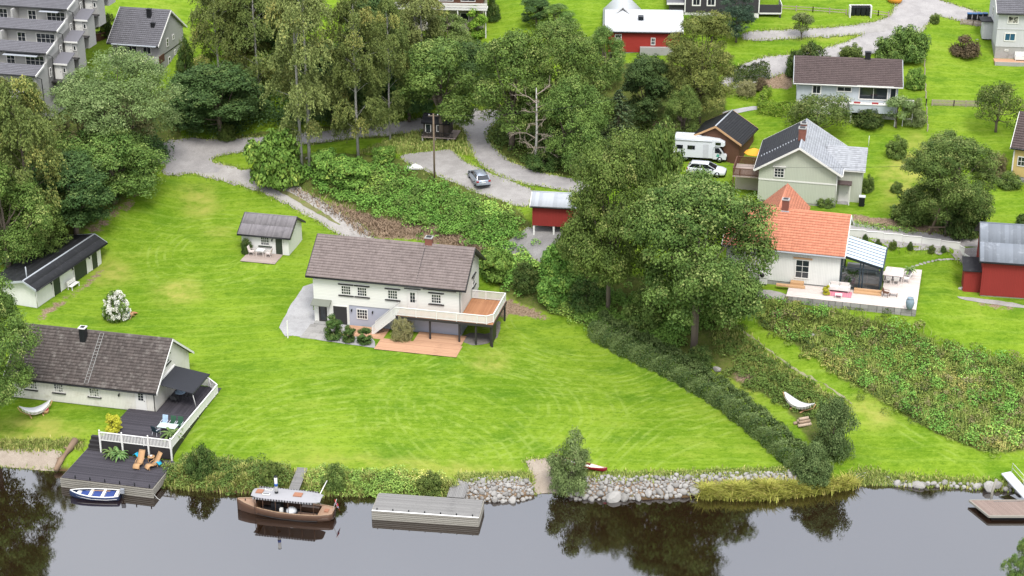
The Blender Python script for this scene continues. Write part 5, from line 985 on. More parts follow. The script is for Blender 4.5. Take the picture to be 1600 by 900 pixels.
MB().hexa([(2.87, -.85, 1.17), (2.87, .85, 1.17), (2.24, .85, 2.05), (2.24, -.85, 2.05), (2.9, -.85, 1.19), (2.9, .85, 1.19), (2.27, .85, 2.07), (2.27, -.85, 2.07)]).build('windscreen', CARGL, cv); BX('bumper', BLACK, cv, 3.05, 3.25, -.95, .95, .35, .6); BX('roof_vent', PALEMETAL, cv, -.6, .0, -.3, .3, 2.9, 3.0); BX('roof_vent', PALEMETAL, cv, -2.4, -1.9, -.3, .3, 2.9, 3.0); MB().tube([(-3.0, -hb_ - .05, 2.7), (1.4, -hb_ - .05, 2.7)], .06).build('awning_roll', PALEMETAL, cv)

# ------------------------------------------------------------------ garden furniture
WICK = mat('tan wicker', (.46, .27, .13), .8, .2, 9, bmp=.5); WICKD = mat('dark grey wicker', (.06, .06, .062), .8, .2, 9, bmp=.5); TURQ = mat('turquoise towel', (.02, .36, .55), .9, .1); CH_G = mat('dark green fabric', (.03, .09, .05), .9, .15); CH_B = mat('blue and white flowered cushion', (.35, .47, .60), .9, .5, 14); CH_D = mat('dark teal plastic', (.015, .035, .045), .5, .1); TABG = mat('pale green table top', (.50, .60, .55), .4, .04); PINKW = mat('pinkish white paint', (.72, .63, .58), .6, .05)
def chair(label, loc, rot, seatm, framem, group, w=.55, high=1.05):
    t = thing('garden_chair', label, 'chair', loc, rot, group)
    MB().box(-w / 2, w / 2, -.27, .25, .4, .47).build('seat', seatm, t); MB().hexa([(-w / 2, .22, .45), (w / 2, .22, .45), (w / 2, .3, .45), (-w / 2, .3, .45), (-w / 2, .4, high), (w / 2, .4, high), (w / 2, .46, high), (-w / 2, .46, high)]).build('backrest', seatm, t)
    for sx in (-1, 1):
        for a_, b_ in ((-.25, -.28), (.22, .3)): MB().bar((sx * (w / 2 - .02), a_, .4), (sx * (w / 2 + .01), b_, .0), .04).build('leg', framem, t)
        MB().bar((sx * (w / 2 + .02), -.26, .64), (sx * (w / 2 + .02), .34, .66), .05, .03).build('armrest', framem, t); MB().bar((sx * (w / 2 + .02), -.24, .45), (sx * (w / 2 + .02), -.24, .63), .03).build('arm_support', framem, t)
    return t
def loc_in(t, x, y, z):
    a_ = t.rotation_euler.z; return (t.location.x + x * math.cos(a_) - y * math.sin(a_), t.location.y + x * math.sin(a_) + y * math.cos(a_), t.location.z + z)
def table(name, label, loc, rot, lx_, ly_, hh, topm, legm, rnd=False, group=None):
    t = thing(name, label, 'table', loc, rot, group)
    if rnd: MB().lathe([(lx_ / 2, hh - .05), (lx_ / 2, hh - .01), (lx_ / 2 - .02, hh)], 18).build('table_top', topm, t)
    else: MB().box(-lx_ / 2, lx_ / 2, -ly_ / 2, ly_ / 2, hh - .04, hh).build('table_top', topm, t)
    k = .36 if rnd else .44
    for sx in (-1, 1):
        for sy in (-1, 1): MB().bar((sx * lx_ * k, sy * ly_ * k, hh - .04), (sx * lx_ * k, sy * ly_ * k, 0), .05).build('leg', legm, t)
    return t
TZ = .3
x_, y_ = LP(COT, 262, 665, TZ + .72); table('dining_table', 'pale green garden table on the black cottage terrace', loc_in(COT, x_, y_, TZ), -13, 1.9, .95, .72, TABG, PALEMETAL)
chair('chair with blue and white flowered cushion at the pale green table', loc_in(COT, x_ - .75, y_ + .85, TZ), -13, CH_B, PALEMETAL, 'terrace chairs', high=1.15)
chair('left of the two dark green chairs at the pale green table', loc_in(COT, x_ + .1, y_ + .85, TZ), -13, CH_G, PALEMETAL, 'terrace chairs', high=1.15); chair('right of the two dark green chairs at the pale green table', loc_in(COT, x_ + .85, y_ + .85, TZ), -13, CH_G, PALEMETAL, 'terrace chairs', high=1.15)
chair('dark teal chair turned away at the left end of the pale green table', loc_in(COT, x_ - .9, y_ - .75, TZ), 150, CH_D, PALEMETAL, 'terrace chairs', high=1.1)
table('round_wicker_table', 'round grey wicker table in the shade of the awning', loc_in(COT, 16.4, 3.2, TZ), -13, 1.1, 1.1, .72, CH_B, WICKD, True)
for i, (dx, dy, ro, lb) in enumerate(((-.2, -1.0, 170, 'dark wicker chair at the near side of the round awning table'), (.95, .0, -100, 'dark wicker chair on the lawn side of the round awning table'), (-.1, 1.0, 0, 'dark wicker chair at the far side of the round awning table'))): chair(lb, loc_in(COT, 16.4 + dx, 3.2 + dy, TZ), -13 + ro, WICKD, WICKD, 'wicker chairs under the awning', .62, .9)
def lounger(label, u, v, rot):
    x_, y_ = LP(COT, u, v, -.55); t = thing('wicker_lounger', label, 'lounger', loc_in(COT, x_, y_, -.9), rot, 'wicker loungers on the black dock')
    prof = [(-.95, .12), (-.8, .34), (-.6, .4), (-.3, .28), (-.1, .26), (.1, .32), (.3, .52), (.6, .95), (.8, 1.22)]
    def strip(pr, nm): loft([[(-.32, y - .0, z), (.32, y, z), (.32, y + .02, z + .05), (-.32, y + .02, z + .05)] for y, z in pr]).build(nm, WICK, t)
    strip(prof[:5], 'seat'); strip([(y + .005, z) for y, z in prof[4:]], 'backrest')
    for sx in (-1, 1):
        for y, zt in ((-.75, .33), (.15, .35)): MB().bar((sx * .28, y, 0), (sx * .28, y, zt), .05).build('leg', WICK, t)
        MB().tube([(sx * .34, -.3, .35), (sx * .34, -.1, .5), (sx * .34, .2, .55), (sx * .34, .4, .6)], .03).build('armrest', WICK, t)
    return t
lounger('upright tan wicker lounger, the left one on the black dock', 218, 722, -13); lounger('tan wicker lounger turned aside, the right one on the black dock', 241, 724, -45)
x_, y_ = LP(COT, 235, 716, -.5); t = table('wicker_side_table', 'round tan wicker side table between the two loungers', loc_in(COT, x_, y_ + .2, -.9), 0, .7, .7, .5, WICK, WICK, True); MB().lathe([(.1, .5), (.14, .6), (.05, .62)], 10).build('bowl', WHITE, t)
for u, v, lb in ((213, 709, 'turquoise towel over the left lounger arm'), (247, 722, 'turquoise towel over the right lounger arm')):
    x_, y_ = LP(COT, u, v, -.4); m = MB(); ys = np.linspace(-.3, .3, 7)
    loft([[(-.22, y, .42 - 1.1 * abs(y) ** 1.2 - .0), (.22, y, .42 - 1.1 * abs(y) ** 1.2), (.22, y + .01, .46 - 1.1 * abs(y) ** 1.2), (-.22, y + .01, .46 - 1.1 * abs(y) ** 1.2)] for y in ys], m); o = m.build('towel', TURQ); o.location = loc_in(COT, x_, y_, -.75); o.rotation_euler = (0, 0, R(60)); tag(o, lb, 'towel', 'turquoise towels')
# shed furniture
table('shed_table', 'white table laid with a cloth on the shed deck', loc_in(SHED, 2.6, -.9, .12), -13, .9, .8, .74, WHITE, PINKW)
chair('pinkish white chair left of the shed table', loc_in(SHED, 1.5, -.9, .12), 77, PINKW, PINKW, 'shed chairs'); chair('pinkish white chair right of the shed table', loc_in(SHED, 3.6, -1.0, .12), -103, PINKW, PINKW, 'shed chairs')
# garage bench
bn = thing('white_bench', 'white slatted bench against the long garage wall', 'bench', loc_in(bpy.data.objects['long_garage'], 6.2, -.75, 0), 70)
for i in range(3): BX('seat_slat', WHITE, bn, -.8, .8, -.25 + i * .17, -.1 + i * .17, .42, .46)
for i in range(3): BX('back_slat', WHITE, bn, -.8, .8, .3 + i * .02, .34 + i * .02, .55 + i * .15, .66 + i * .15)
for x in (-.7, .7): MB().box(x - .04, x + .04, -.25, -.17, -.3, .42).box(x - .04, x + .04, .25, .33, -.3, 1.0).build('leg', WHITE, bn)
# orange-house deck furniture
RUG = mat('pink rug', (.62, .22, .27), .95, .15, 8, stripe=('x', .25, .4)); JAR = mat('grey blue glaze', (.22, .29, .33), .5, .15, 3)
def onDeck(u, v, hz=0): x_, y_ = LP(ORG, u, v, hz); return loc_in(ORG, x_, y_, 0.0)
o = BX('rug', RUG, None, -1.3, 1.3, -.75, .75, 0, .015); o.location = onDeck(1311, 459); o.rotation_euler = (0, 0, R(-15)); tag(o, 'pink woven rug under the white deck sofa', 'rug')
sf = thing('deck_sofa', 'white two-seat sofa on the pink rug', 'sofa', Vector(onDeck(1311, 455)) + Vector((0, 0, .016)), -15)
BX('seat', WHITE, sf, -1.0, 1.0, -.35, .35, .2, .42); BX('backrest', WHITE, sf, -1.0, 1.0, .36, .5, .2, .85); BX('armrest', WHITE, sf, -1.12, -1.01, -.35, .5, .2, .62); BX('armrest', WHITE, sf, 1.01, 1.12, -.35, .5, .2, .62)
for x in (-.98, .02): BX('cushion', WHITE, sf, x, x + .95, -.33, .2, .421, .56); BX('back_cushion', PINKW, sf, x + .05, x + .9, .2, .355, .565, .9)
for x in (-1.0, .94):
    for y in (-.3, .4): BX('leg', WHITE, sf, x, x + .06, y, y + .06, 0, .2)
table('coffee_table', 'tiny white table in front of the deck sofa', Vector(onDeck(1310, 465)) , -15, .7, .5, .4, WHITE, WHITE)
tb = onDeck(1395, 438); table('outdoor_dining_table', 'pale dining table surrounded by white chairs on the bleached deck', tb, -15, 2.1, 1.0, .74, PINKW, PINKW)
for k, (dx, dy, ro, lb) in enumerate(((-.65, .8, 0, 'back left white chair at the deck dining table'), (.05, .85, 0, 'back middle white chair at the deck dining table'), (.75, .8, 0, 'back right white chair at the deck dining table'), (-1.4, 0, 90, 'white chair at the left end of the deck dining table'), (1.4, 0, -90, 'white chair at the right end of the deck dining table'), (-.4, -.8, 180, 'front left white chair at the deck dining table'), (.4, -.8, 180, 'front right white chair at the deck dining table'))):
    a_ = R(-15); chair(lb, (tb[0] + dx * math.cos(a_) - dy * math.sin(a_), tb[1] + dx * math.sin(a_) + dy * math.cos(a_), tb[2]), -15 + ro, WHITE, PINKW, 'deck dining chairs', .5, .9)
jr = MB().lathe([(.2, 0), (.36, .25), (.45, .7), (.4, 1.05), (.28, 1.2), (.33, 1.28), (.28, 1.28), (.22, 1.15)], 18).build('tall_jar', JAR); jr.location = onDeck(1421, 483); tag(jr, 'large grey-blue jar at the front corner of the bleached deck', 'jar')
table('low_stool_table', 'small pinkish low table near the right side of the bleached deck', onDeck(1396, 462), -15, .8, .5, .45, PINKW, BROWN)
chair('reddish folding chair beside the low table on the bleached deck', onDeck(1384, 463), 60, BROWN, BROWN, 'folding deck chairs', .45, .85)
# hammocks with fringe
def hammock(label, ua, va, ub, vb, ga):
    a = np.array(W(ua, va, ga + 1.1)); b = np.array(W(ub, vb, ga + 1.3)); c = (a + b) / 2; d_ = b - a; Lh = np.hypot(d_[0], d_[1]); t = thing('hammock', label, 'hammock', (c[0], c[1], float(ground(c[0], c[1]))), math.degrees(math.atan2(d_[1], d_[0])), 'white fringed hammocks')
    rings = []; n = 13
    for i in range(n):
        s_ = -1 + 2 * i / (n - 1); wd = .06 + .5 * (1 - abs(s_) ** 3); z = .45 + .75 * s_ * s_; rings.append([(s_ * Lh / 2, -wd, z + .12), (s_ * Lh / 2, -wd * .5, z + .02), (s_ * Lh / 2, 0, z), (s_ * Lh / 2, wd * .5, z + .02), (s_ * Lh / 2, wd, z + .12), (s_ * Lh / 2, wd, z + .14), (s_ * Lh / 2, 0, z + .025), (s_ * Lh / 2, -wd, z + .14)])
    loft(rings).build('sling', mat('white canvas', (.74, .73, .70), .9, .05) if 'white canvas' not in bpy.data.materials else bpy.data.materials['white canvas'], t)
    f_ = MB()
    for i in range(22):
        s_ = -.85 + 1.7 * i / 21; wd = .06 + .5 * (1 - abs(s_) ** 3); z = .57 + .75 * s_ * s_
        for sg in (-1, 1): f_.box(s_ * Lh / 2 - .03, s_ * Lh / 2 + .03, sg * wd - .006, sg * wd + .006, z - .25, z)
    f_.build('fringe', WHITE, t, kind='stuff')
    MB().tube([(-Lh / 2 - .15, 0, 1.25), (-Lh / 2 + .1, 0, .7), (-Lh / 4, 0, .2), (0, 0, .06), (Lh / 4, 0, .2), (Lh / 2 - .1, 0, .7), (Lh / 2 + .15, 0, 1.25)], .05).build('arc_stand', WOODN, t)
    for x in (-.6, .6): BX('foot', WOODN, t, x - .05, x + .05, -.6, .6, 0, .08)
hammock('white fringed hammock in front of the cream cottage', 30, 637, 79, 624, 1.7); hammock('white fringed hammock on the grass beside the dark hedge', 1225, 621, 1272, 636, 2.2)
p = G(72, 645); bk_ = thing('basket', 'woven basket with a red cushion beside the cottage hammock', 'basket', p); MB().lathe([(.26, 0), (.33, .35), (.3, .36)], 14).build('wicker_body', WICK, bk_); MB().lathe([(.27, .36), (.3, .44), (.2, .52), (.05, .54)], 12).build('cushion', mat('red cushion', (.35, .03, .05), .9, .1), bk_)
p = G(204, 496); rc = thing('reclining_chair', 'reclining garden chair with blue cushion beside the white hydrangea', 'chair', p, 150)
MB().box(-.3, .3, -.3, .3, .35, .42).build('seat', WOODN, rc); MB().hexa([(-.3, .25, .4), (.3, .25, .4), (.3, .33, .4), (-.3, .33, .4), (-.3, .62, 1.2), (.3, .62, 1.2), (.3, .7, 1.2), (-.3, .7, 1.2)]).build('backrest', CH_B, rc); MB().hexa([(-.28, -.95, .2), (.28, -.95, .2), (.28, -.35, .4), (-.28, -.35, .4), (-.28, -.95, .26), (.28, -.95, .26), (.28, -.35, .46), (-.28, -.35, .46)]).build('footrest', mat('orange cushion', (.55, .22, .12), .9, .1), rc)
for sx in (-1, 1): MB().bar((sx * .3, -.5, 0), (sx * .3, .4, .6), .04).bar((sx * .3, .5, 0), (sx * .3, -.3, .55), .04).build('leg', WOODN, rc); MB().bar((sx * .33, -.3, .6), (sx * .33, .4, .65), .06, .03).build('armrest', WOODN, rc)
p = G(1257, 666); lg = thing('log_pile', 'small pile of split logs beside the round shrub and hammock', 'logs', p, 20)
for i, (x, y, z, l_) in enumerate(((0, 0, .15, 1.4), (.1, .32, .15, 1.2), (-.1, .64, .15, 1.5), (.05, .16, .42, 1.2), (0, .5, .42, 1.1), (.05, .33, .68, 1.0))): MB().tube([(x - l_ / 2, y, z), (x + l_ / 2, y, z)], .16, 9).build('log', orand_mat('split log', (.20, .12, .07), (.62, .50, .38), .9, 'o') if i == 0 else bpy.data.materials['split log'], lg)
# pots with plants are built with the greenery below
# ------------------------------------------------------------------ poles, lines, fences, bins
def pole(label, u, v, hgt, r_=.13, lean=(0, 0), m=None, name='utility_pole', cross=True):
    p = G(u, v); t = thing(name, label, 'pole', p); MB().tube([(0, 0, -.3), (lean[0] * .5, lean[1] * .5, hgt * .5), (lean[0], lean[1], hgt)], [r_, r_ * .9, r_ * .75], 8).build('post', m or TRUNK, t)
    if cross: MB().bar((lean[0] - .6, lean[1], hgt - .25), (lean[0] + .6, lean[1], hgt - .25), .09, .1).build('crossarm', TRUNK, t); [MB().lathe([(.04, 0), (.06, .06), (.03, .14)], 8, (lean[0] + s_, lean[1], hgt - .2)).build('insulator', PALEMETAL, t) for s_ in (-.5, .5)]
    return t
WP = mat('weathered pole', (.19, .14, .095), .9, .2, 3)
tp1 = pole('brown utility pole rising out of the bank thicket beside the parked estate car', 679, 282, 8.4, .13, m=WP)
pA = G(1483, 369); tA = thing('braced_pole', 'A-shaped braced wooden utility pole in front of the big garden tree', 'pole', pA); pB = W(1451, 366, pA[2]) - pA
MB().tube([(0, 0, -.3), (.25, .2, 4.2), (.5, .4, 8.6)], [.17, .15, .13], 9).build('post', WP, tA); MB().tube([(pB[0], pB[1], -.3), (.42, .35, 8.2)], [.16, .13], 9).build('brace', WP, tA); MB().bar((-.1, .4, 8.4), (1.1, .4, 8.4), .1, .1).build('crossarm', WP, tA); BX('tie', WP, tA, pB[0] - .2, .2, -.06, .06, 1.0, 1.15)
def line(label, a, b, sag, r_=.014): tag(MB().tube([tuple(np.array(a) + (np.array(b) - np.array(a)) * t - np.array([0, 0, sag * 4 * t * (1 - t)])) for t in np.linspace(0, 1, 14)], r_, 5).build('overhead_line', BLACK), label, 'cable')
topA = pA + np.array([.5, .4, 8.4]); top1 = np.array(tp1.location) + np.array([0, 0, 8.2])
line('overhead cable from the braced pole across the sage green gable', topA, W(1060, 255, 17.5), .5); line('overhead cable from the braced pole towards the yellow house', topA, W(1660, 300, 15), .4); line('overhead cable from the brown utility pole towards the play hut side of the road', top1, np.array(W(980, 150, 24)), .8)
pole('slim white garden lamp post behind the sage house wing', 1357, 228, 1.3, .04, m=WHITE, name='lamp_post', cross=False)
def bins(name, label, cat, u, v, rot, n, m, lidm, group=None, w=.62, hgt=1.0, labels=None):
    p = G(u, v)
    for i in range(n):
        a_ = R(rot); t = thing(name, labels[i] if labels else label, cat, (p[0] + i * (w + .08) * math.cos(a_), p[1] + i * (w + .08) * math.sin(a_), float(ground(p[0] + i * w, p[1]))), rot, group)
        MB().hexa([(-w * .42, -.25, .05), (w * .42, -.25, .05), (w * .42, .25, .05), (-w * .42, .25, .05), (-w / 2, -.32, hgt), (w / 2, -.32, hgt), (w / 2, .32, hgt), (-w / 2, .32, hgt)]).build('bin_body', m, t); MB().box(-w / 2 - .02, w / 2 + .02, -.34, .36, hgt + .002, hgt + .08).build('lid', lidm, t)
        for s_ in (-1, 1): MB().tube([(s_ * w * .45 - .03, .28, .1), (s_ * w * .45 + .03, .28, .1)], .1, 10).build('wheel', TYRE, t)
BINB = mat('black plastic', (.012, .014, .016), .45, .1); BINL = mat('blue lid', (.02, .10, .25), .45, .1)
bins('wheelie_bin', '', 'bin', 1346, 322, -13, 1, BINB, PALEMETAL, None, .7, 1.15, ['black wheelie bin at the right corner of the sage green house'])
bins('wheelie_bin', '', 'bin', 1332, 24, 0, 4, BINB, BINB, 'bins in the white shelter', .62, 1.1, ['first bin from the left in the white bin shelter', 'second bin from the left in the white bin shelter', 'third bin from the left in the white bin shelter', 'fourth bin from the left in the white bin shelter'])
p = G(1329, 25); sh = thing('bin_shelter', 'white framed open shelter round four black bins by the top road', 'shelter', (p[0], p[1] - .1, p[2]), 0); BX('side', WHITE, sh, -.25, -.1, -.5, .5, -.3, 1.5); BX('side', WHITE, sh, 2.6, 2.75, -.5, .5, -.3, 1.5); BX('back', CHAR, sh, -.1, 2.6, .46, .52, -.3, 1.4); BX('top_rail', WHITE, sh, -.1, 2.6, .4, .53, 1.4, 1.5)
bins('recycling_bin', '', 'bin', 1514, 33, -8, 4, BINB, BINL, 'blue lidded bins', .62, 1.05, ['blue-lidded bin farthest left behind the wall by the corner house', 'second blue-lidded bin from the left behind the low wall', 'third blue-lidded bin from the left behind the low wall', 'blue-lidded bin nearest the light grey corner house'])
def fence_run(name, label, cat, pts, hgt, style, m, group=None):
    P = [np.array(G(u, v)) for u, v in pts]; t = thing(name, label, cat, P[0], 0, group)
    for a, b in zip(P[:-1], P[1:]):
        a = a - P[0]; b = b - P[0]; Lf = np.linalg.norm(b - a)
        if style == 'solid':
            n = max(1, round(Lf / 1.8))
            for i in range(n):
                q0, q1 = a + (b - a) * i / n, a + (b - a) * ((i + .985) / n); mid = (q0 + q1) / 2
                MB().bar((*q0[:2], mid[2] + hgt / 2 - .1), (*q1[:2], mid[2] + hgt / 2 - .1), .07, hgt).build('panel', m, t); MB().bar((*q0[:2], mid[2] + hgt - .07), (*q1[:2], mid[2] + hgt - .07), .16, .06).build('coping', m, t)
        else:
            n = max(1, round(Lf / (2.4 if style == 'rail' else 2.0)))
            for i in range(n + 1): q = a + (b - a) * i / n; BX('post', m, t, q[0] - .06, q[0] + .06, q[1] - .06, q[1] + .06, q[2] - .3, q[2] + hgt)
            for hh in ((.35, .8) if style != 'wire' else (.4, .75)): MB().bar((a[0], a[1], a[2] + hh * hgt), (b[0], b[1], b[2] + hh * hgt), .035 if style != 'wire' else .012, .09 if style != 'wire' else .012).build('rail', m, t)
            if style == 'picket':
                k = MB(); n = int(Lf / .16)
                for i in range(n): q = a + (b - a) * (i + .5) / n; k.box(q[0] - .045, q[0] + .045, q[1] - .05, q[1] - .03, q[2] + .05, q[2] + hgt + .05)
                k.build('pickets', m, t, kind='stuff')
    return t
fence_run('garden_wall', 'white panelled garden wall along the lane beside the conservatory lawn', 'wall', [(1326, 368), (1380, 374), (1440, 381), (1500, 390), (1506, 402), (1523, 422)], .85, 'solid', WHITE)
fence_run('picket_fence', 'grey picket fence across the lawn above the garden tree', 'fence', [(1456, 165), (1490, 166), (1528, 167)], .8, 'picket', PL_SHED)
fence_run('wire_fence', 'thin wire fence between the bungalow garden and the wide lawn', 'fence', [(1444, 90), (1445, 130), (1447, 165), (1449, 205)], .9, 'wire', PL_SHED)
fence_run('rail_fence', 'weathered rail fence beside the bin shelter at the top', 'fence', [(1218, 16), (1270, 19), (1322, 23)], .8, 'rail', PL_SHED); fence_run('rail_fence', 'short rail fence between the bin shelter and the top road', 'fence', [(1352, 22), (1372, 25), (1388, 27)], .8, 'rail', PL_SHED)
fence_run('low_wall', 'low grey slatted wall in front of the blue-lidded bins', 'wall', [(1501, 38), (1520, 40), (1537, 42)], .75, 'picket', PL_SHED)
fence_run('slope_fence', 'dark fence stepping down the slope beside the terraced flats', 'fence', [(75, 168), (95, 145)], 1.0, 'solid', BROWN); fence_run('slope_fence', 'dark fence between the terraced flats and the grey detached house', 'fence', [(133, 78), (150, 66), (170, 58)], 1.0, 'solid', BROWN)
p = G(1177, 262); pr = thing('parasol', 'yellow parasol behind the balcony of the sage house', 'parasol', p); MB().tube([(0, 0, 0), (0, 0, 2.4)], .03).build('pole', WHITE, pr); MB().lathe([(1.25, 1.9), (1.2, 1.95), (.6, 2.25), (.05, 2.5)], 8).build('canopy', mat('yellow canvas', (.75, .36, .03), .8, .05), pr); MB().lathe([(.25, 0), (.25, .08), (.05, .1)], 10).build('base', CONC, pr)
p = G(1398, 3); og = MB().lathe([(.9, 0), (1.1, .5), (.9, 1.1), (.4, 1.4), (.05, 1.45)], 14).build('orange_dome', mat('orange plastic', (.75, .33, .04), .6, .1)); og.location = p; tag(og, 'rounded orange play dome on the grass beside the top road', 'play dome')
p = G(650, 262); o = MB().lathe([(.1, 0), (.12, .05), (.1, .1)], 8)
tarp = MB(); loft([[(-1.1 + .2 * j, -.7, .0), (-1.1 + .2 * j, .7, .0), (-1.1 + .2 * j, .35, .45 - .04 * abs(j - 5) * 2), (-1.1 + .2 * j, -.35, .5 - .04 * abs(j - 5) * 2)] for j in range(11)], tarp); o = tarp.build('covered_heap', WHITE); o.location = p; tag(o, 'heap under a white sheet at the edge of the parking gravel', 'heap')
# ------------------------------------------------------------------ stones
ROCKS = []
for k in range(5):
    bm = bmesh.new(); bmesh.ops.create_icosphere(bm, subdivisions=2 if k < 4 else 1, radius=.5); r2 = random.Random(k)
    pts_ = [(Vector((r2.gauss(0, 1), r2.gauss(0, 1), r2.gauss(0, 1))).normalized(), r2.uniform(.30, .46)) for _ in range(9)]
    for v_ in bm.verts:
        for n_, d0 in pts_:
            e_ = v_.co.dot(n_) - d0
            if e_ > 0: v_.co -= n_ * e_ * .85
        v_.co *= r2.uniform(.95, 1.05)
    me = bpy.data.meshes.new('stone'); bm.to_mesh(me); bm.free(); me.materials.append(STONE); ROCKS.append(me)
def rockfield(name, label, poly, n, smin, smax, big_low=True, cat='stone bank'):
    us = [p[0] for p in poly]; vs_ = [p[1] for p in poly]; t = thing(name, label, cat, G(sum(us) / len(us), sum(vs_) / len(vs_))); placed = []; tries = 0
    while len(placed) < n and tries < n * 60:
        tries += 1; u, v = random.uniform(min(us), max(us)), random.uniform(min(vs_), max(vs_))
        if not inpoly(np.array([u]), np.array([v]), poly)[0]: continue
        f_ = (v - min(vs_)) / (max(vs_) - min(vs_)); s_ = random.uniform(smin, smax) * ((.6 + .7 * f_) if big_low else 1); s_ *= random.choice([1, 1, .7, 1.25]); p = G(u, v)
        if any((p[0] - q[0]) ** 2 + (p[1] - q[1]) ** 2 < ((s_ + q[2]) * .36) ** 2 for q in placed): continue
        placed.append((p[0], p[1], s_)); o = new_obj('stone', random.choice(ROCKS[:4]), t); o.location = Vector(p) - t.location + Vector((0, 0, s_ * .18)); o.scale = (s_ * random.uniform(.9, 1.35), s_ * random.uniform(.8, 1.1), s_ * random.uniform(.7, 1)); o.rotation_euler = (random.uniform(-.4, .4), random.uniform(-.4, .4), random.uniform(0, 6.28))
    return t
rockfield('stone_embankment', 'piled grey stone bank between the grey dock and the sandy ramp', [(716, 750), (770, 746), (825, 748), (834, 762), (830, 780), (800, 786), (750, 784), (718, 782)], 200, .28, .72)
rockfield('stone_embankment', 'long stone bank along the water right of the sandy ramp', [(888, 748), (930, 744), (1000, 746), (1090, 742), (1092, 764), (1085, 775), (1000, 780), (900, 784), (885, 770)], 298, .3, .85)
rockfield('stone_border', 'pale stones along the bank top behind the yellow reeds', [(1092, 741), (1180, 738), (1250, 736), (1285, 742), (1280, 752), (1180, 750), (1095, 752)], 110, .3, .6)
rockfield('shore_stones', 'scattered flat stones along the right shore by the lawn', [(1395, 752), (1440, 753), (1500, 756), (1590, 760), (1600, 770), (1560, 768), (1500, 764), (1430, 762), (1400, 760)], 70, .4, 1.0)
for u, v, s_, lb in ((1434, 760, 1.2, 'flat boulder in the shallows of the right shore'), (1508, 440, 1.0, 'pale boulder beside the red barn annex'), (1503, 452, .7, 'small pale stone at the foot of the barn annex'), (1270, 524, .7, 'grey stone in the grass above the side path'), (1120, 578, .9, 'pale stone at the top of the dark hedge'), (480, 248, .5, 'small stone under the white birch trunks')):
    p = G(u, v); o = new_obj('boulder', random.choice(ROCKS[:4])); o.location = Vector(p) + Vector((0, 0, s_ * .12)); o.scale = (s_ * 1.2, s_ * .9, s_ * .6); o.rotation_euler = (0, 0, random.uniform(0, 6)); tag(o, lb, 'stone')
ss = thing('stepping_stones', 'curving row of pale stepping stones across the conservatory lawn', 'path', G(1435, 415))
for i in range(14):
    t_ = i / 13; u, v = 1427 + 78 * t_, 417 - 11 * t_ - 5 * math.sin(math.pi * t_); p = G(u, v); o = new_obj('stone', ROCKS[i % 4], ss); o.location = Vector(p) - ss.location + Vector((0, 0, .02)); o.scale = (.6, .42, .16); o.rotation_euler = (0, 0, random.uniform(0, 6))
a = G(118, 692); b = G(88, 742); lg = thing('fallen_log', 'thick fallen tree trunk lying along the left side of the black dock', 'log', a); dvec = b - a + np.array([0, 0, .15]); MB().tube([(0, 0, .3), tuple(dvec * .35 + np.array([.15, 0, .45])), tuple(dvec * .7 + np.array([-.1, 0, .4])), tuple(dvec + np.array([0, 0, .25]))], [.34, .32, .3, .24], 10).build('stem', mat('driftwood', (.25, .17, .11), .95, .3, 4, bmp=.6), lg)
for k in range(4): q = dvec * (.1 + .25 * k); MB().tube([tuple(q + np.array([0, 0, .45])), tuple(q + np.array([random.uniform(-.8, .8), random.uniform(-.6, .3), random.uniform(.2, .7)]))], [.13, .04], 6).build('branch_stub', bpy.data.materials['driftwood'], lg)
# ------------------------------------------------------------------ greenery
def unit(v): return v / np.maximum(np.linalg.norm(v, axis=-1, keepdims=True), 1e-9)
def leaf_mesh(name, pos, nrm, size, t1, t2, mt, aspect=.62, axis=None):
    n = len(pos); nrm = unit(nrm)
    a = rng.normal(size=(n, 3)) if axis is None else axis + rng.normal(0, .25, (n, 3))
    a = unit(a - nrm * (a * nrm).sum(1, keepdims=True)); b = np.cross(nrm, a); s = size[:, None]
    V = np.stack([pos - a * s * .5, pos + b * s * aspect * .5 + a * s * .08, pos + a * s * .5 - nrm * s * .12, pos - b * s * aspect * .5 + a * s * .08], 1).reshape(-1, 3)
    me = np_mesh(name, V, np.arange(n * 4).reshape(-1, 4), mt)
    add_attr(me, 'tint', np.repeat(np.clip(t1, 0, 1), 1), 'FACE'); add_attr(me, 'tint2', np.clip(t2, 0, 1), 'FACE'); return me
def sph(n, zmin=-1.0):
    z = rng.uniform(zmin, 1, n); a = rng.uniform(0, 2 * np.pi, n); r = np.sqrt(1 - z * z); return np.stack([r * np.cos(a), r * np.sin(a), z], 1)
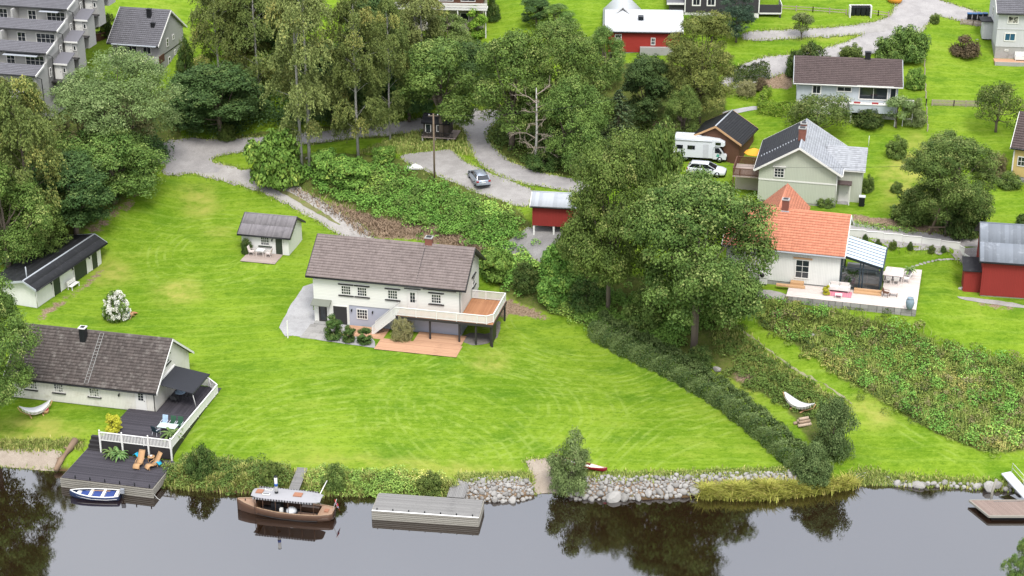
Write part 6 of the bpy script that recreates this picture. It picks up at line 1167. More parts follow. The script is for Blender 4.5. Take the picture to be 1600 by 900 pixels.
LM = {
 'maple': leafmat('maple leaves', (.03, .062, .013), (.12, .17, .04), (.21, .235, .075), gain=1.55),
 'lime': leafmat('lime leaves', (.035, .068, .014), (.122, .185, .04), (.205, .235, .07), gain=1.65),
 'green': leafmat('broad leaves', (.036, .07, .016), (.125, .175, .04), (.17, .205, .055)),
 'dark': leafmat('dark leaves', (.022, .05, .016), (.065, .11, .032), (.10, .14, .042), gain=1.7),
 'birch': leafmat('birch leaves', (.075, .105, .028), (.19, .215, .07), (.30, .27, .08), gain=1.75),
 'birchd': leafmat('darker birch leaves', (.055, .085, .022), (.15, .18, .05), (.26, .25, .07), gain=1.65),  # darker leaf colour for part of the birches
 'willow': leafmat('willow leaves', (.06, .092, .028), (.155, .2, .07), (.21, .24, .10), gain=1.55),
 'olive': leafmat('dull olive leaves', (.10, .10, .04), (.22, .20, .09), (.28, .25, .13)),
 'pine': leafmat('pine needles', (.025, .05, .022), (.075, .11, .045), (.12, .14, .06), gain=1.6),
 'larch': leafmat('larch needles', (.05, .07, .018), (.15, .165, .04), (.22, .21, .06)),
 'spruce': leafmat('spruce needles', (.02, .042, .026), (.06, .095, .055), (.09, .12, .08), gain=1.4),
 'bright': leafmat('bright bank leaves', (.055, .13, .022), (.16, .27, .05), (.26, .34, .07)),
 'slope': leafmat('slope leaves', (.06, .105, .02), (.18, .235, .05), (.31, .275, .085), gain=2.0),
 'hedge': leafmat('hedge leaves', (.038, .068, .02), (.135, .18, .06), (.17, .21, .075), gain=1.2),
 'yellow': leafmat('yellow leaves', (.35, .36, .03), (.62, .55, .06), gain=1), 'thuja': leafmat('thuja foliage', (.075, .145, .015), (.19, .29, .035), (.30, .34, .06), gain=1.4),
 'shrubd': leafmat('dark shrub leaves', (.025, .05, .012), (.075, .12, .03), (.12, .14, .04), gain=1.4), 'palm': leafmat('palm fronds', (.05, .10, .03), (.15, .22, .07)),
 'white': leafmat('white blossoms', (.70, .68, .56), (.82, .80, .74), gain=1, rough=.8), 'reed': leafmat('yellow green reeds', (.2, .23, .04), (.40, .41, .09), (.48, .42, .13), trans=.35, gain=1.5), 'grass': leafmat('rough grass', (.10, .15, .03), (.24, .27, .07), (.36, .32, .12), gain=1.6),
 'red': leafmat('brown purple leaves', (.06, .045, .028), (.15, .11, .06), gain=1.2),
}
def clumpy(C, Rc, per, size, flat=.75, zmin=-.5, nup=.45, nrand=.6, out=None, inner=.35):
    """leaves on the outer shells of clumps C with radii Rc"""
    m = len(C); k = np.repeat(np.arange(m), per); d = sph(len(k), zmin); rr = Rc[k] * (inner + (1 - inner) * rng.random(len(k)) ** .4) * rng.uniform(.85, 1.15, len(k))
    pos = C[k] + d * rr[:, None] * np.array([1, 1, flat]); nr = d + np.array([0, 0, nup]) + rng.normal(0, nrand, (len(k), 3))
    if out is not None: nr += .35 * out[k]
    ct = rng.random(m); ct2 = rng.random(m)
    return pos, nr, size * rng.uniform(.65, 1.3, len(k)), .68 * ct[k] + .32 * rng.random(len(k)), np.clip(.75 * ct2[k] + .3 * rng.random(len(k)), 0, 1)
def cat(parts): return [np.concatenate(x) for x in zip(*parts)]
def broad(seed, H, Rr, z0, mt, nl=16, nc=16, per=36, size=.3, aspect=.65, top=.5, bushy=False, trunk_r=.28, bark=None, stems=1, cr=.17, lobe=.42):
    global rng; old = rng; rng = np.random.default_rng(seed); r3 = random.Random(seed)
    zc = z0 + (H - z0) * top; hz = (H - z0) * .5
    ld = sph(nl, -.75 if not bushy else -.55); g = np.arange(nl); ld[:, 0] = np.sqrt(1 - ld[:, 2] ** 2) * np.cos(g * 2.4 + rng.normal(0, .25, nl)); ld[:, 1] = np.sqrt(1 - ld[:, 2] ** 2) * np.sin(g * 2.4 + rng.normal(0, .25, nl))
    lr = Rr * lobe * rng.uniform(.7, 1.15, nl)
    lc = ld * rng.uniform(.52, .72, nl)[:, None] * np.array([Rr, Rr, (H - zc) if True else hz]); lc[:, 2] = np.where(lc[:, 2] < 0, lc[:, 2] * 1.3 * (zc - z0) / max(H - zc, .1), lc[:, 2]); lc[:, 2] += zc
    if bushy:
        lo_ = ld[:, 2] < .1; lc[lo_, :2] = unit(ld[lo_, :2]) * Rr * .58
        a6 = np.arange(6) * 1.047 + .3; lc = np.vstack([lc, np.stack([np.cos(a6) * Rr * .5, np.sin(a6) * Rr * .5, np.full(6, .12 * H)], 1)]); ld = np.vstack([ld, np.stack([np.cos(a6), np.sin(a6), np.zeros(6)], 1)]); lr = np.r_[lr, np.full(6, Rr * .42)]; nl = nl + 6
    k = np.repeat(np.arange(nl), nc); d = unit(sph(len(k), -.75) + .45 * ld[k]); C = lc[k] + d * (lr[k] * rng.uniform(.7, 1.05, len(k)))[:, None] * np.array([1, 1, .85 if not bushy else .9])
    ok = C[:, 2] > (z0 * .8 if not bushy else -9); C = C[ok]; d = d[ok]
    if bushy: C[:, 2] = np.maximum(C[:, 2], .12 * rng.random(len(C)) * H + .05)
    P = clumpy(C, Rr * cr * rng.uniform(.7, 1.3, len(C)), per, size, .8, -.6, .35, .38, d)
    F_ = clumpy(lc, lr * .85, per * 5, size * 1.25, .85, -.8, .4, .7); P = cat([P, F_])
    if bushy: P = list(P); P[0][:, 2] = np.maximum(P[0][:, 2], .05)
    crown = leaf_mesh('crown', *P, LM[mt], aspect)
    t = MB(); th = (z0 + (H - z0) * .55) if not bushy else H * .5
    for s in range(stems):
        off = np.array([r3.uniform(-.5, .5), r3.uniform(-.3, .3)]) * (stems > 1) * trunk_r * 3
        path = [(off[0], off[1], -.4), (off[0] * 1.2 + r3.uniform(-.1, .1), off[1], th * .3), (off[0] * 1.6 + r3.uniform(-.25, .25), off[1] + r3.uniform(-.2, .2), th * .65), (off[0] * 2, off[1], th)]
        t.tube(path, [trunk_r * 1.25, trunk_r, trunk_r * .75, trunk_r * .35], 8)
        for i in range(0, nl, stems):
            q = lc[(i + s) % nl]; a = r3.uniform(.35, .85); zb = min(path[0][2] + (th) * a, max(q[2] - .3, z0 * .6 + .1)); b0 = np.array([off[0] * 1.6, off[1], zb]); mid = (b0 + q) / 2 + np.array([0, 0, -.08 * Rr])
            t.tube([tuple(b0), tuple(mid), tuple(q)], [trunk_r * .4, trunk_r * .26, trunk_r * .1], 5)
    tm_ = t.mesh('trunk', bark or TRUNK); rng = old
    return dict(H=H, W=2 * Rr, crown=crown, trunk=tm_)
def birch(seed, H, Rr, z0, mt, nl=26, ns=34, size=.2, bark=None, stems=1, leaves=15):
    global rng; old = rng; rng = np.random.default_rng(seed); r3 = random.Random(seed)
    t = np.sort(rng.random(nl)) ** .9; prof = np.clip(1.15 * np.sin(np.pi * (.12 + .84 * t)) ** .8, .12, 1) * rng.uniform(.7, 1.2, nl); a = np.arange(nl) * 2.4 + rng.normal(0, .3, nl)
    lc = np.stack([np.cos(a) * Rr * .66 * prof, np.sin(a) * Rr * .66 * prof, z0 + (H - z0) * t * .97], 1); lr = Rr * .34 * (.5 + .5 * prof) * rng.uniform(.75, 1.25, nl)
    k = np.repeat(np.arange(nl), ns); d = sph(len(k), -.4); S0 = lc[k] + d * (lr[k] * rng.uniform(.5, 1.05, len(k)))[:, None]
    Ls = rng.uniform(.35, 1.25, len(k)); kk = np.repeat(np.arange(len(k)), leaves); f = rng.random(len(kk)); dirxy = np.stack([np.cos(a[k]), np.sin(a[k])], 1)
    pos = S0[kk].copy(); pos[:, :2] += dirxy[kk] * (f * .35)[:, None] + rng.normal(0, .10, (len(kk), 2)); pos[:, 2] -= f ** 1.3 * Ls[kk]
    ok = pos[:, 2] > z0 * .55; pos = pos[ok]; kk = kk[ok]; n = len(pos); nr = np.concatenate([dirxy[kk] * .6, np.zeros((n, 1)) + .4], 1) + rng.normal(0, .6, (n, 3)); c1 = rng.random(len(k)); c2 = rng.random(nl)
    crown = leaf_mesh('crown', pos, nr, size * rng.uniform(.7, 1.3, n), .5 * c1[kk] + .5 * rng.random(n), .65 * c2[k][kk] + .4 * rng.random(n), LM[mt], .6, np.array([0, 0, 1.0]))
    m = MB()
    for s in range(stems):
        ox = (s - (stems - 1) / 2) * .8; path = [(ox, 0, -.4), (ox * 1.1 + r3.uniform(-.1, .1), 0, H * .3), (ox * 1.3, r3.uniform(-.2, .2), H * .6), (ox * 1.5, 0, H * .93)]; m.tube(path, [.2, .16, .11, .03], 8)
        for i in range(s, nl, stems): q = lc[i]; b0 = np.array([ox * 1.2, 0, max(q[2] - 1.6, z0 * .7)]); m.tube([tuple(b0), tuple((b0 + q) / 2 + np.array([0, 0, .25])), tuple(q)], [.035, .025, .01], 5)
    tm_ = m.mesh('trunk', bark or BIRCHB); rng = old; return dict(H=H, W=2 * Rr, crown=crown, trunk=tm_)
def conifer(seed, H, Rr, z0, mt, lev=26, nb=10, per=26, droop=.25, size=.42, ragged=.25):
    global rng; old = rng; rng = np.random.default_rng(seed)
    P, N, A = [], [], []; m = MB(); m.tube([(0, 0, -.4), (0, 0, H * .5), (0, 0, H * .97)], [.24, .15, .02], 8)
    for i in range(lev):
        t = i / (lev - 1); zb = z0 + (H - z0) * t ** .95 * .96; bl = Rr * (1 - t) ** .8 + .25
        for b in range(nb):
            a = b * 2 * np.pi / nb + i * 1.1 + rng.normal(0, .2); l = bl * rng.uniform(1 - ragged, 1.1); f = rng.random(per) ** .6; dirv = np.array([np.cos(a), np.sin(a), 0]); side = np.array([-np.sin(a), np.cos(a), 0])
            p = dirv * (f * l)[:, None] + side * (rng.normal(0, .16, per) * (1.2 - f) * l * .8)[:, None]; p[:, 2] = zb - droop * l * f ** 1.4 + rng.normal(0, .06, per) + .12 * f
            P.append(p); N.append(np.tile([0, 0, .9], (per, 1)) + dirv * .35 + rng.normal(0, .35, (per, 3))); A.append(np.tile(dirv, (per, 1)))
            if b % 2 == 0: m.tube([(0, 0, zb), tuple(dirv * l * .5 + np.array([0, 0, zb - droop * l * .4])), tuple(dirv * l * .9 + np.array([0, 0, zb - droop * l * .85]))], [.04, .025, .01], 4)
    P, N, A = map(np.concatenate, (P, N, A)); n = len(P)
    crown = leaf_mesh('crown', P, N, size * rng.uniform(.6, 1.25, n), rng.random(n), rng.random(n), LM[mt], .38, A); tm_ = m.mesh('trunk', TRUNK); rng = old
    return dict(H=H, W=2 * Rr, crown=crown, trunk=tm_)
PR = {
 'maple1': broad(11, 19, 7.2, 2.2, 'maple', 34, 27, 86, .225, .8, .46, trunk_r=.27, stems=2, cr=.125, lobe=.37), 'maple2': broad(12, 19, 7.2, 1.2, 'lime', 30, 25, 80, .225, .75, .48, trunk_r=.27, cr=.125, lobe=.38),
 'oak': broad(13, 14, 4.6, 1.4, 'green', 20, 18, 62, .24, .7, .5, trunk_r=.3, cr=.15), 'round': broad(14, 14, 5.5, .5, 'willow', 24, 20, 74, .20, .45, .5, trunk_r=.3, cr=.13), 'dark': broad(15, 13, 4.4, .1, 'dark', 20, 18, 70, .235, .7, .5, trunk_r=.28, cr=.15),
 'ash': broad(16, 14, 4.8, .7, 'lime', 22, 18, 62, .22, .6, .52, trunk_r=.3, cr=.14), 'olive': broad(17, 10, 3.4, .8, 'olive', 14, 14, 44, .24, .5, .5, trunk_r=.2, cr=.16), 'greenround': broad(18, 13, 6.0, .5, 'green', 24, 18, 62, .235, .7, .5, trunk_r=.3, cr=.135, stems=3),
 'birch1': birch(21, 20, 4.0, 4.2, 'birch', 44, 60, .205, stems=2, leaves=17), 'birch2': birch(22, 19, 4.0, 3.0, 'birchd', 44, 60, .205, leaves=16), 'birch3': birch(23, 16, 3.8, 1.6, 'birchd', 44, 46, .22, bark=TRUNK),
 'pine': conifer(31, 11, 3.0, 1.5, 'pine', 20, 9, 34, .05, .34, .45), 'larch': broad(32, 17, 4.6, .8, 'larch', 34, 18, 50, .28, .3, .42, trunk_r=.22, cr=.13, lobe=.40), 'spruce': broad(33, 13, 3.2, .5, 'spruce', 28, 16, 46, .24, .3, .42, trunk_r=.18, cr=.14, lobe=.42),
 'apple': broad(41, 5.5, 3.4, .45, 'maple', 13, 13, 36, .2, .5, .5, trunk_r=.16, cr=.17), 'small': broad(42, 5, 1.9, 1.0, 'willow', 10, 10, 34, .17, .6, .5, trunk_r=.09, cr=.2),
 'bush': broad(51, 2.4, 1.9, 0, 'green', 11, 11, 34, .17, .7, .35, True, .06, cr=.2), 'bushd': broad(52, 2.4, 1.9, 0, 'shrubd', 11, 11, 34, .15, .65, .35, True, .06, cr=.2), 'bushb': broad(53, 3.2, 2.3, 0, 'bright', 13, 12, 36, .24, .75, .38, True, .06, cr=.2), 'bushw': broad(54, 4, 2.0, 0, 'willow', 12, 12, 44, .17, .35, .42, True, .06, cr=.2), 'busho': broad(55, 2.2, 1.9, 0, 'olive', 10, 10, 34, .15, .5, .35, True, .06, cr=.2),
 'cone': broad(56, 2.6, .75, 0, 'shrubd', 10, 10, 34, .11, .6, .4, True, .05, cr=.26), 'thuja': broad(57, 4, 1.0, 0, 'thuja', 12, 12, 34, .16, .5, .42, True, .06, cr=.24), 'yell': broad(58, 1.6, .8, .2, 'yellow', 9, 9, 26, .12, .7, .5, True, .04, cr=.25), 'redb': broad(59, 2, 1.5, 0, 'red', 9, 9, 26, .15, .7, .4, True, .04, cr=.22), 'hedgeb': broad(60, 3.0, 2.0, 0, 'hedge', 13, 13, 44, .14, .6, .42, True, .05, cr=.2), 'greyshrub': broad(61, 3.6, 2.2, 0, 'hedge', 13, 13, 46, .15, .5, .42, True, .06, cr=.2),
}
def plant(name, label, ctg, proto, u, v, vtop, wpx, group=None, loc=None, hw=None):
    q = PR[proto]; p = np.array(G(u, v)) if loc is None else np.array(loc)
    if hw: hgt, w = hw
    else:
        s0 = PX(p); s1 = PX(p + np.array([0, 0, 5.0])); hgt = (v - vtop) / (s0[1] - s1[1]) * 5.0; w = wpx / PX(p + np.array([0, 0, hgt * .5]))[2]
    t = thing(name, label, ctg, p, random.uniform(0, 360), group); t.scale = (w / q['W'] * .97, w / q['W'] * .97, hgt / q['H'])
    new_obj('trunk' if ctg == 'tree' else 'stems', q['trunk'], t); new_obj('crown' if ctg == 'tree' else 'foliage', q['crown'], t); return t
T = 'tree'
TREES = [
 ('maple_tree', 'huge dark green maple with twin trunk beside the orange-roofed house', 'maple1', 1085, 547, 262, 238), ('maple_tree', 'tall yellowish maple just left of the huge twin-trunked one', 'maple2', 950, 486, 203, 182),
 ('birch_tree', 'tall pale birch with two white stems beside the driveway', 'birch1', 478, 268, -60, 122), ('birch_tree', 'drooping birch standing between the road and the bank thicket', 'birch2', 560, 248, -5, 105), ('birch_tree', 'birch with slim trunk at the roadside right of the drooping birch', 'birch2', 610, 222, 0, 75),
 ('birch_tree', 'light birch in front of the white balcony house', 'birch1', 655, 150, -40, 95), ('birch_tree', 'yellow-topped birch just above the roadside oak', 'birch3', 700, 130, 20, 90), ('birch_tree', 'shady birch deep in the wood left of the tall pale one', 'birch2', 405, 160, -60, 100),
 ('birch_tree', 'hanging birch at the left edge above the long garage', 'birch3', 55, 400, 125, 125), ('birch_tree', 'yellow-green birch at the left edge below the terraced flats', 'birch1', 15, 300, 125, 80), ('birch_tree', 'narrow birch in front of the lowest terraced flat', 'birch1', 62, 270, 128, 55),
 ('oak_tree', 'dark round oak spreading over the play hut', 'oak', 690, 222, 55, 125), ('willow_tree', 'broad rounded pale tree below the grey detached house', 'round', 190, 270, 68, 205), ('leafy_tree', 'olive-brown tree in front of the broad rounded pale tree', 'olive', 195, 255, 148, 95), ('leafy_tree', 'smaller olive tree left of the broad rounded pale tree', 'olive', 128, 260, 155, 75),
 ('leafy_tree', 'deep green tree leaning over the left end of the road', 'greenround', 180, 312, 195, 170), ('leafy_tree', 'dark tree above the far end of the long garage', 'dark', 120, 370, 235, 130), ('leafy_tree', 'dark tree at the left edge behind the long garage', 'ash', 15, 425, 250, 130), ('leafy_tree', 'dull green tree hanging over the left half of the garage roof', 'ash', 60, 408, 285, 110),
 ('leafy_tree', 'big tree in the left foreground covering the cottage roof end', 'maple2', -8, 672, 425, 165),
 ('leafy_tree', 'dark maple at the roadside left of the tall pale birch', 'dark', 345, 215, 95, 135), ('leafy_tree', 'shadowy tree just behind the roadside dark maple', 'dark', 305, 205, 110, 80), ('pine_tree', 'tall pine at the top behind the roadside dark maple', 'larch', 385, 120, -70, 120), ('birch_tree', 'birch right of the grey detached house', 'birch2', 345, 165, -45, 85), ('leafy_tree', 'deep shade tree between the two roadside birches', 'dark', 520, 195, 60, 110), ('leafy_tree', 'dark tree behind the drooping birch', 'dark', 590, 150, -25, 120), ('leafy_tree', 'dark tree between the drooping birch and the oak', 'dark', 640, 190, 70, 80), ('leafy_tree', 'dark tree at the very top left of the birches', 'dark', 440, 110, -40, 120),
 ('leafy_tree', 'big rounded light tree inside the road bend', 'ash', 800, 232, 45, 150), ('leafy_tree', 'broad yellowish tree right of the one inside the road bend', 'maple2', 880, 240, 30, 165), ('leafy_tree', 'deep green tree at the foot of the road bend', 'greenround', 898, 270, 120, 112), ('leafy_tree', 'yellowish tree left of the bright red barn', 'ash', 945, 140, 38, 65),
 ('leafy_tree', 'dark round tree in front of the bright red barn', 'dark', 1010, 195, 80, 90), ('larch_tree', 'tall golden green larch right of the bright red barn', 'larch', 1092, 192, -12, 125), ('pine_tree', 'grey-green pine between the road bend and the camper', 'pine', 965, 240, 140, 85), ('leafy_tree', 'small dense tree behind the camper van', 'greenround', 1065, 228, 133, 65), ('leafy_tree', 'bright conical tree above the yellowish maple', 'bush', 1032, 292, 194, 64), ('spruce_tree', 'blue-green spruce in front of the charcoal house', 'spruce', 1150, 66, -35, 60),
 ('birch_tree', 'small round tree on the grass left of the top road', 'small', 1252, 62, 18, 40), ('apple_tree', 'spreading apple tree in front of the bungalow', 'apple', 1275, 215, 150, 115), ('apple_tree', 'apple tree beside the yellow house', 'apple', 1556, 206, 130, 90), ('maple_tree', 'broad garden tree behind the braced utility pole', 'maple1', 1478, 368, 200, 150), ('leafy_tree', 'slim young tree in front of the white balcony house', 'thuja', 745, 60, -5, 30), ('leafy_tree', 'dark tree on the top meadow right of the white balcony house', 'dark', 838, 42, -8, 48), ('leafy_tree', 'lighter round tree below the dark one on the top meadow', 'ash', 872, 55, 5, 60),
 ('leafy_tree', 'tree crown rising from below at the bottom right corner', 'ash', 1582, 985, 886, 45), ('rowan_tree', 'loose garden tree at the corner of the bungalow balcony', 'small', 1400, 200, 148, 52), ('leafy_tree', 'dark tree in the shade behind the play hut oak', 'dark', 742, 160, 60, 80),
]
for nm, lb, pr_, u, v, vt, w in TREES: plant(nm, lb, T, pr_, u, v, vt, w)
B = 'bush'
BUSHES = [
 ('bright green bush at the driveway bend below the white birch stems', 'bushb', 437, 285, 203, 84), ('lime bush at the upper end of the bank thicket', 'bushb', 515, 272, 235, 60), ('lime bush above the parking heap', 'bushb', 545, 285, 245, 70), ('bush right of the white house gable', 'bushb', 775, 432, 388, 55), ('dark bush below the gravel yard', 'bushd', 822, 452, 410, 48),
 ('tallest clipped dark shrub before the white house door', 'cone', 521, 530, 485, 28), ('middle clipped dark shrub before the white house', 'cone', 545, 534, 504, 21), ('right clipped dark shrub before the white house', 'cone', 570, 537, 508, 24), ('round dull shrub beside the white deck stairs', 'busho', 628, 530, 497, 38),
 ('round clipped bush at the shed deck corner', 'bushd', 385, 396, 373, 17), ('willow shrub on the bank covering the red canoe', 'bushw', 890, 766, 670, 70), ('round grey-green shrub beside the log pile', 'greyshrub', 1300, 712, 620, 72), ('rounded end of the dark hedge at the water', 'hedgeb', 1270, 752, 695, 62), ('dark shrub on the bank right of the black dock', 'bushd', 314, 742, 697, 45),
 ('large roadside bush right of the top road', 'bush', 1420, 92, 42, 62), ('pale roadside bush above the bungalow ridge', 'bush', 1390, 95, 58, 50), ('small bush behind the bungalow roof', 'bush', 1330, 95, 70, 42), ('dark bush behind the bungalow left end', 'bushd', 1262, 108, 68, 60), ('dark bush at the bungalow left gable', 'bushd', 1240, 118, 80, 30), ('bright round bush right of the bungalow', 'bushb', 1430, 137, 107, 32), ('purple-brown bush on the wide lawn', 'redb', 1507, 86, 57, 50), ('small bush at the top road junction', 'bush', 1460, 36, 22, 16),
 ('bush at the foot of the broad garden tree', 'bush', 1425, 345, 300, 70), ('dark bush under the broad garden tree', 'bushd', 1500, 365, 300, 70), ('bush at the far left of the garden tree', 'bush', 1400, 245, 215, 35), ('pale bush at the yellow house corner', 'busho', 1553, 275, 240, 42), ('low green bush before the yellow house', 'bush', 1577, 292, 270, 40), ('dark round bush right of the white balcony house', 'bushd', 770, 32, -2, 26), ('purple garden bush left of the bungalow', 'redb', 1188, 140, 122, 25), ('pale flowering bush left of the purple garden bush', 'busho', 1165, 148, 126, 36), ('bush at the foot of the sage green wall', 'bush', 1290, 322, 306, 30), ('bush beside the sage house bin', 'bush', 1355, 300, 275, 22), ('rambling bush under the bungalow balcony', 'bushd', 1355, 195, 170, 55), ('pale bush below the glass screen', 'bushw', 1428, 195, 150, 42), ('thuja at the terraced flats porch', 'thuja', 142, 60, 15, 22), ('second thuja at the terraced flats porch', 'thuja', 158, 58, 20, 18), ('third darker thuja behind the terraced flats porch', 'bushd', 173, 58, 22, 24), ('dark bush at the lowest terraced porch', 'bushd', 78, 145, 100, 40), ('bush on the slope right of the grey detached house', 'bushd', 292, 135, 62, 34), ('lime bush below the red shed yard', 'bushb', 868, 425, 380, 45), ('yellowish bush left of the maple trunk', 'bushb', 870, 470, 432, 60), ('dark bush at the foot of the left maple', 'bushd', 915, 480, 440, 60), ('dark bush under the huge maple', 'bushd', 1095, 575, 540, 40), ('bush between the two maple trunks', 'bush', 1010, 505, 455, 70), ('bush at the road verge under the dark maple', 'bush', 355, 218, 195, 30), ('bush at the road verge left of the play hut', 'bushb', 600, 250, 228, 40), ('dark bush under the road bend trees', 'bushd', 850, 262, 232, 60), ('small bush beside the lower grey dock walkway', 'bush', 672, 768, 740, 40), ('dark shrub on the bank behind the launch stern', 'bush', 524, 760, 728, 42), ('weedy shrub left of the gangway on the bank', 'bush', 425, 756, 724, 36), ('dark bush beside the camper garage', 'bushd', 1030, 235, 195, 40), ('tiny shrub on the conservatory lawn, nearest the house', 'bushd', 1352, 378, 366, 10), ('tiny shrub on the conservatory lawn, second from the house', 'bushd', 1372, 386, 374, 13), ('tiny shrub on the conservatory lawn, third from the house', 'bush', 1395, 388, 376, 13), ('tiny shrub on the conservatory lawn, fourth from the house', 'bushd', 1422, 390, 378, 10), ('tiny shrub on the conservatory lawn, fifth from the house', 'bush', 1455, 394, 383, 12), ('tiny shrub on the conservatory lawn, farthest from the house', 'bushd', 1474, 394, 384, 10), ('dark bush right of the red barn ridge', 'bushd', 1598, 355, 335, 26), ('bush behind the sage house right corner', 'bush', 1400, 300, 285, 20),
]
for lb, pr_, u, v, vt, w in BUSHES: plant('bush' if pr_ not in ('thuja', 'cone') else 'clipped_shrub', lb, B, pr_, u, v, vt, w)
# hydrangea with white blossoms
hy = plant('hydrangea', 'hydrangea bush covered in white blossoms on the left lawn', B, 'bush', 183, 497, 458, 44); hs_ = hy.scale
C = unit(sph(120, -.05)) * np.array([1.8, 1.8, 2.35]) * rng.uniform(.85, 1.08, (120, 1)) + np.array([0, 0, .15]); P = clumpy(C, np.full(120, .27), 34, .15, .9, -.6, .4, .5); new_obj('blossoms', leaf_mesh('blossoms', *P, LM['white'], .8), hy)
# dead tree with bare pale branches
p = G(836, 262); dt = thing('dead_tree', 'bare dead tree with pale branches in front of the road bend trees', 'tree', p); m = MB(); r4 = random.Random(5)
def twig(a, d_, l, r_, n):
    b = a + d_ * l; mid = (a + b) / 2 + Vector((r4.uniform(-.1, .1), r4.uniform(-.1, .1), r4.uniform(0, .12))) * l; m.tube([a, mid, b], [r_, r_ * .75, r_ * .45], 5, False)
    if n > 0:
        for _ in range(4): q = a.lerp(b, r4.uniform(.35, 1)); twig(q, (d_ + Vector((r4.gauss(0, .6), r4.gauss(0, .6), r4.gauss(.1, .4)))).normalized(), l * r4.uniform(.4, .65), r_ * .5, n - 1)
MB().tube([(0, 0, -.3), (.2, 0, 4.5), (.1, .1, 10)], [.2, .15, .06], 7).build('trunk', BIRCHB, dt)
for k in range(15): twig(Vector((.15, 0, 1.5 + k * .55)), Vector((math.cos(k * 2.3), math.sin(k * 2.3) - .5, .45)).normalized(), r4.uniform(1.4, 2.8), .07, 2)
m.build('branches', mat('dead wood', (.34, .28, .22), .9, .2, 4), dt)
# pots and palms
POT = mat('white pot', (.65, .63, .60), .6, .05); POTG = mat('grey pot', (.28, .28, .27), .8, .1)
def palm_mesh(nf=22, L_=.8, up=.9, seed=3):
    r5 = np.random.default_rng(seed); m = MB()
    for i in range(nf):
        a = i * 2.4; e = r5.uniform(.3, 1.0) * up; pts = []; w = .10
        for k in range(6): t = k / 5; pts.append(np.array([math.cos(a) * L_ * t, math.sin(a) * L_ * t, e * t * 1.3 - t * t * .75]))
        side = np.array([-math.sin(a), math.cos(a), 0])
        for k in range(5):
            ww0, ww1 = w * math.sin(math.pi * (k / 5 * .85 + .12)), w * math.sin(math.pi * ((k + 1) / 5 * .85 + .12)); m.add([pts[k] - side * ww0 + [0, 0, -.03], pts[k] + side * 0, pts[k + 1] + side * 0, pts[k + 1] - side * ww1 + [0, 0, -.03]], [(0, 1, 2, 3)]); m.add([pts[k], pts[k] + side * ww0 + [0, 0, -.03], pts[k + 1] + side * ww1 + [0, 0, -.03], pts[k + 1]], [(0, 1, 2, 3)])
    return m.mesh('fronds', LM['palm'])
PALM = palm_mesh(); add_attr(PALM, 'tint', np.random.default_rng(1).random(len(PALM.polygons)), 'FACE'); add_attr(PALM, 'tint2', np.zeros(len(PALM.polygons)), 'FACE')
def pot(par, r_=.2, hgt=.35, m=None): MB().lathe([(r_ * .7, 0), (r_, hgt), (r_ * .9, hgt), (r_ * .85, hgt - .04)], 12).build('pot', m or POT, par)
for u, v, sc, lb in ((176, 713, 1.3, 'left potted palm on the black dock below the railing'), (187, 716, 1.2, 'right potted palm on the black dock below the railing')):
    x_, y_ = LP(COT, u, v, -.9); t = thing('potted_palm', lb, 'potted plant', loc_in(COT, x_, y_, -.9), 0, 'potted palms'); pot(t); o = new_obj('fronds', PALM, t); o.location = (0, 0, .3); o.scale = (sc, sc, sc * 1.25); o.rotation_euler = (0, 0, random.random() * 6)
x_, y_ = LP(COT, 266, 683, .5); t = thing('potted_palm', 'large potted palm in the front corner of the cottage terrace', 'potted plant', loc_in(COT, x_, y_ + .3, .3), 0, 'potted palms'); pot(t, .25, .4); o = new_obj('fronds', PALM, t); o.location = (0, 0, .35); o.scale = (1.5, 1.5, 1.4)
x_, y_ = LP(COT, 175, 676, .3); t = plant('potted_bush', 'bright yellow bush in a white pot at the terrace railing', 'potted plant', 'yell', 0, 0, 0, 0, None, loc_in(COT, x_, y_ + .4, .3), (1.9, 1.6)); pot(t, .42, .3)
t = plant('potted_bush', 'yellow-green plant in a grey pot beside the deck sofa', 'potted plant', 'yell', 0, 0, 0, 0, None, onDeck(1291, 460), (1.1, .8)); pot(t, .4, .45, POTG)
t = thing('potted_palm', 'palm in a tall grey pot behind the deck dining set', 'potted plant', onDeck(1420, 432), 0, 'potted palms'); pot(t, .32, .8, POTG); o = new_obj('fronds', PALM, t); o.location = (0, 0, .75)
t = thing('potted_palm', 'potted palm inside the conservatory', 'potted plant', loc_in(ORG, 13.2, 2.2, .012), 0, 'potted palms'); pot(t, .25, .4); o = new_obj('fronds', PALM, t); o.location = (0, 0, .5); o.scale = (1.2, 1.2, 1.9)

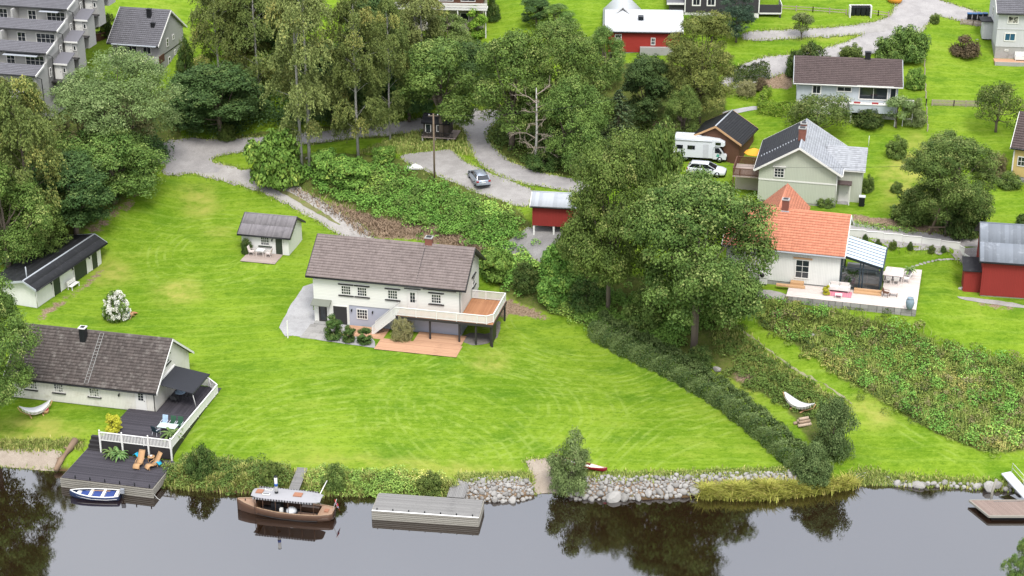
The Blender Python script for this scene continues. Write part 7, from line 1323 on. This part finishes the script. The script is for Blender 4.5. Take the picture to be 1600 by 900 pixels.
# hedges
def hedge(name, label, pts, wid, hgt, mt, dens=150, size=.15):
    c = np.array([G(u, v) for u, v in pts]); t = thing(name, label, 'hedge', c[0]); seg = np.linalg.norm(np.diff(c[:, :2], axis=0), axis=1); cum = np.r_[0, np.cumsum(seg)]; Lh = cum[-1]; n = int(Lh * dens * (wid + 2 * hgt) / 3)
    s = rng.uniform(0, Lh, n); base = np.stack([np.interp(s, cum, c[:, i]) for i in range(2)], 1); tx = np.gradient(c[:, :2], axis=0); tv = unit(np.stack([np.interp(s, cum, tx[:, i]) for i in range(2)], 1)); nv = np.stack([-tv[:, 1], tv[:, 0]], 1)
    a = rng.uniform(-.25, np.pi + .25, n); bmp = 1 + .09 * np.sin(s * 1.9 + 2 * np.sin(a * 3)) + .08 * np.sin(s * 4.7 + a * 5) + rng.normal(0, .06, n); sq = lambda q: np.sign(q) * np.abs(q) ** .55
    off = sq(np.cos(a)) * wid / 2 * bmp; z = np.maximum(sq(np.sin(a)), 0.02 * rng.random(n)) * hgt * bmp * np.where(a < 0, 0, 1); z = np.where((a < 0) | (a > np.pi), rng.random(n) * hgt * .5, z)
    pos = np.c_[base + nv * off[:, None], ground(base[:, 0] + nv[:, 0] * off, base[:, 1] + nv[:, 1] * off) + z] - c[0]; nr = np.c_[nv * np.cos(a)[:, None], np.maximum(np.sin(a), .2)] + rng.normal(0, .5, (n, 3))
    new_obj('foliage', leaf_mesh('foliage', pos, nr, size * rng.uniform(.7, 1.4, n), .5 + .3 * np.sin(s * 2.3 + a * 2) + rng.normal(0, .25, n), rng.random(n), LM[mt], .6), t)
    m = MB(); core = []
    for i in range(int(Lh / .9)): s_ = i * .9 + .3; q = np.array([np.interp(s_, cum, c[:, k]) for k in range(3)]) - c[0]; gz = float(ground(q[0] + c[0][0], q[1] + c[0][1])) - c[0][2]; m.tube([(q[0], q[1], gz - .1), (q[0] + random.uniform(-.3, .3), q[1] + random.uniform(-.3, .3), gz + hgt * .8)], [.05, .02], 5)
    m.build('stems', TRUNK, t, kind='stuff'); return t
hedge('hedge', 'long dark grey-green hedge running diagonally down the lawn to the river', [(930, 518), (955, 533), (1000, 556), (1060, 585), (1120, 622), (1170, 660), (1210, 695), (1245, 728), (1268, 750)], 2.3, 1.85, 'hedge', 900, .14)
hedge('hedge', 'bright clipped hedge left of the bungalow', [(1186, 176), (1215, 180), (1246, 178)], 1.2, 1.5, 'thuja', 620, .15); hedge('hedge', 'bright clipped hedge end turning up behind the garden path', [(1190, 172), (1192, 158), (1200, 148)], 1.0, 1.2, 'thuja', 620, .15); hedge('hedge', 'dark hedge along the lower side of the top road', [(1142, 128), (1170, 124), (1200, 118)], 1.6, 1.6, 'shrubd', 560, .17); hedge('hedge', 'low flower border hedge on the left garden lawn', [(1142, 150), (1165, 155), (1182, 158)], .8, .5, 'thuja', 220, .12)
hedge('hedge', 'ragged low hedge along the garden lane under the braced pole', [(1335, 352), (1380, 358), (1430, 364)], .8, .5, 'bright', 160, .16); hedge('hedge', 'dark hedge in front of the yellow house', [(1562, 288), (1600, 296)], 1.0, .9, 'shrubd', 220, .14)
# thickets and rough growth
def thicket(name, label, poly, n, rad, hgt, per, size, mt, aspect=.7):
    W_ = np.array(pix_to_world(poly)); lo, hi = W_.min(0), W_.max(0); X = rng.uniform(lo[0], hi[0], n * 6); Y = rng.uniform(lo[1], hi[1], n * 6); ok = inpoly(X, Y, [tuple(p) for p in W_]); X, Y = X[ok][:n] + rng.normal(0, .55, min(n, ok.sum())), Y[ok][:n] + rng.normal(0, .55, min(n, ok.sum()))
    big = .5 + .5 * np.sin(X * .55 + 1.3 * np.sin(Y * .4)) * np.cos(Y * .6); hh = hgt * (.35 + .5 * big + .35 * rng.random(len(X))); C = np.c_[X, Y, ground(X, Y) + hh * .45]; R_ = rad * rng.uniform(.6, 1.3, len(X))
    k = np.repeat(np.arange(len(X)), per); d = sph(len(k), -.35); pos = C[k] + d * np.stack([R_[k], R_[k], hh[k] * .65], 1) * rng.uniform(.75, 1.1, (len(k), 1)); nr = d * .6 + np.array([0, 0, .6]) + rng.normal(0, .5, (len(k), 3)); c1 = rng.random(len(X)); c2 = .5 + .5 * np.sin(X * .35 + Y * .5) * np.sin(Y * .3 - X * .2)
    me = leaf_mesh(name, pos, nr, size * rng.uniform(.6, 1.35, len(k)), .55 * c1[k] + .45 * rng.random(len(k)), .62 * c2[k] + .2 * c1[k][::-1] + .3 * rng.random(len(k)), LM[mt], aspect); tag(new_obj(name, me), label, 'thicket', kind='stuff')
def blades(name, label, poly, n, hgt, mt, lean=.35, wid=.05, cat_='grass'):
    W_ = np.array(pix_to_world(poly)); lo, hi = W_.min(0), W_.max(0); X = rng.uniform(lo[0], hi[0], n * 8); Y = rng.uniform(lo[1], hi[1], n * 8); ok = inpoly(X, Y, [tuple(p) for p in W_]); X, Y = X[ok][:n], Y[ok][:n]; n = len(X); X = X + rng.normal(0, .35, n); Y = Y + rng.normal(0, .25, n)
    tuft = .5 + .5 * np.sin(X * 2.1 + 2 * np.sin(Y * 1.3)) * np.sin(Y * 2.3); h_ = hgt * (.4 + .6 * tuft) * rng.uniform(.6, 1.2, n); a = rng.uniform(0, 2 * np.pi, n); l = lean * h_ * rng.uniform(.3, 1.4, n); z = np.maximum(ground(X, Y), 0); B_ = np.c_[X, Y, z]; dx = np.c_[np.cos(a), np.sin(a), np.zeros(n)]; sd_ = np.c_[-np.sin(a), np.cos(a), np.zeros(n)] * wid * rng.uniform(.6, 1.3, (n, 1))
    M_ = B_ + dx * (l * .35)[:, None] + np.c_[np.zeros(n), np.zeros(n), h_ * .65]; E_ = B_ + dx * l[:, None] + np.c_[np.zeros(n), np.zeros(n), h_ * .95]
    V = np.stack([B_ - sd_, B_ + sd_, M_ + sd_ * .8, M_ - sd_ * .8, E_ + sd_ * .15, E_ - sd_ * .15], 1).reshape(-1, 3); i = np.arange(n) * 6; F = np.concatenate([np.stack([i, i + 1, i + 2, i + 3], 1), np.stack([i + 3, i + 2, i + 4, i + 5], 1)]); me = np_mesh(name, V, F, LM[mt]); t1 = np.tile(.5 * tuft + .5 * rng.random(n), 2); add_attr(me, 'tint', t1, 'FACE'); add_attr(me, 'tint2', np.tile(rng.random(n), 2), 'FACE'); tag(new_obj(name, me), label, cat_, kind='stuff')
thicket('bank_thicket', 'bright green raspberry thicket on the bank between parking yard and driveway', [(470, 272), (500, 262), (560, 264), (630, 276), (690, 302), (760, 324), (812, 352), (822, 370), (800, 384), (745, 382), (690, 364), (620, 340), (560, 320), (500, 297)], 560, .7, 1.15, 60, .23, 'bright')
thicket('slope_thicket', 'tangled green and yellow scrub covering the slope below the bleached deck', [(1180, 470), (1230, 480), (1330, 496), (1380, 515), (1440, 530), (1500, 552), (1600, 570), (1640, 690), (1550, 708), (1460, 668), (1350, 606), (1250, 540), (1180, 492)], 1250, .55, .6, 60, .17, 'slope')
SLP = [(1180, 470), (1230, 480), (1330, 496), (1380, 515), (1440, 530), (1500, 552), (1600, 570), (1640, 690), (1550, 708), (1460, 668), (1350, 606), (1250, 540), (1180, 492)]
thicket('slope_shrubs', 'taller fresh green shrubs dotted over the slope scrub', SLP, 150, .75, 1.15, 90, .19, 'bright'); thicket('slope_brambles', 'dark bramble patches in the slope scrub', SLP, 120, .7, .8, 70, .18, 'shrubd'); thicket('slope_willowherb', 'dull fading willowherb stands in the slope scrub', SLP, 120, .5, .9, 70, .16, 'olive')
blades('slope_weeds', 'tall yellowing weeds standing in the slope scrub', SLP, 9000, 1.0, 'grass', .3, .04)
thicket('bank_shrubs', 'darker leafy shrubs among the bank thicket', [(500, 272), (560, 270), (630, 284), (690, 308), (760, 330), (800, 355), (745, 374), (690, 357), (620, 334), (560, 314)], 70, .8, 1.5, 80, .22, 'green')
thicket('maple_undergrowth', 'green undergrowth below the two maples', [(845, 440), (880, 410), (950, 455), (1060, 470), (1170, 470), (1105, 500), (1060, 540), (1020, 550), (960, 520), (880, 492)], 760, .6, .9, 50, .22, 'bright')
thicket('path_undergrowth', 'low scrub between the dark hedge and the side path', [(1110, 520), (1160, 530), (1230, 585), (1310, 640), (1260, 650), (1205, 625), (1140, 580)], 170, .5, .7, 60, .17, 'lime')
thicket('wood_undergrowth', 'dark undergrowth in the wood beside the left road', [(290, 215), (420, 205), (620, 185), (700, 165), (640, 110), (450, 110), (320, 150), (255, 200)], 520, 1.1, 2.4, 60, .28, 'dark')
thicket('left_undergrowth', 'shady undergrowth along the edge of the left trees', [(0, 430), (90, 385), (160, 335), (225, 285), (265, 240), (230, 215), (100, 250), (0, 300)], 460, 1.0, 1.8, 56, .28, 'dark')
thicket('bend_undergrowth', 'green undergrowth inside the road bend', [(772, 205), (800, 195), (900, 200), (1040, 190), (1050, 240), (960, 275), (890, 268), (820, 252), (780, 230)], 520, .8, 1.0, 44, .26, 'green')
thicket('house_side_growth', 'mixed shrubs on the bank right of the white house', [(750, 400), (800, 390), (850, 420), (845, 455), (800, 450), (760, 440)], 160, .6, .9, 50, .24, 'bright')
thicket('river_bank_growth', 'weedy green growth on the river bank beside the launch', [(256, 735), (300, 718), (400, 730), (450, 735), (444, 765), (400, 764), (262, 760)], 240, .5, .8, 44, .18, 'green'); thicket('river_bank_growth', 'weedy green growth on the river bank behind the grey dock', [(490, 738), (560, 744), (640, 750), (686, 752), (690, 774), (590, 768), (490, 768)], 260, .5, .7, 44, .18, 'slope')
LM['stalk'] = leafmat('dry brown stalks', (.20, .14, .09), (.42, .31, .21), gain=1.1)
blades('dead_stalks', 'brown dead stalks on the bank between driveway and thicket', [(415, 284), (470, 300), (520, 320), (600, 342), (680, 354), (745, 378), (795, 405), (780, 422), (745, 402), (640, 370), (570, 370), (535, 345), (490, 318)], 7000, .5, 'stalk', .9, .04)
blades('river_grass', 'long rough grass along the river bank left of the grey dock', [(255, 735), (300, 720), (452, 736), (448, 768), (300, 766), (258, 762)], 8000, .8, 'grass', .5); blades('river_grass', 'long rough grass on the bank between the gangway and the grey dock', [(486, 740), (690, 752), (715, 760), (690, 780), (590, 772), (480, 774)], 7000, .8, 'grass', .5)
blades('yellow_reeds', 'yellow-green reeds overhanging the water below the hedge end', [(1092, 768), (1180, 764), (1285, 762), (1330, 754), (1334, 764), (1285, 773), (1200, 784), (1096, 782)], 8000, 1.0, 'reed', 1.1, .045, 'reeds')
blades('beach_grass', 'rough grass fringe above the sandy beach', [(-20, 690), (60, 690), (130, 690), (128, 702), (60, 704), (-20, 700)], 3500, .45, 'grass'); blades('verge_grass', 'tall grass on the verge round the play hut', [(560, 240), (640, 212), (712, 196), (724, 222), (735, 245), (700, 232), (640, 240)], 7000, .7, 'grass'); blades('slope_grass', 'dry grass tufts beside the slope scrub', [(1130, 500), (1250, 590), (1330, 640), (1300, 650), (1200, 600), (1120, 530)], 7000, .5, 'grass'); blades('shore_grass', 'grass tufts hanging over the stones of the right shore', [(1330, 742), (1345, 736), (1400, 746), (1500, 752), (1600, 756), (1600, 763), (1500, 760), (1400, 755), (1335, 756)], 5000, .4, 'grass'); blades('embankment_grass', 'pale grass fringe on top of the stone banks', [(716, 744), (825, 742), (830, 750), (720, 753), (716, 750)], 2500, .4, 'grass'); blades('embankment_grass', 'pale grass fringe on top of the long stone bank', [(880, 742), (1000, 740), (1250, 732), (1252, 740), (1000, 749), (885, 752)], 5000, .4, 'grass')

def edge_tufts(name, label, polys, per_m=26, hgt=.22, spread=.22, mt='grass'):
    Xs = []; seg_of = []
    for pi_, poly in enumerate(polys):
        P = np.array(smooth_poly(poly, 1))
        for a, b in zip(P, np.roll(P, -1, 0)): n = int(np.hypot(*(b - a)) * per_m); t = rng.random((n, 1)); Xs.append(a + (b - a) * t + rng.normal(0, spread, (n, 2))); seg_of.append(pi_)
    X = np.concatenate(Xs); own = np.concatenate([np.full(len(x_), k_) for x_, k_ in zip(Xs, seg_of)]); keep = np.ones(len(X), bool)
    for j_, poly in enumerate(polys): keep &= ~(inpoly(X[:, 0], X[:, 1], [tuple(q) for q in smooth_poly(poly, 1)]) & (own != j_))
    X = X[keep]; n = len(X); h_ = hgt * rng.uniform(.5, 1.4, n); a = rng.uniform(0, 2 * np.pi, n); B_ = np.c_[X, ground(X[:, 0], X[:, 1])]; l = h_ * rng.uniform(.2, .8, n); sd_ = np.c_[-np.sin(a), np.cos(a), np.zeros(n)] * .05; E_ = B_ + np.c_[np.cos(a) * l, np.sin(a) * l, h_]
    me = np_mesh(name, np.stack([B_ - sd_, B_ + sd_, E_ + sd_ * .4, E_ - sd_ * .4], 1).reshape(-1, 3), np.arange(n * 4).reshape(-1, 4), LM[mt]); add_attr(me, 'tint', rng.random(n), 'FACE'); add_attr(me, 'tint2', rng.random(n) * .9, 'FACE'); tag(new_obj(name, me), label, 'grass', kind='stuff')
edge_tufts('road_verge_grass', 'ragged grass growing over the edges of the roads and gravel', ROADS)
